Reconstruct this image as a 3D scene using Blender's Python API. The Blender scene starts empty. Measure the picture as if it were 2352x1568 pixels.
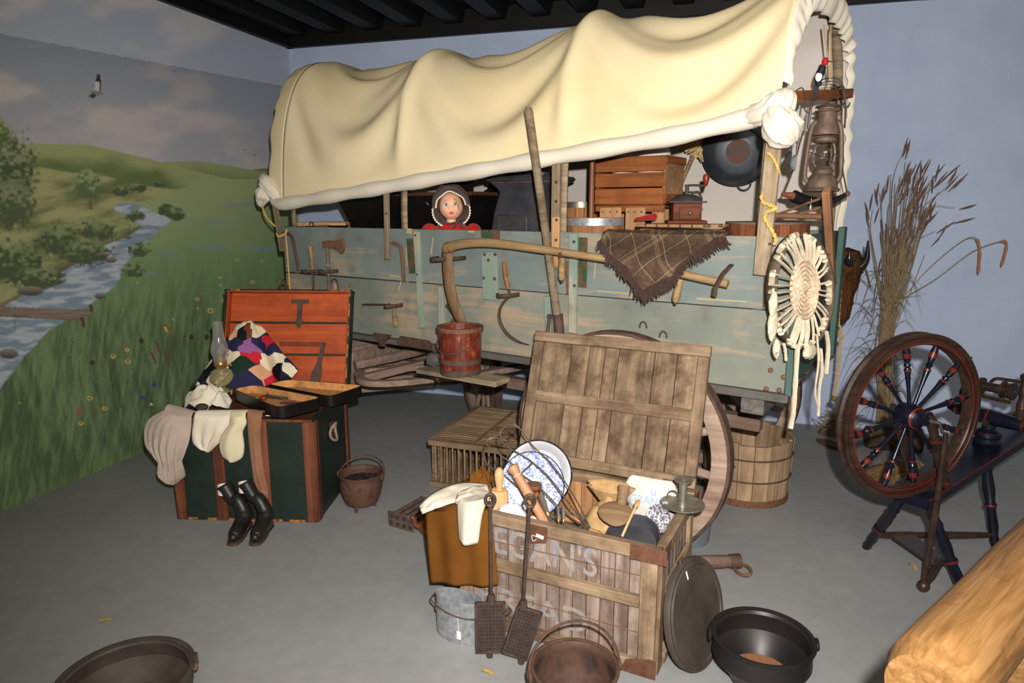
import bpy, math, random
import numpy as np
from mathutils import Matrix, Vector, noise
random.seed(7); np.random.seed(7)
PI = math.pi
scn = bpy.context.scene
COL = scn.collection

# ------------------------------------------------------------------ camera
CAM_H = 1.65
PITCH = math.atan(304.0 / 1568.0)
cam_d = bpy.data.cameras.new('camera'); cam_o = bpy.data.objects.new('camera', cam_d)
COL.objects.link(cam_o)
cam_d.sensor_width = 36.0; cam_d.lens = 24.0; cam_d.clip_start = 0.02
cam_o.location = (0, 0, CAM_H); cam_o.rotation_euler = (PI / 2 - PITCH, 0, 0)
scn.camera = cam_o

# ------------------------------------------------------------------ world, lamps, exposure
wd_ = bpy.data.worlds.new('museum_air'); scn.world = wd_; wd_.use_nodes = True
wd_.node_tree.nodes['Background'].inputs[0].default_value = (1.0, 0.90, 0.74, 1)
wd_.node_tree.nodes['Background'].inputs[1].default_value = 0.13

def lamp(name, kind, loc, target, energy, color, **kw):
    l = bpy.data.lights.new(name, kind); l.energy = energy; l.color = color
    for k, v in kw.items(): setattr(l, k, v)
    o = bpy.data.objects.new(name, l); COL.objects.link(o); o.location = loc
    o.rotation_euler = (Vector(target) - Vector(loc)).to_track_quat('-Z', 'Y').to_euler()
    return o
# the photographer's flash, a hand's breadth up and right of the lens
lamp('camera_flash', 'SPOT', (0.07, -0.03, 1.80), (0.50, 3.0, 1.16), 640, (1.0, 0.975, 0.95),
     spot_size=math.radians(118), spot_blend=0.9, shadow_soft_size=0.022)
# the hall's own warm ceiling lights behind and above the visitor
lamp('hall_ceiling_light', 'AREA', (0.6, -0.4, 3.0), (0.8, 3.2, 0.3), 62, (1.0, 0.87, 0.68), shape='RECTANGLE', size=2.4, size_y=1.0)

scn.view_settings.view_transform = 'Standard'; scn.view_settings.look = 'None'
scn.view_settings.gamma = 1.0; scn.view_settings.use_curve_mapping = False
scn.view_settings.exposure = 0.0

# ------------------------------------------------------------------ pixels of the photograph -> points of the place
def ray(px, py):
    u = (px - 1176.0) / 1568.0; v = -(py - 784.0) / 1568.0
    c, s = math.cos(PITCH), math.sin(PITCH)
    return Vector((u, v * s + c, v * c - s))
CAMP = Vector((0, 0, CAM_H))
def gz(px, py, z=0.0):                       # where the ray meets the level z
    d = ray(px, py); return CAMP + d * ((z - CAM_H) / d.z)
def onplane(px, py, p0, n):
    d = ray(px, py); n = Vector(n); return CAMP + d * ((Vector(p0) - CAMP).dot(n) / d.dot(n))
# wagon frame: x to the tail (right end), y across and away from the camera, z up
WX = Vector((0.8275, -0.5615, 0)); WY = Vector((0.5615, 0.8275, 0)); WO = Vector((0, 3.6, 0)); ZUP = Vector((0, 0, 1))
WM = Matrix(((WX.x, WY.x, 0, WO.x), (WX.y, WY.y, 0, WO.y), (0, 0, 1, 0), (0, 0, 0, 1)))
def wp(px, py, v):                            # pixel -> wagon coords on the upright plane y = v
    P = onplane(px, py, WO + WY * v, WY); q = P - WO
    return Vector((q.dot(WX), v, P.z))
def wx(px, py, x):                            # ... on the cross plane x
    P = onplane(px, py, WO + WX * x, WX); q = P - WO
    return Vector((x, q.dot(WY), P.z))
def W(x, y, z): return WO + WX * x + WY * y + ZUP * z

# ------------------------------------------------------------------ colours and procedural materials
def C(r, g, b, k=1.0):
    f = lambda x: ((x / 255.0 + 0.055) / 1.055) ** 2.4 if x > 10 else x / 255.0 / 12.92
    return (f(r) * k, f(g) * k, f(b) * k, 1.0)

class NT:
    def __init__(s, name):
        s.m = bpy.data.materials.new(name); s.m.use_nodes = True
        s.t = s.m.node_tree; s.n = s.t.nodes; s.b = s.n['Principled BSDF']
    def node(s, kind, **kw):
        o = s.n.new(kind)
        for k, v in kw.items(): setattr(o, k, v)
        return o
    def link(s, a, b): s.t.links.new(a, b)
    def coords(s, scale=(1, 1, 1), rnd=True):
        tc = s.node('ShaderNodeTexCoord'); out = tc.outputs['Object']
        if rnd:
            oi = s.node('ShaderNodeObjectInfo'); mu = s.node('ShaderNodeMath', operation='MULTIPLY')
            mu.inputs[1].default_value = 37.0; s.link(oi.outputs['Random'], mu.inputs[0])
            ad = s.node('ShaderNodeVectorMath', operation='ADD')
            s.link(out, ad.inputs[0]); s.link(mu.outputs[0], ad.inputs[1]); out = ad.outputs[0]
        mp = s.node('ShaderNodeMapping'); mp.inputs['Scale'].default_value = scale
        s.link(out, mp.inputs[0]); return mp.outputs[0]
    def noise(s, vec, scale, detail=4, rough=0.6, dist=0.0):
        o = s.node('ShaderNodeTexNoise'); o.inputs['Scale'].default_value = scale
        o.inputs['Detail'].default_value = detail; o.inputs['Roughness'].default_value = rough
        o.inputs['Distortion'].default_value = dist
        s.link(vec, o.inputs['Vector']); return o.outputs['Fac']
    def ramp(s, fac, stops):
        o = s.node('ShaderNodeValToRGB'); e = o.color_ramp.elements
        while len(e) < len(stops): e.new(0.5)
        for i, (p, c) in enumerate(stops): e[i].position = p; e[i].color = c
        s.link(fac, o.inputs[0]); return o.outputs[0]
    def mix(s, fac, a, b, mode='MIX'):
        o = s.node('ShaderNodeMix', data_type='RGBA', blend_type=mode)
        for sock, v in ((o.inputs[0], fac), (o.inputs[6], a), (o.inputs[7], b)):
            if isinstance(v, (int, float)): sock.default_value = v
            elif isinstance(v, tuple): sock.default_value = v
            else: s.link(v, sock)
        return o.outputs[2]
    def tint(s, col, amt=0.25):               # each piece a little lighter or darker than its neighbour
        oi = s.node('ShaderNodeObjectInfo'); mr = s.node('ShaderNodeMapRange')
        mr.inputs[3].default_value = 1 - amt; mr.inputs[4].default_value = 1 + amt
        s.link(oi.outputs['Random'], mr.inputs[0])
        o = s.node('ShaderNodeMix', data_type='RGBA', blend_type='MULTIPLY'); o.inputs[0].default_value = 1.0
        s.link(col, o.inputs[6]); s.link(mr.outputs[0], o.inputs[7]); return o.outputs[2]
    def bump(s, fac, strength, dist=0.003):
        o = s.node('ShaderNodeBump'); o.inputs['Strength'].default_value = strength; o.inputs['Distance'].default_value = dist
        s.link(fac, o.inputs['Height']); s.link(o.outputs[0], s.b.inputs['Normal'])
    def fin(s, col, rough=0.7, metal=0.0, spec=0.3):
        if isinstance(col, tuple): s.b.inputs['Base Color'].default_value = col
        else: s.link(col, s.b.inputs['Base Color'])
        s.b.inputs['Roughness'].default_value = rough; s.b.inputs['Metallic'].default_value = metal
        s.b.inputs['Specular IOR Level'].default_value = spec
        return s.m

def wood(name, dark, light, stain=None, axis=0, rough=0.75, grain=26, bump=0.35, tint=0.2, stain_amt=0.5, stain_scale=5, spec=0.25):
    n = NT(name); sc = [grain] * 3; sc[axis] = grain * 0.06
    v = n.coords(tuple(sc)); f = n.noise(v, 1.0, 6, 0.65, 0.6)
    col = n.ramp(f, [(0.33, dark), (0.64, light)])
    if stain:
        f2 = n.noise(n.coords((1.0,) * 3), stain_scale, 5, 0.65)
        m = n.ramp(f2, [(0.42, (0, 0, 0, 1)), (0.66, (stain_amt,) * 3 + (1,))])
        col = n.mix(m, col, stain)
    if tint: col = n.tint(col, tint)
    n.bump(f, bump); return n.fin(col, rough, 0, spec)

def plain(name, a, b=None, scale=20, rough=0.7, metal=0.0, bump=0.0, lo=0.3, hi=0.7, tint=0.0, spec=0.3, dist=0.002, detail=4, c=None):
    n = NT(name)
    if b is None:
        return n.fin(a, rough, metal, spec)
    f = n.noise(n.coords((1,) * 3), scale, detail, 0.6)
    col = n.ramp(f, [(lo, a), (hi, b)] if c is None else [(lo, a), ((lo + hi) / 2, b), (hi, c)])
    if tint: col = n.tint(col, tint)
    if bump: n.bump(f, bump, dist)
    return n.fin(col, rough, metal, spec)

def cloth(name, a, b, weave=900, scale=9, bump=0.15, rough=0.95, tint=0.0):
    n = NT(name); v = n.coords((1,) * 3)
    f = n.noise(v, scale, 4, 0.6); col = n.ramp(f, [(0.3, a), (0.7, b)])
    if tint: col = n.tint(col, tint)
    n.bump(n.noise(v, weave, 1, 0.5), bump, 0.001)
    n.b.inputs['Sheen Weight'].default_value = 0.15
    return n.fin(col, rough, 0, 0.1)

# ------------------------------------------------------------------ mesh helpers
class MB:
    def __init__(s): s.v = []; s.f = []
    def pt(s, p, M=None):
        p = Vector(p); s.v.append(tuple(M @ p if M else p)); return len(s.v) - 1
    def box(s, c, size, bev=0.003, M=None):
        hx, hy, hz = (x / 2 for x in size); h = (hx, hy, hz); c = Vector(c)
        bev = min(bev, 0.45 * min(size)); ix = {}
        sg = (-1, 1)
        if bev <= 0:
            for a in sg:
                for b in sg:
                    for d in sg: ix[a, b, d] = s.pt(c + Vector((a * hx, b * hy, d * hz)), M)
            for k in range(3):
                i, j = (k + 1) % 3, (k + 2) % 3
                for t in sg:
                    q = []
                    for (a, b) in ((-1, -1), (1, -1), (1, 1), (-1, 1)):
                        key = [0, 0, 0]; key[k] = t; key[i] = a; key[j] = b; q.append(ix[tuple(key)])
                    s.f.append(q)
            return s
        for a in sg:
            for b in sg:
                for d in sg:
                    S = (a, b, d)
                    for k in range(3):
                        p = [S[t] * (h[t] if t == k else h[t] - bev) for t in range(3)]
                        ix[a, b, d, k] = s.pt(c + Vector(p), M)
        for k in range(3):
            i, j = (k + 1) % 3, (k + 2) % 3
            def key(t, a, b, ax):
                q = [0, 0, 0]; q[k] = t; q[i] = a; q[j] = b; return ix[q[0], q[1], q[2], ax]
            for t in sg: s.f.append([key(t, a, b, k) for (a, b) in ((-1, -1), (1, -1), (1, 1), (-1, 1))])
            for a in sg:
                for b in sg: s.f.append([key(-1, a, b, i), key(1, a, b, i), key(1, a, b, j), key(-1, a, b, j)])
        for a in sg:
            for b in sg:
                for d in sg: s.f.append([ix[a, b, d, k] for k in range(3)])
        return s
    def tube(s, pts, r, n=8, closed=False, cap=True, M=None, flat=1.0):
        P = [Vector(p) for p in pts]; N = len(P)
        R = list(r) if isinstance(r, (list, tuple)) else [r] * N
        T = []
        for i in range(N):
            a = P[(i - 1) % N] if (closed or i > 0) else P[i]; b = P[(i + 1) % N] if (closed or i < N - 1) else P[i]
            t = (b - a); T.append(t.normalized() if t.length > 1e-9 else Vector((0, 0, 1)))
        up = Vector((0, 0, 1)) if abs(T[0].z) < 0.9 else Vector((1, 0, 0))
        x = T[0].cross(up).normalized(); rings = []
        for i in range(N):
            x = (x - T[i] * x.dot(T[i])); x = x.normalized() if x.length > 1e-6 else T[i].orthogonal().normalized()
            y = T[i].cross(x); ring = []
            for k in range(n):
                an = 2 * PI * k / n
                ring.append(s.pt(P[i] + (x * math.cos(an) + y * math.sin(an) * flat) * R[i], M))
            rings.append(ring)
        for i in range(N if closed else N - 1):
            A, Bq = rings[i], rings[(i + 1) % N]
            for k in range(n): s.f.append([A[k], A[(k + 1) % n], Bq[(k + 1) % n], Bq[k]])
        if cap and not closed: s.f.append(rings[0][::-1]); s.f.append(rings[-1])
        return s
    def rod(s, a, b, r0, r1=None, n=10, M=None): return s.tube([a, b], [r0, r0 if r1 is None else r1], n, M=M)
    def lathe(s, prof, n=24, M=None, a0=0.0, a1=2 * PI, sx=1.0, sy=1.0, jit=0.0):
        full = abs(a1 - a0 - 2 * PI) < 1e-6; m = n if full else n + 1; rings = []
        for (r, z) in prof:
            if r < 1e-6: rings.append([s.pt((0, 0, z), M)]); continue
            rings.append([s.pt((r * sx * math.cos(a0 + (a1 - a0) * k / n), r * sy * math.sin(a0 + (a1 - a0) * k / n), z), M) for k in range(m)])
        for A, Bq in zip(rings, rings[1:]):
            for k in range(n):
                k2 = (k + 1) % m
                if len(A) == 1 and len(Bq) == 1: continue
                if len(A) == 1: s.f.append([A[0], Bq[k2], Bq[k]])
                elif len(Bq) == 1: s.f.append([A[k], A[k2], Bq[0]])
                else: s.f.append([A[k], A[k2], Bq[k2], Bq[k]])
        return s
    def grid(s, fn, nu, nv, wu_=False, wv_=False):
        mu, mv = (nu if wu_ else nu + 1), (nv if wv_ else nv + 1); ix = []
        for i in range(mu):
            ix.append([s.pt(fn(i / nu, j / nv)) for j in range(mv)])
        for i in range(nu):
            for j in range(nv):
                s.f.append([ix[i][j], ix[(i + 1) % mu][j], ix[(i + 1) % mu][(j + 1) % mv], ix[i][(j + 1) % mv]])
        return s
    def prism(s, poly, z0, z1, M=None):
        a = [s.pt((x, y, z0), M) for x, y in poly]; b = [s.pt((x, y, z1), M) for x, y in poly]; n = len(poly)
        s.f.append(a[::-1]); s.f.append(b)
        for i in range(n): s.f.append([a[i], a[(i + 1) % n], b[(i + 1) % n], b[i]])
        return s
    def ball(s, c, r, n=12, m=8, M=None, sz=None):
        c = Vector(c); r3 = (r, r, r) if isinstance(r, (int, float)) else r
        rings = []
        for i in range(m + 1):
            th = PI * i / m
            if i in (0, m): rings.append([s.pt(c + Vector((0, 0, r3[2] * math.cos(th))), M)]); continue
            rings.append([s.pt(c + Vector((r3[0] * math.sin(th) * math.cos(2 * PI * k / n), r3[1] * math.sin(th) * math.sin(2 * PI * k / n), r3[2] * math.cos(th))), M) for k in range(n)])
        for A, Bq in zip(rings, rings[1:]):
            for k in range(n):
                if len(A) == 1: s.f.append([A[0], Bq[k], Bq[(k + 1) % n]])
                elif len(Bq) == 1: s.f.append([A[k], Bq[0], A[(k + 1) % n]])
                else: s.f.append([A[k], Bq[k], Bq[(k + 1) % n], A[(k + 1) % n]])
        return s
    def mesh(s, name, smooth=True, angle=38):
        me = bpy.data.meshes.new(name); me.from_pydata(s.v, [], s.f)
        import bmesh
        bm = bmesh.new(); bm.from_mesh(me); bmesh.ops.recalc_face_normals(bm, faces=bm.faces); bm.to_mesh(me); bm.free()
        if smooth:
            me.polygons.foreach_set('use_smooth', [True] * len(me.polygons))
            me.set_sharp_from_angle(angle=math.radians(angle))
        return me

def tag(o, label=None, cat=None, group=None, kind=None):
    if label: o['label'] = label
    if cat: o['category'] = cat
    if group: o['group'] = group
    if kind: o['kind'] = kind
    return o

def thing(name, label, cat, loc=(0, 0, 0), M=None, group=None):
    o = bpy.data.objects.new(name, None); COL.objects.link(o)
    o.empty_display_size = 0.05
    o.matrix_world = M if M is not None else Matrix.Translation(Vector(loc))
    return tag(o, label, cat, group)

def obj(name, mb, mat, parent=None, M=None, thick=0, sub=0, smooth=True, angle=38, bevel=0, off=0.0, label=None, solid_rim=True):
    me = mb if isinstance(mb, bpy.types.Mesh) else mb.mesh(name, smooth, angle)
    if not me.materials: me.materials.append(mat)
    o = bpy.data.objects.new(name, me); COL.objects.link(o)
    if parent is not None: o.parent = parent
    if M is not None: o.matrix_basis = M
    if thick:
        md = o.modifiers.new('thickness', 'SOLIDIFY'); md.thickness = thick; md.offset = off
    if sub:
        md = o.modifiers.new('subdivision', 'SUBSURF'); md.levels = sub; md.render_levels = sub
    if label: o['label'] = label
    return o

def frame(origin, x, z=None, y=None):         # matrix with local X along x, Z near z (or Y along y)
    x = Vector(x).normalized()
    if y is not None:
        y = Vector(y); y = (y - x * y.dot(x)).normalized(); z = x.cross(y)
    else:
        z = Vector(z if z is not None else (0, 0, 1)); z = (z - x * z.dot(x)).normalized(); y = z.cross(x)
    o = Vector(origin)
    return Matrix(((x.x, y.x, z.x, o.x), (x.y, y.y, z.y, o.y), (x.z, y.z, z.z, o.z), (0, 0, 0, 1)))

def plank(name, a, b, w, t, mat, parent=None, zdir=(0, 0, 1), bev=0.003, label=None):
    # a board from a to b; width w across (local Y), thickness t along zdir
    a, b = Vector(a), Vector(b); L = (b - a).length
    return obj(name, MB().box((L / 2, 0, 0), (L, w, t), bev), mat, parent, frame(a, b - a, zdir), label=label)

def rotz(a): return Matrix.Rotation(a, 4, 'Z')
def T(*p): return Matrix.Translation(Vector(p))
def n2(x, y=0.0, z=0.0): return noise.noise(Vector((x, y, z)))
def smooth01(t): t = max(0.0, min(1.0, t)); return t * t * (3 - 2 * t)
def lerp(a, b, t): return a + (b - a) * t
def interp(xs, ys, x):
    return float(np.interp(x, xs, ys))
def bez(pts, n):                               # Catmull-Rom through pts
    P = [Vector(p) for p in pts]; P = [P[0] * 2 - P[1]] + P + [P[-1] * 2 - P[-2]]; out = []
    segs = len(P) - 3
    for i in range(n + 1):
        t = i / n * segs; k = min(int(t), segs - 1); t -= k
        p0, p1, p2, p3 = P[k:k + 4]
        out.append(0.5 * ((2 * p1) + (p2 - p0) * t + (2 * p0 - 5 * p1 + 4 * p2 - p3) * t * t + (3 * p1 - p0 - 3 * p2 + p3) * t ** 3))
    return out
def text_mesh(txt, size, ext=0.0006, off=0.0, spacing=1.0):
    cu = bpy.data.curves.new('lettering', 'FONT'); cu.body = txt; cu.size = size; cu.extrude = ext; cu.offset = off
    cu.space_character = spacing; cu.resolution_u = 4
    o = bpy.data.objects.new('lettering_tmp', cu); COL.objects.link(o)
    dg = bpy.context.evaluated_depsgraph_get()
    me = bpy.data.meshes.new_from_object(o.evaluated_get(dg)); me.materials.clear()
    bpy.data.objects.remove(o); return me

# ------------------------------------------------------------------ shared materials
m_iron = plain('cast_iron', C(52, 48, 46), C(78, 70, 66), 14, 0.6, 0.25, 0.25, dist=0.003)
m_rust = plain('rusty_iron', C(92, 60, 42), C(122, 86, 62), 18, 0.75, 0.15, 0.3, c=C(76, 54, 44))
m_darkrust = plain('dark_rusty_iron', C(70, 52, 44), C(98, 76, 64), 22, 0.7, 0.2, 0.25)
m_black = plain('black_lacquer', C(16, 14, 14), C(26, 22, 20), 8, 0.35, 0, 0.03)
m_tin = plain('dull_tin', C(120, 116, 104), C(160, 154, 138), 25, 0.42, 0.7, 0.06)
m_galv = plain('galvanised_steel', C(140, 144, 148), C(188, 190, 192), 45, 0.45, 0.55, 0.05)
m_steel = plain('old_steel', C(96, 92, 88), C(140, 134, 126), 20, 0.4, 0.7, 0.05)
m_rope = plain('yellow_rope', C(196, 148, 66), C(232, 190, 110), 120, 0.9, 0, 0.3)
m_string = plain('white_string', C(226, 222, 212))
m_paper = plain('paper_tag', C(238, 232, 216))
m_leather = plain('dark_leather', C(58, 44, 36), C(84, 64, 50), 20, 0.7, 0, 0.2)
m_weather = wood('weathered_wood', C(104, 88, 70), C(162, 142, 114), C(80, 66, 52), stain_amt=0.5)
m_tool = wood('tool_handle_wood', C(124, 98, 66), C(168, 138, 98), C(98, 74, 50), stain_amt=0.4)
m_pale = wood('pale_planed_wood', C(170, 126, 82), C(206, 164, 116), C(138, 92, 56), stain_amt=0.4)

# ================================================================== THE ROOM
CORNER = Vector((-1.97, 6.41, 0)); BX = Vector((0.957, -0.290, 0)); LX = Vector((-0.290, -0.957, 0))   # along back wall to the right; along mural wall to the camera
CEIL = 3.10
n = NT('painted_concrete'); v = n.coords((1,) * 3, False)
f1 = n.noise(v, 1.6, 5, 0.6); f2 = n.noise(v, 14, 4, 0.65)
col = n.mix(0.35, n.ramp(f1, [(0.3, C(134, 134, 133)), (0.7, C(150, 150, 148))]), n.ramp(f2, [(0.35, C(132, 132, 131)), (0.65, C(150, 150, 148))]))
sp = n.ramp(n.noise(v, 70, 2, 0.5), [(0.70, (0, 0, 0, 1)), (0.78, (0.22,) * 3 + (1,))])
col = n.mix(sp, col, C(120, 104, 84))
n.bump(n.noise(v, 160, 2), 0.04, 0.001)
m_floor = n.fin(col, 0.62, 0, 0.25)
fl = MB(); fl.box((1.0, 2.6, -0.05), (11.0, 9.6, 0.1), 0)
tag(obj('floor', fl, m_floor, smooth=False), 'smooth grey painted concrete floor of the exhibit', kind='structure')

# back wall: pale blue painted block, faint courses
n = NT('blue_painted_block'); tc = n.coords((1,) * 3, False)
br = n.node('ShaderNodeTexBrick'); br.inputs['Scale'].default_value = 1.0; br.inputs['Brick Width'].default_value = 0.41
br.inputs['Row Height'].default_value = 0.205; br.inputs['Mortar Size'].default_value = 0.004; br.inputs['Mortar Smooth'].default_value = 0.5
sx = n.node('ShaderNodeSeparateXYZ'); cb = n.node('ShaderNodeCombineXYZ')
n.link(tc, sx.inputs[0]); n.link(sx.outputs[0], cb.inputs[0]); n.link(sx.outputs[2], cb.inputs[1]); n.link(cb.outputs[0], br.inputs[0])
fb = n.noise(tc, 2.2, 4); col = n.ramp(fb, [(0.3, C(172, 186, 212)), (0.7, C(186, 198, 222))])
mor = n.node('ShaderNodeMath', operation='MULTIPLY'); mor.inputs[1].default_value = 0.07; n.link(br.outputs['Fac'], mor.inputs[0])
col = n.mix(mor.outputs[0], col, C(140, 154, 184))
bm_ = n.node('ShaderNodeMath', operation='MULTIPLY_ADD'); bm_.inputs[1].default_value = -0.6; n.link(br.outputs['Fac'], bm_.inputs[0]); n.link(n.noise(tc, 90, 2), bm_.inputs[2])
n.bump(bm_.outputs[0], 0.06, 0.003)
m_bluewall = n.fin(col, 0.8, 0, 0.2)
wb = MB(); wb.box((3.6, 0.06, CEIL / 2 + 0.2), (7.4, 0.12, CEIL + 0.4), 0)
tag(obj('wall_back', wb, m_bluewall, None, frame(CORNER, BX), smooth=False), 'pale blue painted block wall behind the wagon', kind='structure')
# thin cable stapled along the top of the back wall, with a painted groove line
wo = frame(CORNER, BX)
cable = MB(); cpts = [wv_ for wv_ in [(0.3, -0.012, 3.04), (1.2, -0.012, 3.055), (2.1, -0.012, 3.06), (2.55, -0.014, 3.085), (3.0, -0.012, 3.095), (4.0, -0.012, 3.08), (5.2, -0.012, 3.03), (6.5, -0.012, 3.02)]]
cable.tube(bez(cpts, 40), 0.006, 6)
tag(obj('cable', cable, plain('grey_cable', C(96, 104, 122)), None, wo), 'thin cable running along the top of the blue wall', 'cable')

# ceiling of black painted steel deck, with its ribs
m_ceil = plain('black_steel_deck', C(11, 11, 10), C(17, 16, 15), 3, 0.55, 0, 0.03)
cl = MB(); cl.box((0, 0, 0.06), (9.5, 8, 0.12), 0)
ceil = tag(obj('ceiling', cl, m_ceil, None, frame(CORNER + BX * 3.0 + LX * 3.4 + ZUP * (CEIL + 0.12), BX), smooth=False), 'black painted steel deck ceiling', kind='structure')
rib = MB(); rib.prism([(-0.10, 0.0), (0.10, 0.0), (0.07, -0.10), (-0.07, -0.10)], -3.6, 3.55, Matrix(((1, 0, 0, 0), (0, 0, 1, 0), (0, 1, 0, 0), (0, 0, 0, 1))))
ribm = rib.mesh('deck_rib', False); ribm.materials.append(m_ceil)
for i in range(15):
    obj('deck_rib', ribm, m_ceil, ceil, T(-2.85 + i * 0.36, 0, 0))
tr = MB(); tr.box((3.6, -0.03, 0.05), (7.3, 0.05, 0.19), 0.004)
tag(obj('trim_1', tr, m_ceil, None, frame(CORNER + ZUP * (CEIL - 0.02), BX)), 'black closure strip along the head of the blue wall', kind='structure')
tr = MB(); tr.box((2.4, 0.03, 0.05), (4.8, 0.05, 0.19), 0.004)
tag(obj('trim_2', tr, m_ceil, None, frame(CORNER + ZUP * (CEIL - 0.02), LX)), 'black closure strip along the head of the mural wall', kind='structure')

# ---------------------------------------------------------------- painted mural on the left wall: flat paint, one colour per point of a fine grid
def proj_px(P):
    q = P - np.array([0, 0, CAM_H]); c, s = math.cos(PITCH), math.sin(PITCH)
    w = q[:, 1] * c - q[:, 2] * s; u = q[:, 1] * s + q[:, 2] * c
    return 1176 + 1568 * q[:, 0] / w, 784 - 1568 * u / w
def vnoise(x, y, seed=0):                      # smooth value noise, numpy
    rs = np.random.RandomState(seed); tab = rs.rand(256, 256)
    xi = np.floor(x).astype(int); yi = np.floor(y).astype(int); xf = x - xi; yf = y - yi
    xf = xf * xf * (3 - 2 * xf); yf = yf * yf * (3 - 2 * yf)
    g = lambda a, b: tab[a % 256, b % 256]
    return (g(xi, yi) * (1 - xf) + g(xi + 1, yi) * xf) * (1 - yf) + (g(xi, yi + 1) * (1 - xf) + g(xi + 1, yi + 1) * xf) * yf
def fbm(x, y, o=4, seed=0):
    t = 0; a = 0.5
    for k in range(o): t = t + a * vnoise(x * 2 ** k, y * 2 ** k, seed + k); a *= 0.5
    return t / (1 - 0.5 ** o)
SL, NZ_, NS_ = 3.35, 560, 590
ss = np.linspace(0, SL, NS_); zz = np.linspace(0, 3.14, NZ_)
S, Z = np.meshgrid(ss, zz, indexing='ij'); S = S.ravel(); Z = Z.ravel()
PW = np.stack([CORNER.x + LX.x * S, CORNER.y + LX.y * S, Z], 1)
X, Y = proj_px(PW)
lin = lambda r, g, b: np.array(C(r, g, b)[:3])
def sst(a, b, x): t = np.clip((x - a) / (b - a), 0, 1); return t * t * (3 - 2 * t)
def over(col, mask, c): mask = np.clip(mask, 0, 1)[:, None]; return col * (1 - mask) + (c if np.ndim(c) == 2 else c[None]) * mask
MC = 1.35
sky0, sky1, skyp = lin(122, 136, 156), lin(150, 150, 158), lin(176, 166, 162)
cl1 = fbm(X / 150 + 3, Y / 70, 5, 11)
col = sky0[None] * (1 - sst(0, 420, Y))[:, None] + sky1[None] * sst(0, 420, Y)[:, None]
col = over(col, 0.85 * sst(0.48, 0.75, cl1), skyp)
seam = 78 + 0.184 * X
col = over(col, 0.35 * (Y < seam) * sst(0, 1, 1 - (seam - Y) / 400), lin(176, 186, 206))
col = over(col, 0.30 * (Y > seam) * (1 - sst(0, 120, Y - seam)), lin(96, 108, 128))
def curve(pts): p = np.array(pts, float); return np.interp(X, p[:, 0], p[:, 1])
h1 = curve([(-400, 345), (0, 335), (80, 330), (200, 332), (260, 345), (370, 372), (480, 400), (560, 418), (700, 430)])
h2 = curve([(-400, 600), (300, 450), (378, 372), (460, 369), (520, 380), (590, 392), (720, 405)])
h3 = curve([(-400, 700), (540, 420), (585, 389), (640, 384), (720, 380)])
tex = fbm(X / 22, Y / 14, 4, 31); tex2 = fbm(X / 90, Y / 40, 4, 41)
def green(a, b, t): return a[None] * (1 - t)[:, None] + b[None] * t[:, None]
hillA = green(lin(88, 106, 42), lin(140, 150, 84), sst(0.3, 0.75, tex2 * 0.6 + 0.5 * (1 - sst(0, 60, Y - h1))))
col = over(col, sst(-1.5, 1.5, Y - h3), green(lin(80, 104, 48), lin(110, 130, 70), tex2))
col = over(col, sst(-1.5, 1.5, Y - h2), green(lin(86, 108, 46), lin(134, 146, 84), 1 - sst(0, 50, Y - h2)))
col = over(col, sst(-1.5, 1.5, Y - h1) * (h1 < h2 + 30), hillA)
# left bank meadow
lb = curve([(-400, 330), (0, 375), (60, 380), (160, 395), (240, 405), (340, 428), (700, 470)]) + 6 * (tex - 0.5)
col = over(col, sst(-3, 3, Y - lb), green(lin(92, 104, 46), lin(150, 150, 88), sst(0.25, 0.7, fbm(X / 60 + Y / 45, Y / 26, 4, 51))))
# right bank meadow
rb = curve([(280, 470), (330, 462), (390, 445), (470, 412), (540, 411), (720, 411)])
near = sst(420, 1050, Y)
stroke = fbm(X / 7 + Y / 60 * 0 + 0.13 * Y / 7, Y / 46, 4, 61); stroke2 = fbm(X / 16 - 0.25 * Y / 16, Y / 90, 3, 71)
mead = green(lin(140, 152, 92), lin(104, 138, 76), sst(420, 640, Y + 60 * (tex2 - 0.5)))
deep = green(lin(62, 84, 42), lin(100, 128, 72), sst(0.25, 0.8, 0.6 * stroke + 0.5 * stroke2 - 0.14 * sst(800, 1150, Y)))
mead = mead * (1 - sst(520, 800, Y))[:, None] + deep * sst(520, 800, Y)[:, None]
left_edge = curve([(-300, 1060), (-120, 960), (0, 880), (60, 800), (110, 740), (180, 680), (240, 640), (290, 560), (330, 520), (360, 500), (380, 480)])
rmask = np.where(X > 380, Y > rb, np.where(X > 285, (Y > left_edge) | (Y > rb) & (X > 300), Y > left_edge))
# river
rl = np.array([(455, 375), (470, 270), (480, 262), (500, 300), (520, 330), (545, 290), (560, 250), (600, 180), (640, 120), (690, 30), (740, -60), (900, -300), (1200, -400)], float)
rr = np.array([(425, 368), (440, 340), (462, 300), (478, 330), (500, 392), (520, 375), (560, 330), (600, 290), (650, 270), (700, 205), (760, 110), (820, 52), (890, 0), (980, -120), (1200, -300)], float)
RLx = np.interp(Y, rl[:, 0], rl[:, 1]); rr = rr[np.argsort(rr[:, 0])]; RRx = np.interp(Y, rr[:, 0], rr[:, 1])
col = over(col, rmask * 1.0, mead)
wob = 8 * (fbm(X / 30, Y / 12, 3, 81) - 0.5)
riv = sst(-4, 2, X + wob - RLx) * sst(-6, 2, RRx + wob - X) * (Y > 432)
bank = sst(-26, -4, X + wob - RLx) * (X < RLx + 6) * (Y > 520) * (Y < 730)
col = over(col, 0.8 * bank, lin(84, 60, 44))
wat = green(lin(104, 128, 146), lin(156, 166, 176), sst(0.35, 0.7, fbm(X / 40 + 0.6 * Y / 20, Y / 9, 4, 91)))
col = over(col, riv, wat)
rng = random.Random(5)
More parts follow.
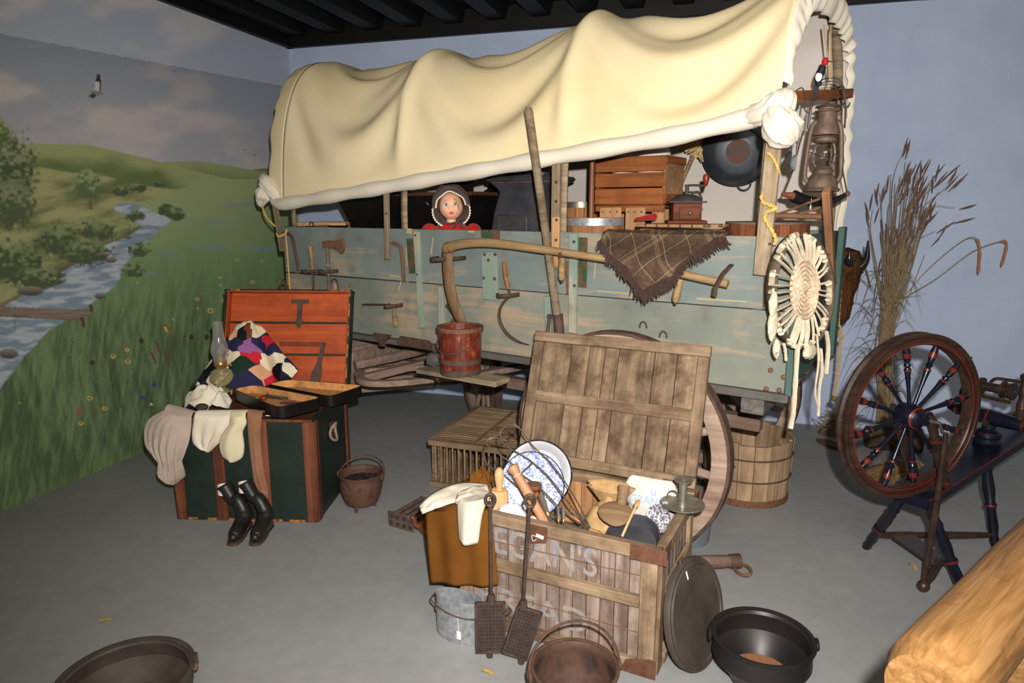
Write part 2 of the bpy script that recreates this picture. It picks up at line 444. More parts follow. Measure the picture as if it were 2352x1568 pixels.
def bush(cx, cy, rx, ry, dark, light, seed, fall=0.45):
    global col
    d = np.sqrt(((X - cx) / rx) ** 2 + ((Y - cy) / ry) ** 2); nn = fbm(X / 9, Y / 8, 4, seed)
    m = sst(1.15, 0.75, d + fall * (nn - 0.5) * 2)
    col = over(col, m, green(dark, light, sst(0.3, 0.75, nn + 0.35 * (cy - Y) / ry - 0.1)))
DK, LT = lin(62, 80, 40), lin(112, 132, 76)
col = over(col, ((np.abs(X - 208) < 4) & (Y > 445) & (Y < 480)) * 0.8, lin(92, 74, 50))
bush(208, 425, 36, 36, lin(76, 100, 50), lin(134, 152, 92), 101)
bush(-10, 400, 90, 110, lin(60, 80, 40), lin(128, 140, 90), 102); bush(-20, 310, 42, 45, lin(76, 100, 40), lin(140, 156, 84), 103)
bush(20, 470, 60, 60, lin(70, 86, 48), lin(122, 132, 90), 104)
for (cx, cy, rx, ry, s) in [(130, 550, 45, 36, 1), (40, 600, 60, 50, 2), (225, 530, 40, 26, 3), (282, 437, 22, 13, 4), (310, 495, 22, 13, 5), (382, 480, 22, 14, 6), (405, 492, 20, 14, 7), (320, 575, 26, 18, 8), (305, 620, 30, 18, 9), (320, 432, 18, 9, 10), (365, 424, 14, 6, 11), (200, 580, 60, 30, 12), (90, 640, 60, 26, 13)]:
    bush(cx, cy, rx, ry, DK, LT, 110 + s)
for (cx, cy, rx, ry) in [(480, 566, 50, 8), (605, 572, 40, 9), (380, 583, 20, 6), (345, 628, 20, 6), (440, 505, 14, 5), (505, 510, 40, 6), (560, 470, 50, 6)]:
    d = np.sqrt(((X - cx) / rx) ** 2 + ((Y - cy) / ry) ** 2); col = over(col, 0.45 * sst(1.1, 0.5, d + 0.6 * (fbm(X / 6, Y / 4, 3, int(cx)) - 0.5)), lin(104, 126, 150))
for (cx, cy, rx, ry) in [(255, 597, 14, 7), (70, 668, 34, 12), (230, 680, 14, 7), (20, 812, 24, 12), (235, 585, 16, 6), (295, 545, 8, 4)]:   # river stones
    d = np.sqrt(((X - cx) / rx) ** 2 + ((Y - cy) / ry) ** 2); col = over(col, sst(1.05, 0.8, d), green(lin(58, 52, 44), lin(122, 112, 100), sst(ry, -ry, Y - cy)))
def poly(pts, c, soft=1.5, a=1.0):
    global col
    inside = np.zeros(len(X), bool); n_ = len(pts)
    bx0, bx1 = min(p[0] for p in pts), max(p[0] for p in pts); by0, by1 = min(p[1] for p in pts), max(p[1] for p in pts)
    sel = (X >= bx0) & (X <= bx1) & (Y >= by0) & (Y <= by1); xs, ys = X[sel], Y[sel]; ins = np.zeros(len(xs), bool)
    for i in range(n_):
        x1, y1 = pts[i]; x2, y2 = pts[(i + 1) % n_]
        if y1 == y2: continue
        ins ^= ((y1 > ys) != (y2 > ys)) & (xs < (x2 - x1) * (ys - y1) / (y2 - y1) + x1)
    inside[sel] = ins; col = over(col, inside * a, c)
# plank footbridge
br_t = green(lin(84, 66, 54), lin(140, 118, 100), fbm(X / 40, Y / 4, 3, 201))
poly([(-400, 690), (0, 704), (180, 710), (210, 711), (212, 716), (188, 737), (0, 727), (-400, 715)], br_t)
poly([(206, 700), (213, 700), (214, 716), (207, 716)], lin(70, 52, 42)); poly([(184, 728), (192, 728), (196, 752), (189, 750)], lin(70, 52, 42))
# the soaring hawk, a meadowlark, far birds
poly([(218, 212), (219, 180), (223, 172), (229, 172), (233, 182), (231, 210), (226, 216)], lin(178, 176, 176)); poly([(218, 186), (223, 171), (229, 171), (233, 188)], lin(40, 38, 42)); poly([(229, 186), (233, 184), (231, 212), (228, 212)], lin(66, 52, 54))
poly([(208, 209), (222, 208), (230, 212), (240, 213), (238, 217), (226, 219), (216, 224), (204, 222), (210, 216)], lin(120, 112, 112)); poly([(203, 221), (214, 214), (222, 220), (214, 226)], lin(50, 48, 54))
for (bx, by) in [(515, 353), (562, 343), (585, 354), (400, 161)]: poly([(bx - 4, by - 1), (bx, by + 1), (bx + 4, by - 2), (bx, by + 3)], lin(60, 60, 64))
poly([(372, 745), (377, 743), (386, 750), (398, 760), (407, 770), (396, 766), (384, 764), (376, 756)], lin(120, 96, 40)); poly([(376, 750), (382, 752), (386, 764), (380, 760)], lin(226, 180, 40))
def flower(cx, cy, r, c, eye=None, n_=8):
    global col
    an = np.arctan2(Y - cy, X - cx); d = np.hypot(X - cx, (Y - cy) * 1.15)
    col = over(col, sst(1.05, 0.8, d / (r * (0.72 + 0.28 * np.cos(an * n_)))), c)
    if eye is not None: col = over(col, sst(1.1, 0.8, d / (r * 0.34)), eye)
YE, RB = lin(226, 168, 40), lin(70, 44, 20)
for (x, y, r) in [(292, 803, 7), (260, 818, 8), (294, 830, 8), (206, 914, 8), (240, 938, 7), (545, 597, 5), (602, 600, 5), (580, 648, 6), (506, 637, 4), (507, 654, 4), (453, 687, 6), (515, 690, 8), (484, 713, 9), (454, 708, 4), (400, 733, 4), (574, 670, 4), (645, 648, 5), (186, 972, 7)]:
    flower(x, y, r, YE, RB)
for (x, y, c) in [(354, 883, lin(46, 44, 120)), (329, 914, lin(46, 44, 120))]: flower(x, y, 9, c, None, 6)
flower(347, 928, 5, lin(190, 196, 90)); 
for (x, y) in [(212, 834), (325, 784), (440, 776), (475, 776)]:
    poly([(x - 6, y), (x - 3, y - 8), (x + 3, y - 8), (x + 6, y), (x + 3, y + 4), (x - 3, y + 4)], lin(66, 40, 40)); 
for (x0, y0, x1, y1) in [(348, 810, 358, 836), (362, 788, 367, 812), (380, 808, 385, 830)]: poly([(x0 - 3, y0), (x0 + 3, y0), (x1 + 3, y1), (x1 - 2, y1)], lin(112, 44, 56))
poly([(175, 944), (180, 934), (186, 942), (190, 950), (183, 954), (175, 950)], lin(150, 70, 36))
for k in range(90):                                 # seeded grass and small blossoms low on the wall
    x = rng.uniform(-60, 640); y = rng.uniform(760, 1080)
    poly([(x, y), (x + rng.uniform(-14, 14), y - rng.uniform(30, 90)), (x + 3, y)], lin(*rng.choice([(28, 48, 18), (110, 138, 78), (60, 88, 40)])), a=0.55)
for k in range(40):
    flower(rng.uniform(0, 640), rng.uniform(560, 980), rng.uniform(1.5, 3), lin(*rng.choice([(150, 120, 140), (120, 120, 160), (150, 70, 80), (200, 160, 60)])))
base_green = curve([(-400, 1290), (0, 1130), (200, 1050), (350, 1000)])
col = over(col, 0.6 * sst(0, 50, Y - base_green), green(lin(50, 78, 26), lin(96, 130, 56), stroke))
col = np.clip(col * 1.45 + 0.025, 0, 1); col = col * 0.76 + 0.24 * col.mean(1, keepdims=True)
idx = np.arange(NS_ * NZ_).reshape(NS_, NZ_)
F = np.stack([idx[:-1, :-1], idx[1:, :-1], idx[1:, 1:], idx[:-1, 1:]], -1).reshape(-1, 4)
me = bpy.data.meshes.new('mural'); me.vertices.add(len(PW)); me.loops.add(F.size); me.polygons.add(len(F))
me.vertices.foreach_set('co', PW.astype(np.float32).ravel()); me.loops.foreach_set('vertex_index', F.ravel().astype(np.int32))
me.polygons.foreach_set('loop_start', np.arange(0, F.size, 4, dtype=np.int32)); me.polygons.foreach_set('loop_total', np.full(len(F), 4, np.int32))
me.update()
ca = me.color_attributes.new('paint', 'FLOAT_COLOR', 'POINT'); ca.data.foreach_set('color', np.concatenate([col, np.ones((len(col), 1))], 1).astype(np.float32).ravel())
n = NT('mural_paint'); at = n.node('ShaderNodeAttribute', attribute_name='paint'); v = n.coords((1,) * 3, False)
br_ = n.ramp(n.noise(v, 160, 3, 0.6), [(0.25, (0.90,) * 3 + (1,)), (0.75, (1.08,) * 3 + (1,))])
n.bump(n.noise(v, 220, 2), 0.05, 0.001)
m_mural = n.fin(n.mix(1.0, at.outputs['Color'], br_, 'MULTIPLY'), 0.85, 0, 0.15)
me.materials.append(m_mural)
wl = MB(); wl.box((2.6, -0.065, 1.65), (5.2, 0.12, 3.4), 0)
wl_o = tag(obj('wall_left', wl, plain('mural_wall_edge', C(92, 110, 60)), None, frame(CORNER, LX, ZUP) , smooth=False), 'left wall painted as a prairie mural with river, hills and wildflowers', kind='structure')
mo = obj('mural', me, m_mural, wl_o); mo.matrix_parent_inverse = wl_o.matrix_basis.inverted()
mo['label'] = 'painted prairie scene with winding blue river, hills, hawk and plank bridge'

# ================================================================== THE WAGON
def painted(name, paint_a, paint_b, bare, amt=0.5, axis=0):
    n = NT(name); sc = [22.0] * 3; sc[axis] = 1.6
    v = n.coords(tuple(sc)); f = n.noise(v, 1.0, 6, 0.62, 0.8)
    v2 = n.coords((1,) * 3); f2 = n.noise(v2, 2.6, 5, 0.62)
    col = n.ramp(f2, [(0.3, paint_a), (0.7, paint_b)])
    ad = n.node('ShaderNodeMath', operation='ADD'); n.link(f, ad.inputs[0]); n.link(f2, ad.inputs[1])
    sc3 = [5.0] * 3; sc3[axis] = 0.9
    f3 = n.noise(n.coords(tuple(sc3)), 1.0, 4, 0.6); ad2 = n.node('ShaderNodeMath', operation='ADD'); n.link(ad.outputs[0], ad2.inputs[0]); n.link(f3, ad2.inputs[1])
    m = n.ramp(ad2.outputs[0], [(0.0, (0, 0, 0, 1)), (1.0, (0, 0, 0, 1))])
    mr = n.node('ShaderNodeMapRange'); mr.inputs[1].default_value = 1.52 ; mr.inputs[2].default_value = 1.84; mr.inputs[4].default_value = amt
    n.link(ad2.outputs[0], mr.inputs[0])
    col = n.mix(mr.outputs[0], col, bare)
    dm = n.ramp(n.noise(v2, 7, 4, 0.6), [(0.56, (0, 0, 0, 1)), (0.72, (0.5,) * 3 + (1,))])
    col = n.mix(dm, col, C(104, 88, 68))
    n.bump(f, 0.3, 0.003); return n.fin(col, 0.72, 0, 0.25)
m_wag = painted('worn_blue_green_paint', C(104, 115, 112), C(126, 134, 128), C(166, 142, 114), 1.0)
m_wag2 = painted('worn_grey_green_paint', C(112, 118, 108), C(136, 136, 122), C(170, 144, 116), 1.0)
m_wagdk = painted('dark_green_paint', C(56, 84, 78), C(82, 106, 96), C(120, 100, 78), 0.6)
m_cleat = painted('pale_green_cleat_paint', C(122, 138, 126), C(140, 150, 138), C(176, 158, 134), 0.9)
m_sill = wood('dark_sill_wood', C(66, 64, 62), C(104, 98, 90), C(50, 46, 42))
m_gear = wood('grey_running_gear_wood', C(116, 96, 84), C(158, 136, 122), C(120, 70, 52), stain_amt=0.35)
m_felloe = wood('wheel_wood', C(130, 108, 94), C(172, 150, 132), C(112, 74, 60), stain_amt=0.45)
wag = thing('covered_wagon', 'blue green wooden covered wagon with spoked wheels and canvas cover', 'wagon', M=WM)
XF, XR, ZB, ZJ, ZT, WD = -1.86, 1.40, 0.876, 1.228, 1.538, 1.08
def wplank(name, a, b, w, t, mat, zdir=(0, 0, 1), bev=0.003, parent=wag): return plank(name, a, b, w, t, mat, parent, zdir, bev)
# side boards, each its own plank
for (y, sgn) in ((0.0125, 1), (WD - 0.0125, -1)):
    wplank('side_board', (XF, y, (ZJ + ZT) / 2 + 0.001), (XR, y, (ZJ + ZT) / 2 + 0.001), ZT - ZJ - 0.003, 0.025, m_wag, (0, -1, 0))
    wplank('side_board', (XF, y, (ZB + ZJ) / 2), (XR, y, (ZB + ZJ) / 2), ZJ - ZB - 0.003, 0.025, m_wag2, (0, -1, 0))
    wplank('sill', (XF, y, ZB - 0.02), (XR + 0.02, y, ZB - 0.02), 0.036, 0.05, m_sill, (0, -1, 0))
for i in range(7):
    y = 0.07 + i * 0.156
    wplank('floor_board', (XF, y, ZB - 0.012), (XR, y, ZB - 0.012), 0.152, 0.022, m_sill)
for x, m in ((XF + 0.015, m_wag2), (XR - 0.02, m_wagdk)):
    wplank('end_board', (x, 0.03, 1.05), (x, WD - 0.03, 1.05), 0.34, 0.025, m, (1, 0, 0))
    wplank('end_board', (x, 0.03, 1.385), (x, WD - 0.03, 1.385), 0.30, 0.025, m, (1, 0, 0))
wplank('corner_post', (XR + 0.016, WD - 0.05, ZB - 0.01), (XR + 0.016, WD - 0.05, ZT + 0.02), 0.085, 0.03, m_wagdk, (1, 0, 0))
wplank('corner_post', (XR + 0.016, 0.045, ZB - 0.01), (XR + 0.016, 0.045, ZT), 0.085, 0.03, m_wagdk, (1, 0, 0))
# cleats, straps, brace rods on the near side (positions read off the photograph on the side's plane)
def vpiece(name, p0, p1, wpx_w, t, mat, v=-0.012, x=None):
    a = wp(p0[0], p0[1], v); b = wp(p1[0], p1[1], v)
    return wplank(name, a, b, wpx_w, t, mat, (0, -1, 0), 0.002)
def bolt(p, v, r=0.009, mat=None, parent=wag):
    q = wp(p[0], p[1], v); obj('bolt', MB().lathe([(0, 0.008), (r * 0.6, 0.007), (r, 0.002), (r, -0.004)], 8), mat or m_darkrust, parent, Matrix.Translation(q) @ Matrix.Rotation(PI / 2, 4, 'X'))
vpiece('cleat', (957, 531), (969, 752), 0.032, 0.024, m_cleat)
vpiece('cleat', (1318, 536), (1316, 764), 0.045, 0.020, m_cleat)
vpiece('cleat', (1125, 578), (1128, 688), 0.10, 0.022, m_cleat)
vpiece('cleat', (1014, 657), (1016, 762), 0.034, 0.026, m_cleat)
vpiece('cleat', (1258, 680), (1262, 768), 0.036, 0.022, m_cleat)
vpiece('strap', (1302, 600), (1306, 674), 0.022, 0.006, m_rust)
vpiece('strap', (1762, 560), (1758, 708), 0.022, 0.006, m_rust)
for p in ((1113, 584), (1137, 584), (1122, 597), (1111, 638), (1136, 640)): bolt(p, -0.024)
for p in ((954, 540), (958, 630)): bolt(p, -0.026, 0.006)
for p in ((1318, 555), (1319, 656)): bolt(p, -0.026, 0.007)
for p in ((1790, 1 + 895), (1760, 893), (1770, 850), (1800, 866)): bolt(p, -0.002, 0.012, m_rust)
bolt((1304, 631), -0.016, 0.010, m_tin)
# faded painted decoration on the upper boards
m_dg = plain('faded_dark_green_stripe', C(46, 74, 44), C(110, 64, 50), 26, 0.8, lo=0.45, hi=0.62)
m_yl = plain('faded_yellow_stripe', C(190, 156, 76), C(146, 160, 140), 60, 0.8, lo=0.45, hi=0.6)
def stripe(pts, w, mat):
    a = wp(pts[0], pts[1], -0.0008); b = wp(pts[2], pts[3], -0.0008); wplank('painted_stripe', a, b, w, 0.0012, mat, (0, -1, 0), 0)
for q in ((941, 548, 947, 628, .05), (1337, 545, 1335, 660, .06)): stripe(q[:4], q[4], m_dg)
stripe((1105, 538, 1148, 539), 0.05, m_dg)
for q in ((934, 530, 946, 531, .03), (995, 545, 990, 585, .008), (932, 570, 935, 612, .006), (1368, 600, 1365, 640, .006), (1370, 668, 1470, 676, .006), (1600, 685, 1715, 693, .006), (895, 632, 918, 635, .008), (1075, 532, 1090, 532, .01)): stripe(q[:4], q[4], m_yl)
# weathered stakes holding the cover's side pole
ST = [((626, 436), (649, 577), .040), ((887, 425), (890, 596), .034), ((1279, 360), (1275, 618), .046), ((1781, 300), (1748, 632), .062)]
for (a, b, w) in ST:
    v = -0.035 if a[0] < 1700 else -0.05
    wplank('stake', wp(a[0], a[1], v), wp(b[0], b[1], v), w, 0.022, m_weather, (0, -1, 0))
wplank('stake_splice', wp(1277, 498, -0.049), wp(1275, 612, -0.049), 0.044, 0.008, m_pale, (0, -1, 0))
for p in ((1277, 418), (1277, 462), (1278, 505), (1277, 551)): bolt(p, -0.055, 0.007)
for p in ((887, 490), (1768, 560)): bolt(p, -0.062, 0.006)
# bent wood bows inside the cover
def bow_pts(x, top=2.585, x2=None, n=24, inset=0.03):
    out = []
    for i in range(n + 1):
        th = PI * i / n; c, s = math.cos(th), math.sin(th)
        y = 0.54 - (0.56 - inset) * math.copysign(abs(c) ** 0.62, c); z = 1.20 + (top - inset - 1.20) * (abs(s) ** 0.55)
        xx = x if x2 is None else lerp(x, x2, (y + 0.02) / 1.12)
        out.append(Vector((xx, y, z)))
    return out
for (x, x2, top) in ((-1.76, None, 2.60), (-0.766, None, 2.56), (0.295, None, 2.60), (1.26, 1.345, 2.62)):
    pts = bow_pts(x, top, x2); mb = MB()
    for q in (-0.02, 0.02): pass
    mb.grid(lambda i, j: pts[min(24, int(round(i * 24)))] + Vector(((j - 0.5) * 0.045, 0, 0)), 24, 1)
    obj('bow', mb, m_weather, wag, thick=0.012)
# brake beam / running board with its block and rods
a = wp(988, 835, -0.2); zb = 0.79
m_board = wood('dusty_board', C(120, 106, 84), C(176, 158, 126), C(62, 58, 54))
wplank('running_board', (a.x - 0.02, -0.23, zb), (0.10, -0.23, zb), 0.13, 0.028, m_board)
obj('board_block', MB().box((0, 0, 0), (0.08, 0.09, 0.075), 0.018), m_sill, wag, T(a.x + 0.035, -0.20, zb + 0.053))
obj('brace_rod', MB().tube([(a.x + 0.03, -0.20, zb + 0.09), (a.x + 0.06, -0.05, zb + 0.27), wp(1029, 703, -0.035)], 0.010, 8).ball(wp(1030, 702, -0.035), 0.016), m_darkrust, wag)
obj('hanger_bolt', MB().rod((a.x + 0.05, -0.2, zb - 0.06), (a.x + 0.05, -0.2, zb), 0.012), m_darkrust, wag)
obj('brace_rod', MB().tube([wp(1257, 770, -0.06), wp(1262, 728, -0.035)], 0.009, 8).ball(wp(1262, 727, -0.035), 0.014), m_darkrust, wag)
# rub iron and bolster plate
q = wp(952, 786, -0.03)
rp = []
for i in range(17):
    an = PI * i / 16; rp.append((0.14 * math.cos(an) if abs(math.cos(an)) > 0.99 else math.copysign(0.10 + 0.04 * abs(math.cos(an)), math.cos(an)), 0.03 * math.sin(an)))
obj('rub_iron', MB().prism([(-0.13, -0.028), (0.13, -0.028), (0.135, 0.0), (0.11, 0.022), (-0.11, 0.026), (-0.135, 0.0)], -0.008, 0.008), m_darkrust, wag, Matrix.Translation(q) @ Matrix.Rotation(PI / 2, 4, 'X'), bevel=0)
obj('bolster_plate', MB().prism([(-0.07, 0.03), (0.07, 0.03), (0.05, 0.0), (0.025, -0.01), (0.02, -0.045), (-0.02, -0.045), (-0.025, -0.01), (-0.05, 0.0)], -0.01, 0.01), m_darkrust, wag, Matrix.Translation(wp(878, 778, -0.02)) @ Matrix.Rotation(PI / 2, 4, 'X'))
# running gear under the box
FX, STEER = -1.40, -math.radians(35); RX, RR, FR = 0.69, 0.548, 0.415
wplank('bolster', (RX, 0.0, 0.79), (RX, WD, 0.79), 0.11, 0.09, m_gear, (0, 0, 1), 0.006)
wplank('bolster', (FX, 0.0, 0.79), (FX, WD, 0.79), 0.11, 0.09, m_gear, (0, 0, 1), 0.006)
wplank('cross_sill', (XR - 0.13, 0.01, 0.80), (XR - 0.13, WD, 0.80), 0.10, 0.075, m_sill)
wplank('reach', (FX, 0.54, 0.56), (RX + 0.5, 0.54, 0.56), 0.07, 0.07, m_gear)
wplank('axle', (RX, -0.06, RR), (RX, WD + 0.10, RR), 0.09, 0.10, m_gear, (0, 0, 1), 0.008)
wplank('standard', (RX, 0.54, RR), (RX, 0.54, 0.80), 0.5, 0.07, m_gear, (1, 0, 0))
FM = T(FX, 0.54, 0) @ rotz(STEER)
plank('axle', FM @ Vector((0, -0.58, FR)), FM @ Vector((0, 0.58, FR)), 0.09, 0.10, m_gear, wag)
obj('turning_block', MB().box((FX, 0.54, 0.61), (0.12, 0.9, 0.27), 0.008), m_gear, wag)
for y in (0.30, 0.78): wplank('hound', (RX - 0.55, 0.54, 0.60), (RX + 0.15, y, 0.60), 0.06, 0.05, m_gear)
# front hounds with the bent sway bar
def flatband(path, w, h):
    mb = MB(); P = [Vector(p) for p in path]; R = []
    for i, p in enumerate(P):
        t = (P[min(i + 1, len(P) - 1)] - P[max(i - 1, 0)]).normalized(); s_ = t.cross(ZUP).normalized() * (w / 2)
        R.append([mb.pt(p + s_ + ZUP * h / 2), mb.pt(p - s_ + ZUP * h / 2), mb.pt(p - s_ - ZUP * h / 2), mb.pt(p + s_ - ZUP * h / 2)])
    for A, B_ in zip(R, R[1:]):
        for k in range(4): mb.f.append([A[k], A[(k + 1) % 4], B_[(k + 1) % 4], B_[k]])
    mb.f.append(R[0]); mb.f.append(R[-1][::-1]); return mb
IW = WM.inverted()
def wz(px, py, z): return IW @ gz(px, py, z)
sway = [wz(1215, 838, .60), wz(1110, 857, .60), wz(985, 871, .60), wz(900, 879, .60), wz(845, 878, .60), wz(824, 866, .60), wz(832, 853, .60), wz(880, 848, .60), wz(980, 842, .60)]
obj('sway_bar', flatband(bez(sway, 40), 0.055, 0.035), m_gear, wag)
obj('hound', MB().tube([wz(815, 838, .66), wz(900, 820, .68), wz(990, 800, .70)], [0.032, 0.036, 0.03], 8), m_gear, wag)
wplank('tongue_hound', wz(835, 868, .58), wz(1000, 828, .62), 0.05, 0.05, m_gear)
# wheels: felloe ring with hub, spokes and iron tyre
def make_wheel(R, ns, M, dish=0.02):
    fel = MB(); r1, r0, w = R - 0.014, R - 0.085, 0.052
    fel.lathe([(r0, -w / 2), (r0 + 0.006, -w / 2 - 0.003), (r1, -w / 2), (r1, w / 2), (r0 + 0.006, w / 2 + 0.003), (r0, w / 2), (r0, -w / 2)], 56)
    o = obj('wheel', fel, m_felloe, wag, M)
    obj('tyre', MB().lathe([(R - 0.014, -0.03), (R, -0.029), (R, 0.029), (R - 0.014, 0.03), (R - 0.014, -0.03)], 56), m_darkrust, o)
    obj('hub', MB().lathe([(0, -0.13), (0.055, -0.13), (0.062, -0.10), (0.085, -0.05), (0.098, -0.02), (0.098, 0.03), (0.085, 0.06), (0.07, 0.12), (0.066, 0.15), (0.045, 0.155), (0.045, 0.19), (0, 0.19)], 20), m_felloe, o)
    sm = MB().tube([(0.085, 0, dish), (0.16, 0, dish * 0.8), (R * 0.6, 0, dish * 0.3), (R - 0.075, 0, 0)], [0.030, 0.027, 0.022, 0.019], 8, flat=0.78).mesh('spoke'); sm.materials.append(m_felloe)
    for k in range(ns): obj('spoke', sm, m_felloe, o, rotz(2 * PI * (k + 0.5) / ns))
    return o
YR = Matrix.Rotation(PI / 2, 4, 'X')                    # wheel axis (local +Z) to -y
make_wheel(RR, 14, T(RX, -0.122, RR) @ YR @ rotz(0.1))
make_wheel(RR, 14, T(RX, WD + 0.17, RR) @ Matrix.Rotation(-PI / 2, 4, 'X'))
make_wheel(FR, 12, FM @ T(0, -0.66, FR) @ YR)
make_wheel(FR, 12, FM @ T(0, 0.66, FR) @ Matrix.Rotation(-PI / 2, 4, 'X') @ rotz(0.12))

# ---------------------------------------------------------------- the canvas cover
n = NT('cream_canvas'); v = n.coords((1,) * 3)
f = n.noise(v, 1.7, 4, 0.55); col = n.ramp(f, [(0.3, C(226, 206, 160)), (0.7, C(234, 218, 180))])
st = n.ramp(n.noise(v, 0.9, 5, 0.7), [(0.55, (0, 0, 0, 1)), (0.75, (0.4,) * 3 + (1,))]); col = n.mix(st, col, C(226, 198, 140))
n.bump(n.noise(v, 700, 1), 0.12, 0.001); m_canvas = n.fin(col, 0.95, 0, 0.08)
m_canvas_in = cloth('canvas_inner_shade', C(194, 184, 174), C(206, 196, 186), 700, 3)  # inner face coloured greyer for the weaker light inside; outer cloth is yellowed
m_hem = cloth('canvas_hem', C(212, 202, 182), C(226, 216, 198), 700, 4)
BOWX = [-1.80, -0.766, 0.295, 1.36]; BOWZ = [2.635, 2.575, 2.635, 2.67]
def zbot(x): return interp([-1.98, -1.80, -0.9, 0.2, 0.95, 1.25, 1.36], [1.69, 1.70, 1.79, 1.91, 1.99, 2.035, 2.06], x)
def cover_pt(x, t, extra=0.0):
    # x station; t 0 near hem .. 1 far lower edge
    k = 0
    while k < 2 and x > BOWX[k + 1]: k += 1
    x0, x1 = BOWX[k], BOWX[k + 1]; s = max(0.0, min(1.0, (x - x0) / (x1 - x0)))
    zt = lerp(BOWZ[k], BOWZ[k + 1], s)
    sag = (math.sin(PI * s) ** 1.3) * (0.075 + 0.02 * (k == 2) + 0.015 * (k == 1))
    zt -= sag
    th0 = 0.0; hw = 0.575
    # angle of the near hem on the arch
    zb = zbot(x); base = 1.15
    q = max(0.0, (zb - base) / (zt - base)); th_n = math.asin(min(1, q ** (1 / 0.52)))
    th_f = PI - math.asin(((1.42 - base) / (zt - base)) ** (1 / 0.52))
    th = lerp(th_n, th_f, t); c, sn = math.cos(th), math.sin(th)
    y = 0.54 - hw * math.copysign(abs(c) ** 0.66, c); z = base + (zt - base) * abs(sn) ** 0.52
    nrm = Vector((0, -c, abs(sn) * 0.8 + 0.1)).normalized()
    # swag folds hanging between the bows, strongest on the near shoulder
    env = math.sin(PI * s) ** 0.8
    hgt = t                                      # 0 hem .. ~0.45 crest on the near side
    side = smooth01(hgt / 0.06) * (1 - smooth01((hgt - 0.40) / 0.2))
    d = 0.0
    for (ph, fr, am, sk) in ((0.2, 5.2, 0.024, 0.55), (1.7, 8.5, 0.010, 0.8), (3.9, 3.1, 0.016, -0.35)):
        bowl = 4 * s * (1 - s)
        d += am * math.sin(2 * PI * (fr * (hgt + 0.16 * bowl) + sk * (s - 0.5)) + ph + k * 1.9)
    d *= env * side
    d += 0.010 * n2(x * 3.1, t * 6.0, 2.0) * side
    d -= 0.045 * env * side * math.sin(PI * min(1, hgt / 0.45)) # pulled in between the bows
    # ridges over the bows
    for bx in BOWX[1:3]: d += 0.022 * math.exp(-((x - bx) / 0.05) ** 2) * side
    p = Vector((x, y, z)) + nrm * (d + extra)
    return p
def rear_x(y): return lerp(1.30, 1.385, (y + 0.03) / 1.15)
def cover_fn(i, j):
    x = -1.80 + i * (1.36 + 1.80); p = cover_pt(x, j)
    w = smooth01((x - 0.6) / 0.76); p.x += w * (rear_x(p.y) - 1.36); return p
mb = MB(); mb.grid(cover_fn, 150, 64)
# gathered front hood closing in beyond the first bow
ring0 = len(mb.v)
def front_fn(i, j):
    p = cover_pt(-1.80, j); c = Vector((0, 0.54, 2.0)); a = i
    k = lerp(1.0, 0.60, smooth01((a - 0.45) / 0.55) * 0.75 + 0.25 * a * a)
    dy, dz = p.y - c.y, p.z - c.z
    low = smooth01((0.12 - j) / 0.12)
    q = Vector((-1.80 - 0.20 * math.sin(min(1, a * 1.15) * PI / 2) + 0.06 * smooth01((a - 0.7) / 0.3), c.y + dy * k, c.z + dz * lerp(k, 1.0, 0.55 if dz < 0 else 0.0)))
    pk = 0.014 * math.sin(j * 2 * PI * 15 + 2 * n2(j * 9)) * smooth01(a / 0.6)
    q.x += pk; q.z += pk * 0.6; return q
mb.grid(front_fn, 18, 96)
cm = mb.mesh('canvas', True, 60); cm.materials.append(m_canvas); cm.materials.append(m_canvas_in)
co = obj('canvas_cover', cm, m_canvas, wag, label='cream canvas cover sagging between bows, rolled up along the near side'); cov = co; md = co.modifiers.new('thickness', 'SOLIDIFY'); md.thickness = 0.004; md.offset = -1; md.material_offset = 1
# is the solid's inner face inside? the offset follows the normals, so check and flip
cs = sum((p.normal.dot(p.center - Vector((p.center.x, 0.54, 1.9)))) for p in cm.polygons)
if cs < 0: cm.flip_normals()
# rolled hem along the near edge
path = [cover_fn(i / 60, 0.0) + Vector((0, -0.012, -0.02)) for i in range(61)]
rad = [0.040 + 0.004 * math.sin(i * 0.9) for i in range(61)]
path = [cover_fn(0, 0.0) + Vector((-0.10, 0.01, -0.0))] + path; rad = [0.03] + rad
obj('rolled_hem', MB().tube(path, rad, 12), m_hem, cov)
# gathered hem drawn in around the tail opening
def hem_fn(i, j):
    t = lerp(0.03, 1.0, i); p = cover_fn(1.0, t); c = Vector((p.x, 0.54, 1.75))
    dv = Vector((0, p.y - 0.54, p.z - 1.75)); L = dv.length; dv.normalize()
    wide = lerp(0.17, 0.06, smooth01((t - 0.5) / 0.3)) * (0.3 + 0.7 * smooth01(t / 0.25)); a = j
    g = (math.sin(2 * PI * (21 * t) + 5 * n2(t * 11, 1)) * 0.6 + 0.7 * n2(t * 55, 3)) * 0.013 * smooth01(a * 1.6)
    prof = 0.028 * math.sin(PI * a)
    return p + Vector((prof + g, 0, 0)) - dv * (wide * a) + dv * (g * 0.25)
obj('tail_hem', MB().grid(hem_fn, 150, 10), m_hem, cov, thick=0.004)
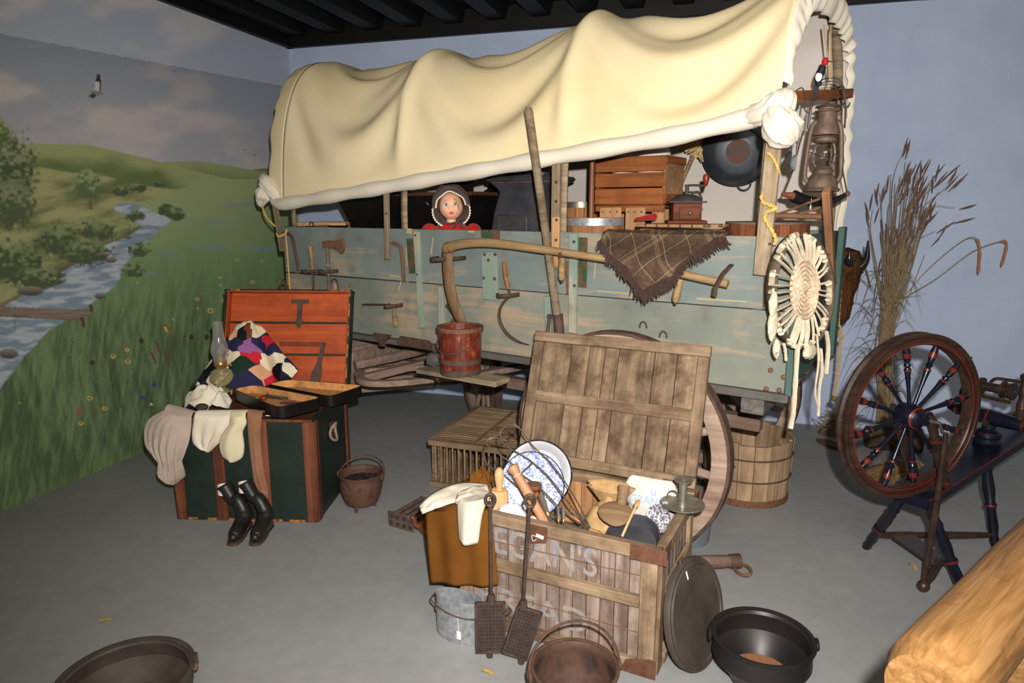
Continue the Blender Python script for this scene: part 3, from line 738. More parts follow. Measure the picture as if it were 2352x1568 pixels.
# knotted bunches at the two lower corners
def bunch(name, spine, radii, twist, mat, k=11, amp=0.16):
    S_ = bez(spine, 26); mbb = MB(); rings = []; NN = 36
    for i, p in enumerate(S_):
        f_ = i / 26; t = (S_[min(i + 1, 26)] - S_[max(i - 1, 0)]).normalized(); x = t.cross(Vector((0.2, 1, 0.1))).normalized(); y = t.cross(x)
        r = interp(np.linspace(0, 1, len(radii)), radii, f_)
        rings.append([mbb.pt(p + (x * math.cos(a) + y * math.sin(a)) * r * (1 + amp * math.sin(k * a + twist * f_) * (0.5 + 0.5 * n2(a, f_ * 3)) + 0.10 * n2(a * 1.3, f_ * 5, 3))) for a in (2 * PI * q / NN for q in range(NN))])
    for A, B_ in zip(rings, rings[1:]):
        for q in range(NN): mbb.f.append([A[q], A[(q + 1) % NN], B_[(q + 1) % NN], B_[q]])
    mbb.f.append(rings[0]); mbb.f.append(rings[-1]); return obj(name, mbb, mat, cov, angle=70)
v = -0.06
bunch('knotted_corner', [wp(1725, 268, -0.02), wp(1762, 258, v), wp(1795, 236, v), wp(1812, 214, -0.03)], [0.04, 0.05, 0.058, 0.03], 7, m_hem, 9)
bunch('knotted_corner', [wp(1778, 246, -0.07), wp(1790, 282, -0.09), wp(1806, 310, -0.09), wp(1822, 330, -0.08)], [0.04, 0.068, 0.072, 0.022], 6, m_hem, 9, 0.2)
bunch('knotted_corner', [wp(648, 462, 0.0), wp(628, 442, -0.03), wp(612, 420, -0.04), wp(604, 405, 0.0)], [0.03, 0.045, 0.05, 0.02], 6, m_hem, 8)
bunch('knotted_corner', [wp(622, 424, -0.03), wp(606, 448, -0.05), wp(598, 472, -0.05)], [0.035, 0.055, 0.02], 6, m_hem, 8)
# tie ropes
def rope(name, pts, r, parent, mat=m_rope, n_=30, twist=18):
    S_ = bez(pts, n_); out = MB()
    for ph in (0, PI):
        off = []
        for i, p in enumerate(S_):
            t = (S_[min(i + 1, n_)] - S_[max(i - 1, 0)]).normalized(); x = t.orthogonal().normalized(); y = t.cross(x); a = ph + twist * 2 * PI * i / n_ * 0.5
            off.append(p + (x * math.cos(a) + y * math.sin(a)) * r * 0.55)
        out.tube(off, r * 0.62, 6)
    return obj(name, out, mat, parent)
v = -0.075
rope('tie_rope', [wp(1762, 350, v), wp(1775, 362, -0.085), wp(1786, 385, v), wp(1790, 398, -0.04)], 0.006, cov)
rope('tie_rope', [wp(1752, 440, -0.05), wp(1750, 462, -0.08), wp(1772, 472, -0.09), wp(1782, 480, -0.08), wp(1764, 486, -0.09), wp(1756, 500, -0.08), wp(1768, 520, -0.085), wp(1782, 548, -0.09), wp(1778, 562, -0.09)], 0.008, cov)
rope('tie_rope', [wp(602, 474, -0.05), wp(612, 498, -0.06), wp(632, 520, -0.06)], 0.006, cov)
rope('tie_rope', [wp(636, 535, -0.03), wp(640, 543, -0.07), wp(655, 536, -0.06), wp(658, 528, -0.02)], 0.007, cov)
rope('tie_rope', [wp(656, 540, -0.03), wp(660, 580, -0.035), wp(664, 640, -0.035), wp(668, 686, -0.035)], 0.0055, cov, n_=60, twist=40)

# ================================================================== THINGS ON AND IN THE WAGON
def wthing(name, label, cat, p, ang=0.0, group=None):       # a thing standing at wagon point p, turned ang about z
    return thing(name, label, cat, M=WM @ Matrix.Translation(Vector(p)) @ rotz(ang), group=group)
def bandring(r0, r1, z0, z1, t=0.003, n=28): return MB().lathe([(r0, z0), (r0 + t, z0), (r1 + t, z1), (r1, z1), (r0, z0)], n)
def stave_tub(parent, r0, r1, h, n, mat, hoops, hoop_mat, th=0.016, floor_z=0.02, wob=0.0, jit=0.0):
    # separate staves, recessed joints
    meshes = []
    for k in range(n):
        a0 = 2 * PI * k / n; a1 = 2 * PI * (k + 1) / n - 0.012; hh = h + random.uniform(-wob, wob); e = random.uniform(-jit, jit); mb = MB()
        segs = [a0 + (a1 - a0) * i / 2 for i in range(3)]; ring = []
        for a in segs:
            ring.append([mb.pt((r * math.cos(a), r * math.sin(a), z)) for (r, z) in ((r0 + e, 0), (r1 + e, hh), (r1 + e - th, hh), (r0 + e - th, 0))])
        for A, B_ in zip(ring, ring[1:]):
            for q in range(4): mb.f.append([A[q], B_[q], B_[(q + 1) % 4], A[(q + 1) % 4]])
        mb.f.append(ring[0]); mb.f.append(ring[-1][::-1]); obj('stave', mb, mat, parent, smooth=False)
    rb = r0 + (r1 - r0) * floor_z / h - th
    obj('bottom', MB().lathe([(0, floor_z), (rb, floor_z), (rb, floor_z + 0.015), (0, floor_z + 0.015)], n), mat, parent)
    for (z, hh) in hoops:
        ra = r0 + (r1 - r0) * z / h + jit; rc = r0 + (r1 - r0) * (z + hh) / h + jit
        obj('hoop', bandring(ra, rc, z, z + hh, 0.003, 40), hoop_mat, parent)
FLZ = ZB                                                     # wagon floor level
m_keg = wood('amber_keg_wood', C(128, 84, 48), C(182, 130, 84), C(96, 60, 34), axis=2)
m_crate = wood('orange_crate_wood', C(120, 66, 32), C(158, 94, 48), C(88, 46, 22), tint=0.12)
m_slat = wood('light_slat_wood', C(152, 110, 74), C(186, 144, 104), C(120, 82, 52), axis=2, tint=0.1)
m_linen = cloth('white_linen', C(212, 204, 194), C(232, 226, 218), 600, 8)

# ---- black cradle box riding behind the doll
p0 = wp(824, 443, 0.58); p1 = wp(1140, 443, 0.58); zl = 1.735
L = p1.x - p0.x; cx = (p0.x + p1.x) / 2
t = wthing('cradle', 'black lacquered wooden cradle with flared ends and scrolled top rail', 'cradle', (cx, 0.58, FLZ))
hb = 0.42; zz0 = zl - FLZ - 0.34
def trough(L0, W0, L1, W1, z0, z1, th=0.014):
    mb = MB(); o0 = [mb.pt((sx * L0 / 2, sy * W0 / 2, z0)) for sx, sy in ((-1, -1), (1, -1), (1, 1), (-1, 1))]
    o1 = [mb.pt((sx * L1 / 2, sy * W1 / 2, z1)) for sx, sy in ((-1, -1), (1, -1), (1, 1), (-1, 1))]
    i1 = [mb.pt((sx * (L1 / 2 - th), sy * (W1 / 2 - th), z1)) for sx, sy in ((-1, -1), (1, -1), (1, 1), (-1, 1))]
    i0 = [mb.pt((sx * (L0 / 2 - th), sy * (W0 / 2 - th), z0 + th)) for sx, sy in ((-1, -1), (1, -1), (1, 1), (-1, 1))]
    mb.f.append(o0[::-1]); mb.f.append(i0)
    for k in range(4):
        q = (k + 1) % 4; mb.f += [[o0[k], o0[q], o1[q], o1[k]], [o1[k], o1[q], i1[q], i1[k]], [i1[k], i1[q], i0[q], i0[k]]]
    return mb
obj('body', trough(L - 0.34, 0.30, L - 0.02, 0.46, zz0, zl - FLZ), m_black, t, smooth=False)
m_edge = wood('dark_brown_moulding', C(50, 34, 22), C(96, 62, 36), None)
for sy in (-1, 1): plank('moulding', (-L / 2, sy * 0.235, zl - FLZ + 0.008), (L / 2, sy * 0.235, zl - FLZ + 0.008), 0.035, 0.02, m_edge, t)
for sx in (-1, 1): plank('moulding', (sx * L / 2, -0.235, zl - FLZ + 0.008), (sx * L / 2, 0.235, zl - FLZ + 0.008), 0.03, 0.02, m_edge, t)
sc = [(L / 2 - 0.02, 0.0), (L / 2 - 0.02, 0.085), (L / 2 - 0.05, 0.095), (L / 2 - 0.13, 0.092), (L / 2 - 0.19, 0.075), (L / 2 - 0.22, 0.03), (L / 2 - 0.27, 0.004), (L / 2 - 0.27, 0.0)]
for sy in (-1, 1):
    obj('scroll_rail', MB().prism(sc, -0.008, 0.008), m_black, t, T(0, sy * 0.215, zl - FLZ + 0.018) @ Matrix.Rotation(PI / 2, 4, 'X'))
    obj('scroll_rail', MB().prism([(-x, y) for x, y in sc], -0.008, 0.008), m_black, t, T(0, sy * 0.215, zl - FLZ + 0.018) @ Matrix.Rotation(PI / 2, 4, 'X'))
for sx in (-1, 1): obj('leg', MB().box((sx * 0.2, 0, zz0 / 2), (0.04, 0.26, zz0), 0.004), m_black, t)
obj('latch', MB().tube([(0.24, -0.24, zl - FLZ - 0.05), (0.255, -0.255, zl - FLZ - 0.045), (0.265, -0.245, zl - FLZ - 0.06)], 0.004, 6), m_tin, t)
bed = wthing('folded_coverlet', 'pink and grey coverlet tucked in the black cradle', 'coverlet', (cx + 0.14, 0.58, zl - 0.02))
obj('coverlet', MB().grid(lambda i, j: Vector(((i - 0.5) * 0.34, (j - 0.5) * 0.30, 0.085 * math.sin(PI * i) ** 0.5 * math.sin(PI * j) ** 0.5 + 0.012 * n2(i * 5, j * 5) - 0.03)), 20, 16), cloth('pink_grey_cloth', C(196, 188, 184), C(206, 150, 146), 500, 14), bed, thick=0.008)

# ---- loose boards at the front end
a = wp(668, 517, 0.06); b = wp(745, 517, 0.06)
t = wthing('plank_seat', 'bare wooden board laid across the front of the wagon box', 'board', (-1.62, 0.50, ZT + 0.001))
plank('board', (-0.15, -0.44, 0.012), (-0.15, 0.54, 0.012), 0.16, 0.022, m_pale, t)
plank('cleat', (-0.0, -0.30, 0.012), (0.10, -0.24, 0.012), 0.08, 0.02, m_pale, t)
obj('iron_staple', MB().tube([(0.04 + 0.02 * math.cos(q), -0.49 + 0.001, 0.010 + 0.02 * math.sin(q)) for q in np.linspace(0, PI, 9)], 0.004, 6), m_darkrust, t)

# ---- parlour stove
m_stove = plain('stove_black', C(54, 54, 58), C(74, 74, 78), 10, 0.5, 0.2, 0.1)
sp = wp(1218, 530, 0.42)
t = wthing('iron_stove', 'dark cast iron stove with waisted body, flared top plate and raised star', 'stove', (sp.x, 0.42, FLZ + 0.014))
def loft(prof, dep=0.8, rc=0.25, n=6):       # rounded-rectangle loft: prof (half width, z)
    mb = MB(); rings = []
    for (w, z) in prof:
        d = w * dep; r = rc * min(w, d); ring = []
        for (sx, sy, a0) in ((1, 1, 0), (-1, 1, PI / 2), (-1, -1, PI), (1, -1, 1.5 * PI)):
            for k in range(n): a = a0 + PI / 2 * k / (n - 1); ring.append(mb.pt((sx * (w - r) + r * math.cos(a), sy * (d - r) + r * math.sin(a), z)))
        rings.append(ring)
    N = len(rings[0])
    for A, B_ in zip(rings, rings[1:]):
        for q in range(N): mb.f.append([A[q], A[(q + 1) % N], B_[(q + 1) % N], B_[q]])
    mb.f.append(rings[0][::-1]); mb.f.append(rings[-1]); return mb
def zpx(py, px=1218, v=0.42): return wp(px, py, v).z - FLZ
zt_ = zpx(424)
obj('body', loft([(0.205, 0.10), (0.205, 0.3), (0.203, zpx(545)), (0.186, zpx(500)), (0.165, zpx(462)), (0.155, zpx(450)), (0.165, zpx(440)), (0.195, zt_ - 0.012), (0.20, zt_)], 0.7), m_stove, t)
obj('top_plate', loft([(0.20, zt_), (0.215, zt_ + 0.004), (0.222, zt_ + 0.016), (0.21, zt_ + 0.028), (0.19, zt_ + 0.03)], 0.75), m_stove, t)
obj('cooking_lid', loft([(0.14, zt_ + 0.03), (0.14, zt_ + 0.05), (0.12, zt_ + 0.052)], 0.6), m_stove, t)
obj('plate_edge', loft([(0.203, zt_ - 0.004), (0.203, zt_)], 0.72), m_rust, t)
obj('flue', MB().lathe([(0.05, zt_ + 0.02), (0.05, zt_ + 0.25), (0.045, zt_ + 0.25), (0.045, zt_ + 0.02)], 16), plain('brown_pipe', C(66, 50, 42), C(90, 70, 60), 14, 0.7), t, T(-0.12, 0.14, 0))
dz = zpx(515)
obj('fire_door', MB().box((-0.02, -0.163, dz - 0.03), (0.21, 0.012, 0.14), 0.005), m_stove, t, Matrix.Rotation(-0.0, 4, 'X'))
star = [(0.045 * (1 if k % 2 == 0 else 0.42) * math.sin(2 * PI * k / 10), 0.045 * (1 if k % 2 == 0 else 0.42) * math.cos(2 * PI * k / 10)) for k in range(10)]
obj('star', MB().prism(star, -0.006, 0.006), m_iron, t, T(-0.04, -0.172, dz - 0.015) @ Matrix.Rotation(PI / 2, 4, 'X'))
for z in (-0.0, -0.06): obj('hinge', MB().rod((0.085, -0.175, dz + z - 0.015), (0.085, -0.175, dz + z + 0.02), 0.01), m_darkrust, t)
for (sx, sy) in ((-1, -1), (1, -1), (1, 1), (-1, 1)): obj('leg', MB().tube([(sx * 0.20, sy * 0.13, 0), (sx * 0.21, sy * 0.14, 0.05), (sx * 0.18, sy * 0.11, 0.11)], [0.022, 0.016, 0.03], 8), m_stove, t)

# ---- brown sack leaning beside the stove
q = wp(1146, 500, 0.93)
t = tag(obj('grain_sack', MB().ball((0, 0, 0.36), (0.14, 0.105, 0.36), 20, 14), cloth('brown_sacking', C(104, 92, 74), C(138, 122, 98), 350, 14, 0.4), None, WM @ T(q.x, 0.90, FLZ)), 'plump brown sack standing between the doll and the stove', 'sack')

# ---- kegs and the churn
q = wp(1334, 470, 0.76); h = wp(1316, 463, 0.66).z - FLZ
t = wthing('wooden_keg', 'tall amber wooden keg with bright tin hoop behind the churn', 'keg', (q.x, 0.76, FLZ))
stave_tub(t, 0.108, 0.104, h, 14, m_keg, [(0.05, 0.03), (h - 0.035, 0.034), (h - 0.22, 0.03)], m_tin)
obj('head', MB().lathe([(0, h - 0.02), (0.088, h - 0.02)], 14), m_keg, t)
a = wp(1297, 515, 0.16); b = wp(1420, 512, 0.16); cx = (a.x + b.x) / 2; r = (b.x - a.x) / 2; h = wp(1350, 500, 0.1).z - FLZ
t = wthing('butter_churn', 'amber wooden dash churn with grey metal top hoop and upright pole', 'churn', (cx, 0.2, FLZ))
stave_tub(t, r * 0.98, r * 0.96, h, 16, m_keg, [(0.06, 0.03), (h - 0.038, 0.036), (0.3, 0.03)], m_galv)
obj('lid', MB().lathe([(0, h - 0.012), (r * 0.9, h - 0.012), (r * 0.9, h - 0.022), (0, h - 0.022)], 16), m_keg, t)
zt_ = wp(1356, 355, 0.18).z - FLZ; dxp = wp(1355, 430, 0.18).x - cx
obj('dash_pole', MB().rod((dxp, 0, 0.1), (dxp, 0, zt_), 0.0135, None, 12), wood('dark_pole_wood', C(96, 60, 36), C(140, 92, 58), None, axis=2, rough=0.4), t)

# ---- fruit crate with linen on top, standing on a slatted crate
v0 = 0.42; A = wp(1365, 468, v0); B_ = wp(1523, 468, v0); zt_ = wp(1450, 359, v0).z; zb_ = wp(1450, 470, v0).z
L = B_.x - A.x; D = 0.28; H = zt_ - zb_; 
low = wthing('slatted_crate', 'pale slatted crate carrying the orange wooden crate in the wagon', 'crate', (A.x, v0, FLZ))
hz_ = zb_ - FLZ - 0.002
for (x0, x1, yy) in ((1378, 1427, 0.0), (1437, 1482, -0.02), (1498, 1527, 0.03)):
    xa = wp(x0, 495, v0 + yy).x - A.x; xb = wp(x1, 495, v0 + yy).x - A.x
    plank('slat', ((xa + xb) / 2, yy, 0.02), ((xa + xb) / 2, yy, hz_ - 0.012), xb - xa, 0.014, wood('slat_wood', C(152, 110, 74), C(186, 144, 104), C(140, 96, 60), tint=0.1) if x0 == 1378 else bpy.data.materials['slat_wood'], low, (0, -1, 0))
    for q in range(3): obj('nail', MB().lathe([(0, 0.003), (0.005, 0.002), (0.005, -0.002)], 6), m_darkrust, low, T(lerp(xa, xb, (q + 0.5) / 3), yy - 0.008, hz_ - 0.035) @ Matrix.Rotation(PI / 2, 4, 'X'))
plank('rail', (0.0, 0.02, hz_ - 0.02), (L, 0.02, hz_ - 0.02), 0.016, 0.03, m_crate, low)
for k in range(3): plank('slat', (L * (k + 0.5) / 3, D, 0.02), (L * (k + 0.5) / 3, D, hz_), L / 3.6, 0.014, bpy.data.materials['slat_wood'], low, (0, 1, 0))
plank('top_board', (0.0, 0.14, hz_ - 0.006), (L, 0.14, hz_ - 0.006), 0.25, 0.012, m_crate, low)
obj('bottom', MB().box((L / 2, D / 2, 0.012), (L, D, 0.02)), m_crate, low)
t = wthing('fruit_crate', 'orange brown wooden crate with hand-gap slats, full of white linen', 'crate', (A.x, v0, zb_))
hs = [0.0, 0.355, 0.675, 1.0]
for k in range(3):
    z0, z1 = H * hs[k] + 0.003 * (k > 0), H * hs[k + 1] - 0.003 * (k < 2)
    for y in (0.005, D - 0.005): plank('side_slat', (0, y, (z0 + z1) / 2), (L, y, (z0 + z1) / 2), z1 - z0, 0.010, m_crate, t, (0, -1, 0))
for x in (0.007, L - 0.007):
    plank('end_panel', (x, 0.012, H / 2), (x, D - 0.012, H / 2), H - 0.01, 0.014, m_crate if x < 0.1 else m_slat, t, (1, 0, 0))
plank('end_rail', (L + 0.006, 0.0, H - 0.02), (L + 0.006, D, H - 0.02), 0.04, 0.012, m_crate, t, (1, 0, 0)); plank('end_rail', (L + 0.006, 0.0, 0.03), (L + 0.006, D, 0.03), 0.05, 0.012, m_crate, t, (1, 0, 0))
obj('bottom', MB().box((L / 2, D / 2, 0.006), (L - 0.02, D - 0.02, 0.01)), m_crate, t)
def pillow(w, d, h, seed): return MB().grid(lambda i, j: Vector((w * (0.5 * math.cos(2 * PI * i)) * math.sin(PI * j) ** 0.45, d * 0.5 * math.sin(2 * PI * i) * math.sin(PI * j) ** 0.45, h * (0.5 - 0.5 * math.cos(PI * j)) + 0.012 * n2(i * 6 + seed, j * 5, seed))), 28, 14, True)
for k, (dx, w, sd) in enumerate(((0.095, 0.13, 3), (L - 0.115, 0.18, 8))):
    tag(obj('linen_bundle', pillow(w, 0.20, 0.21, sd), m_linen, None, WM @ T(A.x + dx + (0.02 if k == 0 else 0), v0 + 0.14, zb_ + H - 0.14)), ['smaller white linen bundle, left of two in the orange crate', 'larger white linen bundle, right of two in the orange crate'][k], 'linen', 'linen bundles in the crate')

# ---- straw broom behind the crate
a = wp(1570, 410, 0.86); b = wp(1618, 300, 0.86)
t = wthing('straw_broom', 'straw broom with pale wooden handle leaning behind the crate', 'broom', (a.x, 0.86, FLZ))
bl = Vector((a.x, 0.86, FLZ)); a2 = a + (a - b).normalized() * ((a.z - FLZ) / ((b - a).normalized().z)) ; 
bl = Vector((a2.x, 0.86, FLZ)); t.matrix_world = WM @ Matrix.Translation(bl)
top = b + (b - a).normalized() * 0.25
obj('handle', MB().tube([(0, 0, 0.01), top - bl], 0.012, 10), m_tool, t)
hd = wp(1600, 360, 0.85) - bl; mbr = MB()
for k in range(34):
    f_ = k / 33; e = lerp(wp(1555, 326, 0.85), wp(1612, 372, 0.85), f_) - bl
    s_ = lerp(wp(1600, 318, 0.85), wp(1612, 345, 0.85), f_) - bl
    mbr.tube([s_ + Vector((0, random.uniform(-.02, .02), 0)), lerp(s_, e, 0.5) + Vector((0, random.uniform(-.02, .02), 0)), e + Vector((random.uniform(-.01, .01), random.uniform(-.02, .02), random.uniform(-.01, .01)))], 0.0035, 5)
br = obj('bristles', mbr, plain('straw', C(170, 146, 92), C(206, 180, 122), 60, 0.9), t); br['kind'] = 'stuff'

# ---- coffee mill on its board
gx0 = wp(1466, 520, 0.10); gx1 = wp(1640, 518, 0.10); zbrd = wp(1540, 514, 0.12).z
t = wthing('small_crate', 'low crate with a nailed slat top under the coffee mill', 'crate', ((gx0.x + gx1.x) / 2, 0.19, FLZ))
LL = gx1.x - gx0.x; hh = zbrd - FLZ
for k in range(3): plank('top_slat', (-LL / 2, -0.08 + k * 0.085, hh - 0.008), (LL / 2 - (0.03 if k == 0 else 0), -0.08 + k * 0.085, hh - 0.008), 0.08, 0.015, m_slat, t)
for sx in (-1, 1): plank('end_board', (sx * LL * 0.44, -0.11, hh / 2 - 0.01), (sx * LL * 0.44, 0.13, hh / 2 - 0.01), hh - 0.03, 0.015, m_slat, t, (1, 0, 0))
for k in range(6): obj('nail', MB().box((0, 0, 0), (0.008, 0.006, 0.014), 0.002), m_darkrust, t, T(-LL / 2 + 0.05 + k * LL / 6.5, -0.121, hh - 0.008))
a = wp(1531, 508, 0.2); b = wp(1616, 508, 0.2); ww = (b.x - a.x) * 0.72; zb_ = zbrd + 0.0; Hm = wp(1575, 466, 0.2).z - zb_
m_mill = wood('dark_mill_wood', C(62, 28, 16), C(104, 54, 32), None, rough=0.6, spec=0.15, tint=0)
t = wthing('coffee_mill', 'dark wooden coffee mill with iron hopper, crank and little drawer', 'coffee mill', ((a.x + b.x) / 2, 0.21, zb_), 0.45)
obj('base', MB().box((0, 0, 0.008), (ww + 0.05, ww + 0.05, 0.016), 0.004), m_mill, t)
obj('body', MB().box((0, 0, 0.016 + (Hm - 0.016) / 2), (ww, ww, Hm - 0.016), 0.003), m_mill, t)
d_ = obj('drawer', MB().box((0.01, -ww / 2 - 0.003, 0.05), (ww * 0.72, 0.012, 0.055), 0.003), m_mill, t)
obj('knob', MB().ball((0.01, -ww / 2 - 0.014, 0.05), 0.009, 10, 6), m_tin, d_)
obj('top_plate', MB().box((0, 0, Hm + 0.004), (ww + 0.04, ww + 0.04, 0.008), 0.002), m_iron, t)
obj('hopper', MB().lathe([(0.075, Hm + 0.008), (0.07, Hm + 0.018), (0.045, Hm + 0.036), (0.02, Hm + 0.04), (0, Hm + 0.04)], 20), m_iron, t)
obj('shaft', MB().rod((0, 0, Hm + 0.035), (0, 0, Hm + 0.085), 0.009), m_iron, t)
obj('crank', MB().tube([(-0.01, 0, Hm + 0.08), (0.03, 0.0, Hm + 0.082), (0.085, 0.0, Hm + 0.078)], 0.006, 6).tube(bez([(0.02, 0, Hm + 0.04), (0.05, 0, Hm + 0.05), (0.07, 0, Hm + 0.015)], 8), 0.007, 6), m_iron, t)
obj('crank_knob', MB().lathe([(0, 0), (0.008, 0), (0.010, 0.012), (0.016, 0.035), (0.013, 0.052), (0, 0.056)], 12), plain('red_brown_knob', C(116, 40, 24), None, rough=0.3), t, T(0.085, 0, Hm + 0.078))
q = wp(1498, 508, 0.36)
tag(obj('red_bundle', MB().grid(lambda i, j: Vector((0.085 * (i - 0.5) * 2 * 0.6, 0.03 * math.cos(2 * PI * j) * (0.6 + 0.4 * i), 0.016 + 0.016 * math.sin(2 * PI * j) * (0.6 + 0.5 * i) + 0.015 * i)), 10, 12, False, True), cloth('red_cloth', C(150, 24, 22), C(176, 40, 34), 500, 20), None, WM @ T(q.x, 0.27, zbrd - 0.0)), 'small red cloth roll lying beside the coffee mill', 'cloth')

# ---- round drum at the tail
a = wp(1642, 520, 0.46); zt_ = wp(1720, 512, 0.4).z; r = 0.19
t = wthing('round_wooden_drum', 'low round wooden tub with dark flat lid beside the tail stake', 'tub', (1.17, 0.46, FLZ))
stave_tub(t, r, r, zt_ - FLZ - 0.004, 24, wood('red_brown_stave', C(92, 50, 30), C(138, 82, 52), C(70, 40, 26), axis=2), [], m_tin)
obj('lid', MB().lathe([(0, zt_ - FLZ + 0.008), (r + 0.004, zt_ - FLZ + 0.006), (r + 0.004, zt_ - FLZ - 0.004), (0, zt_ - FLZ - 0.004)], 40), wood('dusty_lid', C(84, 70, 60), C(116, 100, 86), None), t)

# ---- big dish pan hung under the far bow
c = wp(1694, 346, 0.975); r = (wp(1766, 352, 0.93).x - wp(1620, 352, 0.93).x) / 2 * 1.10
Mp = WM @ Matrix.Translation(c) @ Matrix.Rotation(math.radians(18), 4, 'Z') @ Matrix.Rotation(PI / 2 + 0.12, 4, 'X') @ rotz(0.25)
t = thing('dish_pan', 'large dark steel dish pan hanging bottom outwards inside the cover', 'pan', M=Mp)
m_pan = plain('dark_pan_steel', C(62, 66, 72), C(88, 90, 94), 9, 0.38, 0.5, 0.06)
obj('bowl', MB().lathe([(0, 0.10), (r * 0.60, 0.10), (r * 0.68, 0.092), (r * 0.9, 0.03), (r, 0.0), (r * 1.02, -0.004), (r * 1.02, -0.010), (r * 0.97, -0.006), (r * 0.86, 0.02), (r * 0.62, 0.09), (0, 0.094)], 44), m_pan, t)
obj('rust_patch', MB().lathe([(0, 0.1006), (r * 0.34, 0.1006), (r * 0.34, 0.0995), (0, 0.0995)], 24), plain('rust_on_pan', C(96, 62, 44), C(72, 66, 64), 14, 0.7, 0.2, lo=0.4, hi=0.6), t)
for s_ in (-1, 1): obj('handle', MB().tube([(0.035 * math.cos(q), s_ * (r * 0.98 + 0.035 * math.sin(q)), 0.0) for q in np.linspace(0, PI, 11)], 0.005, 8), m_pan, t)
obj('hanging_wire', MB().tube([(0, r + 0.03, 0), (0, r + 0.12, -0.01), (0.0, r + 0.22, -0.02)], 0.002, 5), m_iron, t)

# ---- rail with hooks, spoon and dipper in the tail arch
A = wp(1815, 227, 0.10); B_ = wp(1956, 214, 1.02)
t = wthing('hook_rail', 'orange brown wooden rail with iron hooks across the tail arch', 'rail', A)
plank('rail', Vector((0, -0.06, 0)), B_ - A, 0.045, 0.018, m_crate, t, (1, 0, 0))
for px in (1833, 1905, 1925):
    q = lerp(Vector((0, 0, 0)), B_ - A, (px - 1815) / 141.0) + Vector((0.012, 0, 0))
    obj('hook', MB().tube(bez([q + Vector((-0.03, 0, 0.03)), q + Vector((-0.005, 0, 0.04)), q + Vector((0.012, 0, 0.0)), q + Vector((0.012, 0, -0.05)), q + Vector((0.03, 0, -0.06)), q + Vector((0.035, 0, -0.04))], 16), 0.003, 6), m_iron, t)
def hang(name, label, px, ptop, pbowl, r, mat, dx=0.0):
    a = wp(px[0], ptop, 0.18 - dx); b = wp(px[1], pbowl, 0.18 - dx)
    t = wthing(name, label, name.split('_')[-1], b)
    d = a - b; L = d.length; u = d.normalized(); M = frame((0, 0, 0), u, (1, 0, 0))
    obj('handle', MB().prism([(r * 0.9, -0.006), (L * 0.5, -0.008), (L * 0.8, -0.013), (L, -0.010), (L, 0.010), (L * 0.8, 0.013), (L * 0.5, 0.008), (r * 0.9, 0.006)], -0.0015, 0.0015), mat, t, M)
    obj('bowl', MB().lathe([(0, -0.018), (r * 0.5, -0.014), (r * 0.85, -0.004), (r, 0.004), (r * 0.93, 0.004), (r * 0.8, -0.001), (0, -0.013)], 20, sx=1.2), mat, t, M)
hang('serving_spoon', 'grey metal spoon hanging from the hook rail, bowl in front', (1838, 1824), 243, 374, 0.030, m_galv, 0.015)
hang('long_dipper', 'darker dipper hanging behind the spoon on the rail', (1830, 1812), 240, 366, 0.032, m_steel, 0.0)

# ---- barn lantern
base = wp(1886, 440, 0.36); topp = wp(1894, 238, 0.36)
ux = (topp - base).normalized(); Hh = (topp - base).length
t = thing('barn_lantern', 'rusty brown barn lantern hanging on a cord in the tail arch', 'lantern', M=WM @ frame(base, Vector((0, 1, 0)).cross(ux).cross(ux) * -1 if False else Vector((0.9, 0.4, 0)), ux) @ Matrix.Diagonal((0.78, 0.78, 1.0, 1.0)))
m_lan = plain('lantern_rust', C(92, 74, 64), C(122, 102, 88), 26, 0.6, 0.3, 0.15)
k = Hh
obj('fount', MB().lathe([(0, 0), (0.092 * 1, 0), (0.098, 0.008), (0.085, 0.018), (0.082, 0.045 * k / 0.4), (0.07, 0.065 * k / 0.4), (0.045, 0.085 * k / 0.4), (0, 0.086 * k / 0.4)], 28), m_lan, t)
obj('burner', MB().lathe([(0.05, 0.2 * k), (0.055, 0.24 * k), (0.035, 0.29 * k), (0.0, 0.30 * k)], 20), m_lan, t)
ng = NT('lantern_glass'); ng.b.inputs['Transmission Weight'].default_value = 1.0; ng.b.inputs['IOR'].default_value = 1.45
m_glass = ng.fin((0.96, 0.95, 0.90, 1), 0.03, 0, 0.5)
obj('globe', MB().lathe([(0.042, 0.29 * k), (0.056, 0.34 * k), (0.064, 0.42 * k), (0.056, 0.51 * k), (0.040, 0.56 * k), (0.0385, 0.56 * k), (0.0545, 0.51 * k), (0.0625, 0.42 * k), (0.0545, 0.34 * k), (0.0405, 0.29 * k), (0.042, 0.29 * k)], 24), m_glass, t)
obj('globe_plate', MB().lathe([(0.045, 0.55 * k), (0.062, 0.57 * k), (0.06, 0.61 * k), (0.048, 0.62 * k), (0.045, 0.55 * k)], 24), m_lan, t)
obj('chimney', MB().lathe([(0.068, 0.64 * k), (0.072, 0.66 * k), (0.07, 0.70 * k), (0.06, 0.76 * k), (0.054, 0.80 * k), (0.05, 0.90 * k), (0.062, 0.905 * k), (0.066, 0.92 * k), (0.05, 0.93 * k), (0.048, 0.95 * k), (0.068, 0.96 * k), (0.06, 0.975 * k), (0.02, 1.0 * k), (0, 1.0 * k)], 28), m_lan, t)
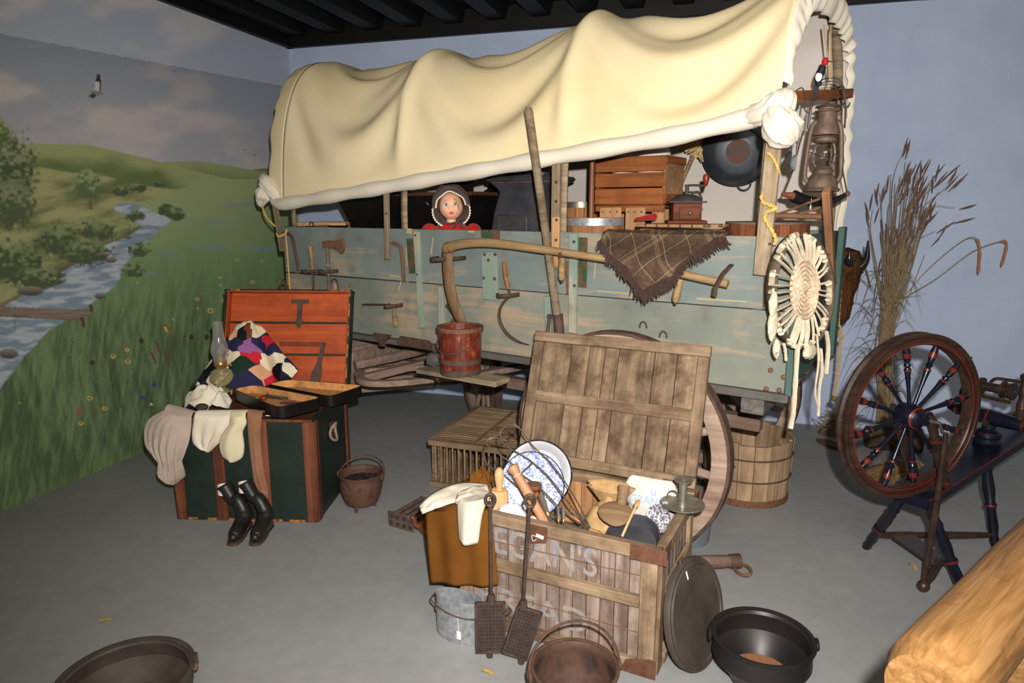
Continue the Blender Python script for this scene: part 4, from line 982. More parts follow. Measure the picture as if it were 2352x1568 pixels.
for s_ in (-1, 1):
    obj('side_tube', MB().tube(bez([(s_ * 0.07, 0, 0.10 * k), (s_ * 0.095, 0, 0.18 * k), (s_ * 0.092, 0, 0.4 * k), (s_ * 0.082, 0, 0.66 * k), (s_ * 0.068, 0, 0.77 * k), (s_ * 0.045, 0, 0.79 * k)], 20), 0.013, 10), m_lan, t)
    obj('guard_wire', MB().tube(bez([(s_ * 0.08, 0, 0.30 * k), (0, -0.068, 0.36 * k), (-s_ * 0.08, 0, 0.46 * k)], 14), 0.0022, 6), m_iron, t)
bail = [(0.10 * math.cos(a) if abs(math.cos(a)) < 1 else 0.1, 0, 0.70 * k + max(0, math.sin(a)) * 0.60 * k) for a in np.linspace(0, PI, 25)]
bail = [(0.098 * math.copysign(abs(math.cos(a)) ** 0.6, math.cos(a)), 0.0, 0.72 * k + 0.56 * k * math.sin(a) ** 0.9) for a in np.linspace(0.0, PI, 27)]
obj('bail', MB().tube(bail, 0.0035, 6).tube([(x * 0.93, -0.01, 0.72 * k + (z - 0.72 * k) * 0.93) for x, y, z in bail], 0.0025, 6), m_iron, t)
LM = t.matrix_world.copy(); bt = WM.inverted() @ (LM @ Vector((0, 0, 1.28 * k)))
cord = wthing('hanging_cord', 'tan cord looped over the bow, holding up the lantern', 'cord', bt)
up1 = wp(1892, 56, 0.40) - bt; up2 = wp(1908, 58, 0.46) - bt
obj('cord', MB().tube([up1, (0, 0, 0.0), (-0.006, 0, -0.02), (0.002, -0.01, -0.05)], 0.004, 6).tube([up2, (0.004, 0, 0.01)], 0.0035, 6), plain('tan_cord', C(150, 124, 84), C(176, 150, 108), 90, 0.9), cord)
# woodpecker ornament clinging to the bail
bp = wp(1880, 178, 0.33)
t = wthing('woodpecker_ornament', 'small black and white bird ornament with red head on the lantern bail', 'bird', bp)
m_bk = plain('black_feather', C(26, 26, 34), None, rough=0.6)
obj('body', MB().tube([(0.004, 0, -0.035), (0.0, -0.004, -0.01), (0.008, -0.006, 0.02), (0.016, -0.004, 0.045)], [0.010, 0.016, 0.018, 0.013], 12), m_bk, t)
obj('wing_patch', MB().ball((0.004, -0.018, 0.0), (0.014, 0.007, 0.02), 12, 8), plain('white_feather', C(226, 226, 226)), t)
obj('head', MB().ball((0.022, -0.004, 0.062), (0.014, 0.013, 0.017), 12, 8), plain('red_feather', C(176, 24, 24)), t)
obj('beak', MB().rod((0.03, -0.006, 0.062), (0.052, -0.01, 0.058), 0.003, 0.0008), m_bk, t)
obj('tail', MB().prism([(-0.010, 0), (0.010, 0), (0.004, -0.07), (-0.002, -0.062), (-0.008, -0.075)], -0.002, 0.002), m_bk, t, T(-0.004, 0.0, -0.025) @ Matrix.Rotation(PI / 2, 4, 'X') @ Matrix.Rotation(0.0, 4, 'Z'))

# ---- powder horn
P_ = [wp(1800, 446, 0.34), wp(1822, 450, 0.37), wp(1850, 460, 0.41), wp(1890, 464, 0.45), wp(1920, 458, 0.48), wp(1946, 445, 0.5)]
t = wthing('powder_horn', 'polished black powder horn slung under the lantern', 'powder horn', P_[2]); rel = [p - P_[2] for p in P_]
m_horn = plain('polished_black_horn', C(20, 20, 22), C(34, 34, 36), 10, 0.18, 0, 0, spec=0.6)
obj('horn', MB().tube(bez(rel[1:], 20), [lerp(0.028, 0.009, (i / 20) ** 1.2) for i in range(21)], 14), m_horn, t)
obj('plug', MB().tube(rel[:2], [0.010, 0.018], 10).ball(rel[0], 0.012), wood('horn_plug_wood', C(96, 56, 36), C(130, 80, 54)), t)
obj('tip_cap', MB().ball(rel[5], 0.013), m_rust, t)
obj('strap', MB().tube([rel[0], wp(1818, 400, 0.36) - P_[2], wp(1845, 300, 0.36) - P_[2]], 0.0035, 6), m_leather, t)
obj('strap', MB().tube([rel[5], wp(1936, 395, 0.48) - P_[2], wp(1925, 300, 0.46) - P_[2]], 0.0035, 6), m_leather, t)
tg = wp(1862, 478, 0.40) - P_[2]
obj('price_tag', MB().box(tg, (0.003, 0.02, 0.032), 0.0), m_paper, t); obj('tag_string', MB().tube([tg + Vector((0, 0, 0.016)), wp(1864, 455, 0.40) - P_[2]], 0.001, 4), m_string, t)

# ---- wooden hay rake standing outside the tail
A = wx(1898, 436, 1.49); B_ = wx(1912, 655, 1.49)
t = wthing('hay_rake', 'wooden hay rake with peg teeth leaning on the tail of the wagon', 'rake', B_)
m_rake = wood('red_brown_rake_wood', C(96, 66, 44), C(146, 104, 74), C(78, 52, 36))
plank('head', Vector((0, 0, 0)), A - B_, 0.042, 0.03, m_rake, t, (1, 0, 0))
for k, py in enumerate((458, 472, 498, 526, 548, 575)):
    q = wx(1904, py, 1.475) - B_
    obj('tooth', MB().rod(q, q + Vector((0.02, -0.105, -0.018)), 0.008, 0.005), m_rake, t)
hs_ = wx(1902, 498, 1.46) - B_; he = wp(1740, 494, 0.30) - B_
obj('handle', MB().tube([hs_, he], 0.014, 10), m_rake, t)
obj('brace', MB().tube([wx(1900, 450, 1.465) - B_, lerp(hs_, he, 0.75)], 0.006, 8).tube([wx(1902, 470, 1.465) - B_, lerp(hs_, he, 0.45)], 0.006, 8), m_rake, t)

# ================================================================== TOOLS AND CLOTHS HUNG ON THE WAGON SIDE
def on(px, py, v=-0.04): return wp(px, py, v)
def sthing(name, label, cat, px, py, v=-0.04):
    o = on(px, py, v); return o, wthing(name, label, cat, o)
def loop(px0, px1, py, v=-0.062):                         # leather loop nailed to the side
    a, b = on(px0, py, -0.004), on(px1, py, -0.004); m = (a + b) / 2
    mb = MB(); path = bez([a, lerp(a, m, 0.45) + Vector((0, v, 0)), m + Vector((0, v * 1.35, 0)), lerp(b, m, 0.45) + Vector((0, v, 0)), b], 14)
    mb.grid(lambda i, j: path[int(round(i * 14))] + Vector((0, 0, (j - 0.5) * 0.022)), 14, 1); obj('leather_loop', mb, m_leather, wag, thick=0.003)
loop(702, 738, 622); loop(742, 777, 622); loop(1145, 1193, 676); loop(1008, 1070, 592, -0.12); loop(896, 925, 700, -0.07)

# bent iron end rods (rave irons)
o, t = sthing('iron_rod', 'rusty bent iron rod at the front corner of the wagon side', 'rod', 682, 590, -0.02)
obj('rod', MB().tube([p - o for p in bez([on(655, 531, -0.01), on(668, 541, -0.02), on(674, 556, -0.02), on(680, 590, -0.02), on(686, 622, -0.02)], 20)], 0.010, 8), m_darkrust, t)
o, t = sthing('iron_rod', 'rusty bent iron rod below the second stake of the wagon', 'rod', 925, 600, -0.02)
obj('rod', MB().tube([p - o for p in bez([on(901, 556, -0.02), on(905, 559, -0.02), on(916, 563, -0.02), on(922, 578, -0.02), on(928, 645, -0.02)], 24)], 0.010, 8), m_rust, t)
obj('hanging_thread', MB().tube([on(922, 644, -0.02) - o, on(919, 655, -0.03) - o, on(915, 667, -0.02) - o], 0.0012, 4), m_string, t)

# long file with wooden handle
o, t = sthing('wood_rasp', 'long narrow rasp with pale wooden handle in a leather loop', 'tool', 716, 625)
obj('handle', MB().tube([p - o for p in [on(712, 566), on(714, 580), on(716, 600), on(718, 619)]], [0.016, 0.014, 0.012, 0.015], 10), m_tool, t)
obj('blade', MB().tube([on(718, 618) - o, on(719, 640) - o, on(721, 684) - o], [0.011, 0.011, 0.010], 8, flat=0.35), m_darkrust, t)

# hatchet
o, t = sthing('hatchet', 'rusty hatchet with dark handle hung head up in a loop', 'hatchet', 756, 640, -0.045)
a_, b_ = on(752, 556, -0.045), on(757, 684, -0.045)
obj('handle', MB().tube([a_ - o, lerp(a_, b_, 0.5) - o, b_ - o], [0.013, 0.0125, 0.014], 10, flat=0.7), wood('grey_handle', C(90, 78, 70), C(124, 106, 94), None), t)
hp = [(743, 553), (757, 552), (770, 552), (787, 549), (789, 562), (789, 575), (786, 582), (778, 575), (768, 569), (757, 568), (744, 568)]
P2 = [on(x, y, -0.045) - o for x, y in hp]
obj('head', MB().prism([(p.x, p.z) for p in P2], -0.012, 0.012, Matrix.Rotation(PI / 2, 4, 'X')), m_rust, t)
obj('string', MB().tube([on(748, 608, -0.06) - o, on(760, 610, -0.06) - o], 0.0015, 4), m_string, t)

# wooden plane iron / singletree end in an iron loop
o, t = sthing('iron_stirrup', 'rusty iron stirrup loop around a pale wooden peg', 'tool', 766, 672, -0.022)
obj('iron_loop', MB().tube([p - o for p in bez([on(758, 682, -0.022), on(759, 655, -0.022), on(763, 643, -0.022), on(770, 641, -0.022), on(775, 650, -0.022), on(777, 682, -0.022)], 20)], 0.007, 8, flat=0.6), m_darkrust, t)
obj('peg', MB().box((0, 0, 0), (0.030, 0.012, 0.085), 0.006), wood('pinkish_wood', C(150, 116, 98), C(184, 150, 130), None, axis=2), t, Matrix.Translation(on(770, 666, -0.022) - o))

for (px, py) in ((650, 655), (656, 668)): obj('iron_ring', MB().tube([on(px, py, -0.03) + Vector((0.03 * math.cos(q), 0.012 * math.sin(q), 0.036 * math.sin(q))) for q in np.linspace(0, 2 * PI, 21)[:-1]], 0.006, 7, True), m_darkrust, wag)
# drawknife
o, t = sthing('drawknife', 'drawknife with dark blade and turned tan handle pointing down', 'drawknife', 880, 700)
obj('blade', MB().tube([on(835, 699) - o, on(880, 699) - o, on(900, 700) - o, on(907, 703) - o], [0.016, 0.016, 0.014, 0.008], 8, flat=0.35), m_darkrust, t)
obj('handle', MB().tube([on(904, 706) - o, on(905, 716) - o, on(907, 728) - o, on(909, 744) - o, on(910, 750) - o], [0.008, 0.009, 0.014, 0.016, 0.012], 12), m_tool, t)

# scythe
VS = -0.127
o, t = sthing('scythe', 'scythe with long bent wooden snath, two grips and wide rusty blade', 'scythe', 1036, 575, VS)
sn = bez([on(1026, 569, VS), on(1060, 560, VS), on(1110, 557, VS), on(1170, 562, VS), on(1240, 572, VS), on(1330, 585, VS), on(1440, 603, VS), on(1560, 628, VS), on(1672, 652, VS)], 60)
obj('snath', MB().tube([p - o for p in sn], [lerp(0.027, 0.017, min(1, i / 45)) for i in range(61)], 14), m_tool, t)
obj('ferrule', MB().tube([on(1024, 570, VS) - o, on(1037, 566, VS) - o], [0.029, 0.030], 14), plain('leather_brown', C(120, 88, 54), C(140, 106, 68), 30, 0.7), t)
bl = [(1026, 580), (1030, 620), (1036, 665), (1046, 705), (1062, 742), (1080, 772)]; br_ = [(1012, 580), (1014, 620), (1020, 665), (1030, 705), (1048, 742), (1072, 772)]
bl = [(1040, 578), (1041, 620), (1047, 665), (1058, 705), (1074, 740), (1090, 766)]; br_ = [(1016, 578), (1017, 620), (1022, 665), (1034, 708), (1053, 745), (1078, 772)]
Lp = bez([on(x, y, VS + 0.02) - o for x, y in bl], 20); Rp = bez([on(x, y, VS + 0.02) - o for x, y in br_], 20)
obj('blade', MB().grid(lambda i, j: lerp(Lp[int(round(i * 20))], Rp[int(round(i * 20))], j) + Vector((0, -0.012 * math.sin(PI * j), 0)), 20, 6), wood('rust_brown_blade', C(104, 78, 54), C(142, 112, 82), C(84, 60, 42), rough=0.65, axis=2), t, thick=0.006)
for (a, b) in (((1291, 584), (1290, 644)), ((1564, 632), (1551, 694))):
    A_, B_ = on(*a, VS) - o, on(*b, VS - 0.02) - o; d = B_ - A_
    g = obj('grip', MB().tube([A_ + d * 0.15, A_ + d * 0.5, A_ + d * 0.85, B_], [0.014, 0.016, 0.018, 0.012], 12), m_tool, t)
    obj('grip_band', MB().tube([p - o for p in [on(a[0] - 3, a[1], VS), on(a[0] + 3, a[1] + 1, VS)]], 0.023, 12), m_darkrust, g)
    obj('grip_nut', MB().ball(B_ + d * 0.03, 0.008, 8, 6), m_iron, g)
a, b = on(1680, 608, -0.03), on(1664, 672, -0.03)
obj('hook_strap', MB().tube([a, lerp(a, b, 0.25) + Vector((0, -0.09, 0)), lerp(a, b, 0.7) + Vector((0, -0.15, 0)), b + Vector((0, -0.14, 0))], 0.012, 8, flat=0.4), m_leather, wag)
for (px, py) in ((1478, 748), (1524, 770)):                # chain staple and tether on the side board
    q = on(px, py, -0.003); obj('iron_staple', MB().tube([q + Vector((0.018 * math.cos(u), -0.004, 0.03 * math.sin(u) - 0.01)) for u in np.linspace(0, PI, 11)], 0.006, 6, flat=0.6), m_darkrust, wag)

# hand sickle
o, t = sthing('hand_sickle', 'hand sickle with brown wooden grip and thin curved blade', 'sickle', 1165, 640)
obj('grip', MB().tube([p - o for p in [on(1158, 599), on(1159, 610), on(1161, 630), on(1165, 650), on(1168, 664)]], [0.011, 0.014, 0.016, 0.013, 0.008], 12, flat=0.8), wood('brown_grip', C(112, 72, 40), C(160, 112, 70), C(84, 52, 30)), t)
pts = bez([on(1168, 664), on(1170, 680), on(1156, 695), on(1147, 715), on(1149, 740), on(1164, 765), on(1188, 783), on(1215, 792)], 36)
obj('blade', MB().tube([p - o for p in pts], [lerp(0.009, 0.012, min(1, i / 12)) if i < 30 else lerp(0.012, 0.004, (i - 30) / 6) for i in range(37)], 8, flat=0.5), m_darkrust, t)

# long pole leaning on the wagon side: a long-handled spade, its foot behind the crate lid on the running board
VP_ = -0.085
o = on(1284, 775, -0.075)
t = wthing('long_handled_shovel', 'long weathered wooden shovel handle leaning upright against the wagon', 'shovel', o)
top = on(1214, 246, VP_)
obj('handle', MB().tube([on(1282, 745, -0.075) - o, lerp(on(1282, 745, -0.075), top, 0.5) - o, top - o + Vector((0, 0, -0.02)), top - o], [0.020, 0.021, 0.0215, 0.014], 12), m_weather, t)
obj('socket', MB().tube([on(1289, 830, -0.06) - o, on(1286, 780, -0.065) - o, on(1282, 722, -0.078) - o], [0.012, 0.026, 0.0235], 12), m_darkrust, t)
obj('blade', MB().grid(lambda i, j: Vector(((i - 0.5) * 0.20 * (1 - 0.25 * j * j), 0.02 * (1 - (2 * i - 1) ** 2), -j * 0.26)), 8, 8), m_darkrust, t, Matrix.Translation(on(1288, 815, -0.06) - o), thick=0.004)

# ---------------------------------------------------------------- brown plaid shawl with fringe
n = NT('brown_plaid_wool'); tc = n.node('ShaderNodeTexCoord'); mp = n.node('ShaderNodeMapping'); mp.inputs['Rotation'].default_value = (0, math.radians(42), 0); n.link(tc.outputs['Object'], mp.inputs[0])
sep = n.node('ShaderNodeSeparateXYZ'); n.link(mp.outputs[0], sep.inputs[0]); tot = None
def linef(sock, off, per, w):
    a1 = n.node('ShaderNodeMath', operation='ADD'); a1.inputs[1].default_value = off + 10 * per; n.link(sock, a1.inputs[0])
    a2 = n.node('ShaderNodeMath', operation='MODULO'); a2.inputs[1].default_value = per; n.link(a1.outputs[0], a2.inputs[0])
    a3 = n.node('ShaderNodeMath', operation='LESS_THAN'); a3.inputs[1].default_value = w; n.link(a2.outputs[0], a3.inputs[0]); return a3.outputs[0]
for ax in (0, 2):
    for (off, per, w) in ((0.0, 0.19, 0.0028), (0.018, 0.19, 0.0018), (0.024, 0.19, 0.0018), (0.030, 0.19, 0.0018), (0.10, 0.19, 0.0025)):
        l = linef(sep.outputs[ax], off, per, w)
        if tot is None: tot = l
        else:
            mx = n.node('ShaderNodeMath', operation='MAXIMUM'); n.link(tot, mx.inputs[0]); n.link(l, mx.inputs[1]); tot = mx.outputs[0]
v_ = n.coords((1,) * 3, False); base = n.ramp(n.noise(v_, 60, 3), [(0.3, C(72, 56, 46)), (0.7, C(92, 74, 60))])
tm = n.node('ShaderNodeMath', operation='MULTIPLY'); tm.inputs[1].default_value = 0.55; n.link(tot, tm.inputs[0])
n.bump(n.noise(v_, 500, 1), 0.4, 0.002); m_shawl = n.fin(n.mix(tm.outputs[0], base, C(176, 150, 112)), 0.95, 0, 0.05)
m_fringe = cloth('dark_wool_fringe', C(50, 34, 30), C(70, 50, 42), 300, 60)
low = [(1382, 568), (1405, 585), (1430, 602), (1448, 632), (1456, 660), (1478, 682), (1500, 668), (1540, 650), (1568, 622), (1600, 598), (1636, 566), (1668, 534)]
o = on(1520, 530, 0.012); o.z = ZT
t = wthing('plaid_shawl', 'dark brown plaid shawl with fringe draped over the wagon side', 'shawl', o)
lx = [wp(a, b, -0.165 if 2 < k < 9 else -0.06).x for k, (a, b) in enumerate(low)]; lz = [wp(a, b, -0.165 if 2 < k < 9 else -0.06).z for k, (a, b) in enumerate(low)]
xa, xb = wp(1384, 530, -0.03).x, wp(1668, 530, -0.03).x
def shawl_fn(i, j):
    x = lerp(xa, xb, i); zl_ = np.interp(x, lx, lz) + 0.025
    zl_ = min(zl_, ZT - 0.012)
    if j < 0.3: k = j / 0.3; return Vector((x, lerp(0.035, 0.0, k) + 0.012, ZT + 0.012 + 0.006 * n2(x * 14, k) + 0.004 * math.sin(k * PI))) - o
    k = (j - 0.3) / 0.7; z = lerp(ZT + 0.006, zl_, k); fold = 0.012 * math.sin(x * 34 + 2) * k + 0.014 * n2(x * 9, k * 2)
    drop = max(0.0, ZT - z); yo_ = -0.022 - 0.143 * smooth01(drop / 0.13)
    return Vector((x, yo_ - abs(fold), z)) - o
cs = obj('cloth', MB().grid(shawl_fn, 60, 34), m_shawl, t, thick=0.005)
fr = MB(); rng = random.Random(3)
for k in range(430):
    i = (k + rng.random()) / 430; p = shawl_fn(i, 1.0); L_ = rng.uniform(0.02, 0.05) + (0.015 if 0.25 < i < 0.75 else 0)
    dx = rng.uniform(-0.012, 0.012) + (-0.015 if i < 0.2 else 0.02 if i > 0.8 else 0)
    fr.tube([p + Vector((0, 0, 0.006)), p + Vector((dx * 0.4, rng.uniform(-.008, .004), -L_ * 0.5)), p + Vector((dx, rng.uniform(-.008, .006), -L_))], [0.003, 0.0028, 0.0015], 5)
f_ = obj('fringe', fr, m_fringe, t); f_['kind'] = 'stuff'

# ---------------------------------------------------------------- red wooden bucket on the running board
q = wp(1058, 838, -0.235); t = wthing('red_bucket', 'small red stained wooden bucket on the wagon running board', 'bucket', (q.x, -0.235, 0.805))
m_red = NT('red_stained_stave'); vv = m_red.coords((1,) * 3); cc = m_red.ramp(m_red.noise(vv, 12, 5, 0.65), [(0.38, C(82, 28, 18)), (0.56, C(112, 44, 28)), (0.74, C(176, 108, 66))]); m_red.bump(m_red.noise(vv, 40, 3), 0.2); m_red = m_red.fin(cc, 0.45, 0, 0.4)
hb = wp(1058, 750, -0.235).z - 0.805; rb = (wp(1100, 790, -0.235).x - wp(1015, 790, -0.235).x) / 2 * 0.94
stave_tub(t, rb * 0.90, rb * 0.98, hb, 14, m_red, [(0.0, 0.03), (0.06, 0.024)], m_darkrust, 0.012, 0.015, 0.0, 0.0)
obj('rim', MB().lathe([(rb * 0.98, hb - 0.02), (rb * 1.05, hb - 0.018), (rb * 1.06, hb + 0.004), (rb * 0.9, hb + 0.004), (rb * 0.88, hb - 0.02), (rb * 0.98, hb - 0.02)], 30), m_rust, t)
obj('paint_inside', MB().lathe([(0, hb - 0.05), (rb * 0.84, hb - 0.045)], 24), plain('dark_red_paint', C(92, 24, 18), C(120, 40, 28), 40, 0.25, 0, 0.4), t)
obj('bail', MB().tube([(rb * 1.07 * math.cos(a), -rb * 1.07 * abs(math.sin(a)) , hb * 0.8 - 0.075 * math.sin(a)) for a in np.linspace(PI, 0, 19)], 0.003, 6), m_darkrust, t)

# ---------------------------------------------------------------- rag rug being laced in a hoop, hung at the tail corner
RC = onplane(1838, 667, W(1.47, -0.055, 1.3), WY)
rd = Vector((math.cos(math.radians(35)), math.sin(math.radians(35)), 0))
dview = Vector((0.39, 1, 0)).normalized()
RMx = frame(RC, rd, ZUP)                                    # local X across, Z up, Y away
t = thing('rag_rug_hoop', 'unfinished rag rug laced with pale strips inside a round wooden hoop', 'rug', M=RMx)
def rl(px, py, y=0.0):                                      # pixel -> hoop plane coords
    P = onplane(px, py, RC + RMx.to_3x3() @ Vector((0, y, 0)), RMx.to_3x3() @ Vector((0, 1, 0))); q = RMx.inverted() @ P; q.y = y; return q
hoop = [rl(1838 + 66 * math.cos(a), 668 + 128 * math.sin(a)) for a in np.linspace(0, 2 * PI, 49)[:-1]]
mb = MB(); N_ = 48; ctr = sum(hoop, Vector()) / N_; ix = []
for p in hoop: ix.append([mb.pt(p + Vector((0, y, 0))) for y in (-0.025, 0.025)] )
for k in range(N_): mb.f.append([ix[k][0], ix[(k + 1) % N_][0], ix[(k + 1) % N_][1], ix[k][1]])
obj('hoop', mb, wood('dark_hoop_wood', C(70, 56, 46), C(104, 86, 70), None), t, thick=0.006)
n = NT('braided_rag'); vv = n.coords((1,) * 3); n.bump(n.noise(vv, 140, 2), 0.5, 0.003)
m_braid = n.fin(n.ramp(n.noise(vv, 70, 3, 0.6), [(0.3, C(176, 148, 116)), (0.7, C(222, 204, 176))]), 0.95, 0, 0.05)
n = NT('speckled_rag_strip'); vv = n.coords((1,) * 3)
m_rag = n.fin(n.mix(n.ramp(n.noise(vv, 260, 1), [(0.66, (0, 0, 0, 1)), (0.72, (0.6,) * 3 + (1,))]), n.ramp(n.noise(vv, 18, 3), [(0.3, C(182, 166, 138)), (0.7, C(210, 198, 174))]), C(110, 84, 64)), 0.95, 0, 0.05)
mc = rl(1848, 666, -0.01)
turns = 7; sp = []
for k in range(turns * 36 + 1):
    a = 2 * PI * k / 36; f_ = k / (turns * 36); p = rl(1848 + 33 * f_ * math.cos(a), 666 + 72 * f_ * math.sin(a), -0.012 + 0.002 * (k % 2)); sp.append(p)
obj('braided_mat', MB().tube(sp, 0.0075, 6).prism([(0.0, 0.0), (0.0005, 0), (0, 0.0005)], 0, 0.0005), m_braid, t)
bk = MB(); bk.grid(lambda i, j: rl(1848 + 33 * j * math.cos(2 * PI * i), 666 + 72 * j * math.sin(2 * PI * i), -0.008), 32, 4, True); obj('mat_back', bk, m_braid, t)
rng = random.Random(12)
for k in range(34):
    a = 2 * PI * k / 34 + rng.uniform(-0.05, 0.05); b = a + rng.uniform(-0.07, 0.07)
    i0 = rl(1848 + 32 * math.cos(a), 666 + 70 * math.sin(a), -0.012); i1 = rl(1838 + 68 * math.cos(b), 668 + 131 * math.sin(b), -0.028); i2 = rl(1838 + 71 * math.cos(b + 0.03), 668 + 133 * math.sin(b + 0.03), 0.0); i3 = rl(1838 + 62 * math.cos(b + .05), 668 + 124 * math.sin(b + .05), -0.03)
    obj('rag_strip', MB().tube(bez([i0, lerp(i0, i1, 0.5) + Vector((0, rng.uniform(-.01, 0), 0)), i1, i2, i3], 10), [0.006 + rng.uniform(0, .004)] * 11, 6, flat=0.5), m_rag, t)
    if k % 3 == 0:                                         # wrap along the hoop to the next strip
        c0, c1 = b, b + 2 * PI / 34 * 1.1
        obj('rag_wrap', MB().tube([rl(1838 + 67 * math.cos(q), 668 + 130 * math.sin(q), -0.03 + 0.006 * math.sin(q * 60)) for q in np.linspace(c0, c1, 6)], 0.012, 8, flat=0.7), m_rag, t)
for (pts, r) in (([(1832, 790), (1828, 860), (1824, 920), (1822, 950), (1815, 984)], 0.0125), ([(1885, 800), (1888, 850), (1882, 890), (1879, 955)], 0.0085), ([(1898, 760), (1902, 800), (1897, 858)], 0.011), ([(1800, 788), (1804, 810), (1805, 828)], 0.008), ([(1876, 770), (1880, 830), (1872, 900), (1881, 940)], 0.006)):
    S_ = bez([rl(x, y, -0.035) for x, y in pts], 20); obj('rag_tail', MB().tube(S_, [r * (0.9 + 0.25 * n2(i * 0.5, r * 900)) for i in range(21)], 6, flat=0.45), m_rag, t)
for (x, y, rx, rz, s_) in ((1775, 745, 0.026, 0.060, 1), (1860, 808, 0.045, 0.03, 4), (1783, 800, 0.013, 0.035, 7), (1776, 700, 0.02, 0.05, 9)):
    q = rl(x, y, -0.035); obj('cloth_knot', MB().grid(lambda i, j: q + Vector((rx * math.sin(PI * j) * math.cos(2 * PI * i), 0.016 * math.sin(PI * j) * math.sin(2 * PI * i), rz * math.cos(PI * j))) * (1.0) + Vector((1, 0.5, 1)) * 0.010 * n2(i * 5, j * 6, s_), 18, 12, True), m_rag, t)

# rope with a knot hanging from the tail
P_ = [wp(1934, 572, 1.10), wp(1932, 640, 1.12), wp(1926, 735, 1.12), wp(1932, 756, 1.12), wp(1926, 768, 1.10), wp(1936, 772, 1.1), wp(1930, 784, 1.12), wp(1926, 840, 1.12), wp(1916, 915, 1.12)]
t = wthing('knotted_rope', 'tan rope with a knot hanging from the tail of the wagon', 'rope', P_[0])
rope('rope', [p - P_[0] for p in P_], 0.008, t, plain('tan_rope', C(156, 122, 74), C(190, 156, 104), 90, 0.9), 80, 50)
obj('end_knot', MB().ball(P_[-1] - P_[0], 0.018, 10, 8), plain('dark_rope_knot', C(84, 64, 40), C(130, 100, 60), 60, 0.9), t)

# horned cattle head mount beyond the tail
q = wp(1940, 648, 1.34)
t = wthing('cattle_head_mount', 'brown furry cattle head with a curved black horn behind the wagon tail', 'animal head', (q.x, q.y, q.z))
n = NT('brown_fur'); vv = n.coords((60, 60, 8)); ff = n.noise(vv, 1.0, 4, 0.7); n.bump(ff, 0.9, 0.01)
m_fur = n.fin(n.ramp(ff, [(0.3, C(44, 26, 16)), (0.7, C(92, 58, 36))]), 0.95, 0, 0.05)
def lump(i, j):
    a, b = 2 * PI * i, j; z = lerp(-0.25, 0.20, b); r = interp([0, 0.08, 0.25, 0.5, 0.8, 0.95, 1], [0.0, 0.055, 0.065, 0.085, 0.11, 0.08, 0.0], b)
    r *= 1 + 0.12 * n2(math.cos(a) * 3, math.sin(a) * 3, b * 9)
    return Vector((r * math.cos(a) * 0.8, r * math.sin(a) * 1.1 - 0.02 * (1 - b), z))
obj('head', MB().grid(lump, 24, 20, True), m_fur, t)
for s_ in (1, -1):
    obj('horn', MB().tube(bez([wp(1946, 624, 1.32) - q, wp(1972, 616, 1.32) - q, wp(1990, 594, 1.33) - q, wp(1994, 552, 1.34) - q] if s_ > 0 else [(0.02, -0.05, 0.12), (0.03, -0.12, 0.13), (0.03, -0.14, 0.18)], 16), [lerp(0.040, 0.004, (i / 16) ** 1.3) for i in range(17)], 14), m_horn, t)
    obj('ear', MB().tube([(0.03, s_ * 0.07, 0.07), (0.05, s_ * 0.14, 0.05), (0.05, s_ * 0.17, 0.03)], [0.02, 0.028, 0.006], 10, flat=0.4), m_fur, t)

# ---------------------------------------------------------------- the doll
dpx = wp(1036, 473, 0.175); DS = 1.0
t = thing('doll', 'large doll in brown sunbonnet and red dress standing in the wagon', 'doll', M=WM @ T(dpx.x, 0.175, FLZ) @ rotz(math.radians(34 + 4)))
zc = dpx.z - FLZ                                            # centre of the face above the wagon floor
m_skin = plain('vinyl_skin', C(226, 166, 132), C(236, 182, 150), 12, 0.45, 0, 0, spec=0.4)
hr = 0.066
def head_fn(i, j):
    th = PI * j; ph = 2 * PI * i; x = math.sin(th) * math.cos(ph); y = math.sin(th) * math.sin(ph); z = math.cos(th)
    w = 1.0 + (0.05 if z < 0 else 0) - 0.22 * max(0, -z - 0.55)
    p = Vector((x * hr * w, y * hr * 1.02, z * hr * 1.22))
    if y < 0:
        fx, fz = p.x / hr, p.z / hr
        p.y -= 0.010 * math.exp(-((fx / 0.13) ** 2 + ((fz + 0.20) / 0.14) ** 2))          # nose
        for s_ in (-1, 1):
            p.y += 0.006 * math.exp(-(((fx - s_ * 0.40) / 0.22) ** 2 + ((fz - 0.08) / 0.16) ** 2))  # eye sockets
            p.y -= 0.006 * math.exp(-(((fx - s_ * 0.50) / 0.30) ** 2 + ((fz + 0.42) / 0.26) ** 2))  # cheeks
        p.y -= 0.004 * math.exp(-((fx / 0.30) ** 2 + ((fz + 0.55) / 0.10) ** 2)); p.y -= 0.004 * math.exp(-((fx / 0.3) ** 2 + ((fz + 0.86) / 0.16) ** 2))
    return p
HM = T(0.0, -0.01, zc) @ Matrix.Rotation(math.radians(-5), 4, 'Y')
hd = obj('head', MB().grid(head_fn, 48, 32, True), m_skin, t, HM, angle=80)
m_eyew = plain('eye_white', C(236, 236, 234), rough=0.15); m_iris = plain('blue_iris', C(84, 120, 148), C(140, 170, 190), 300, 0.1); m_pup = plain('pupil', C(10, 10, 12), rough=0.08)
m_lip = plain('painted_lips', C(206, 96, 82), rough=0.4); m_brow = plain('painted_brow', C(176, 116, 80)); m_cheek = plain('rosy_cheek', C(226, 142, 116), rough=0.5)
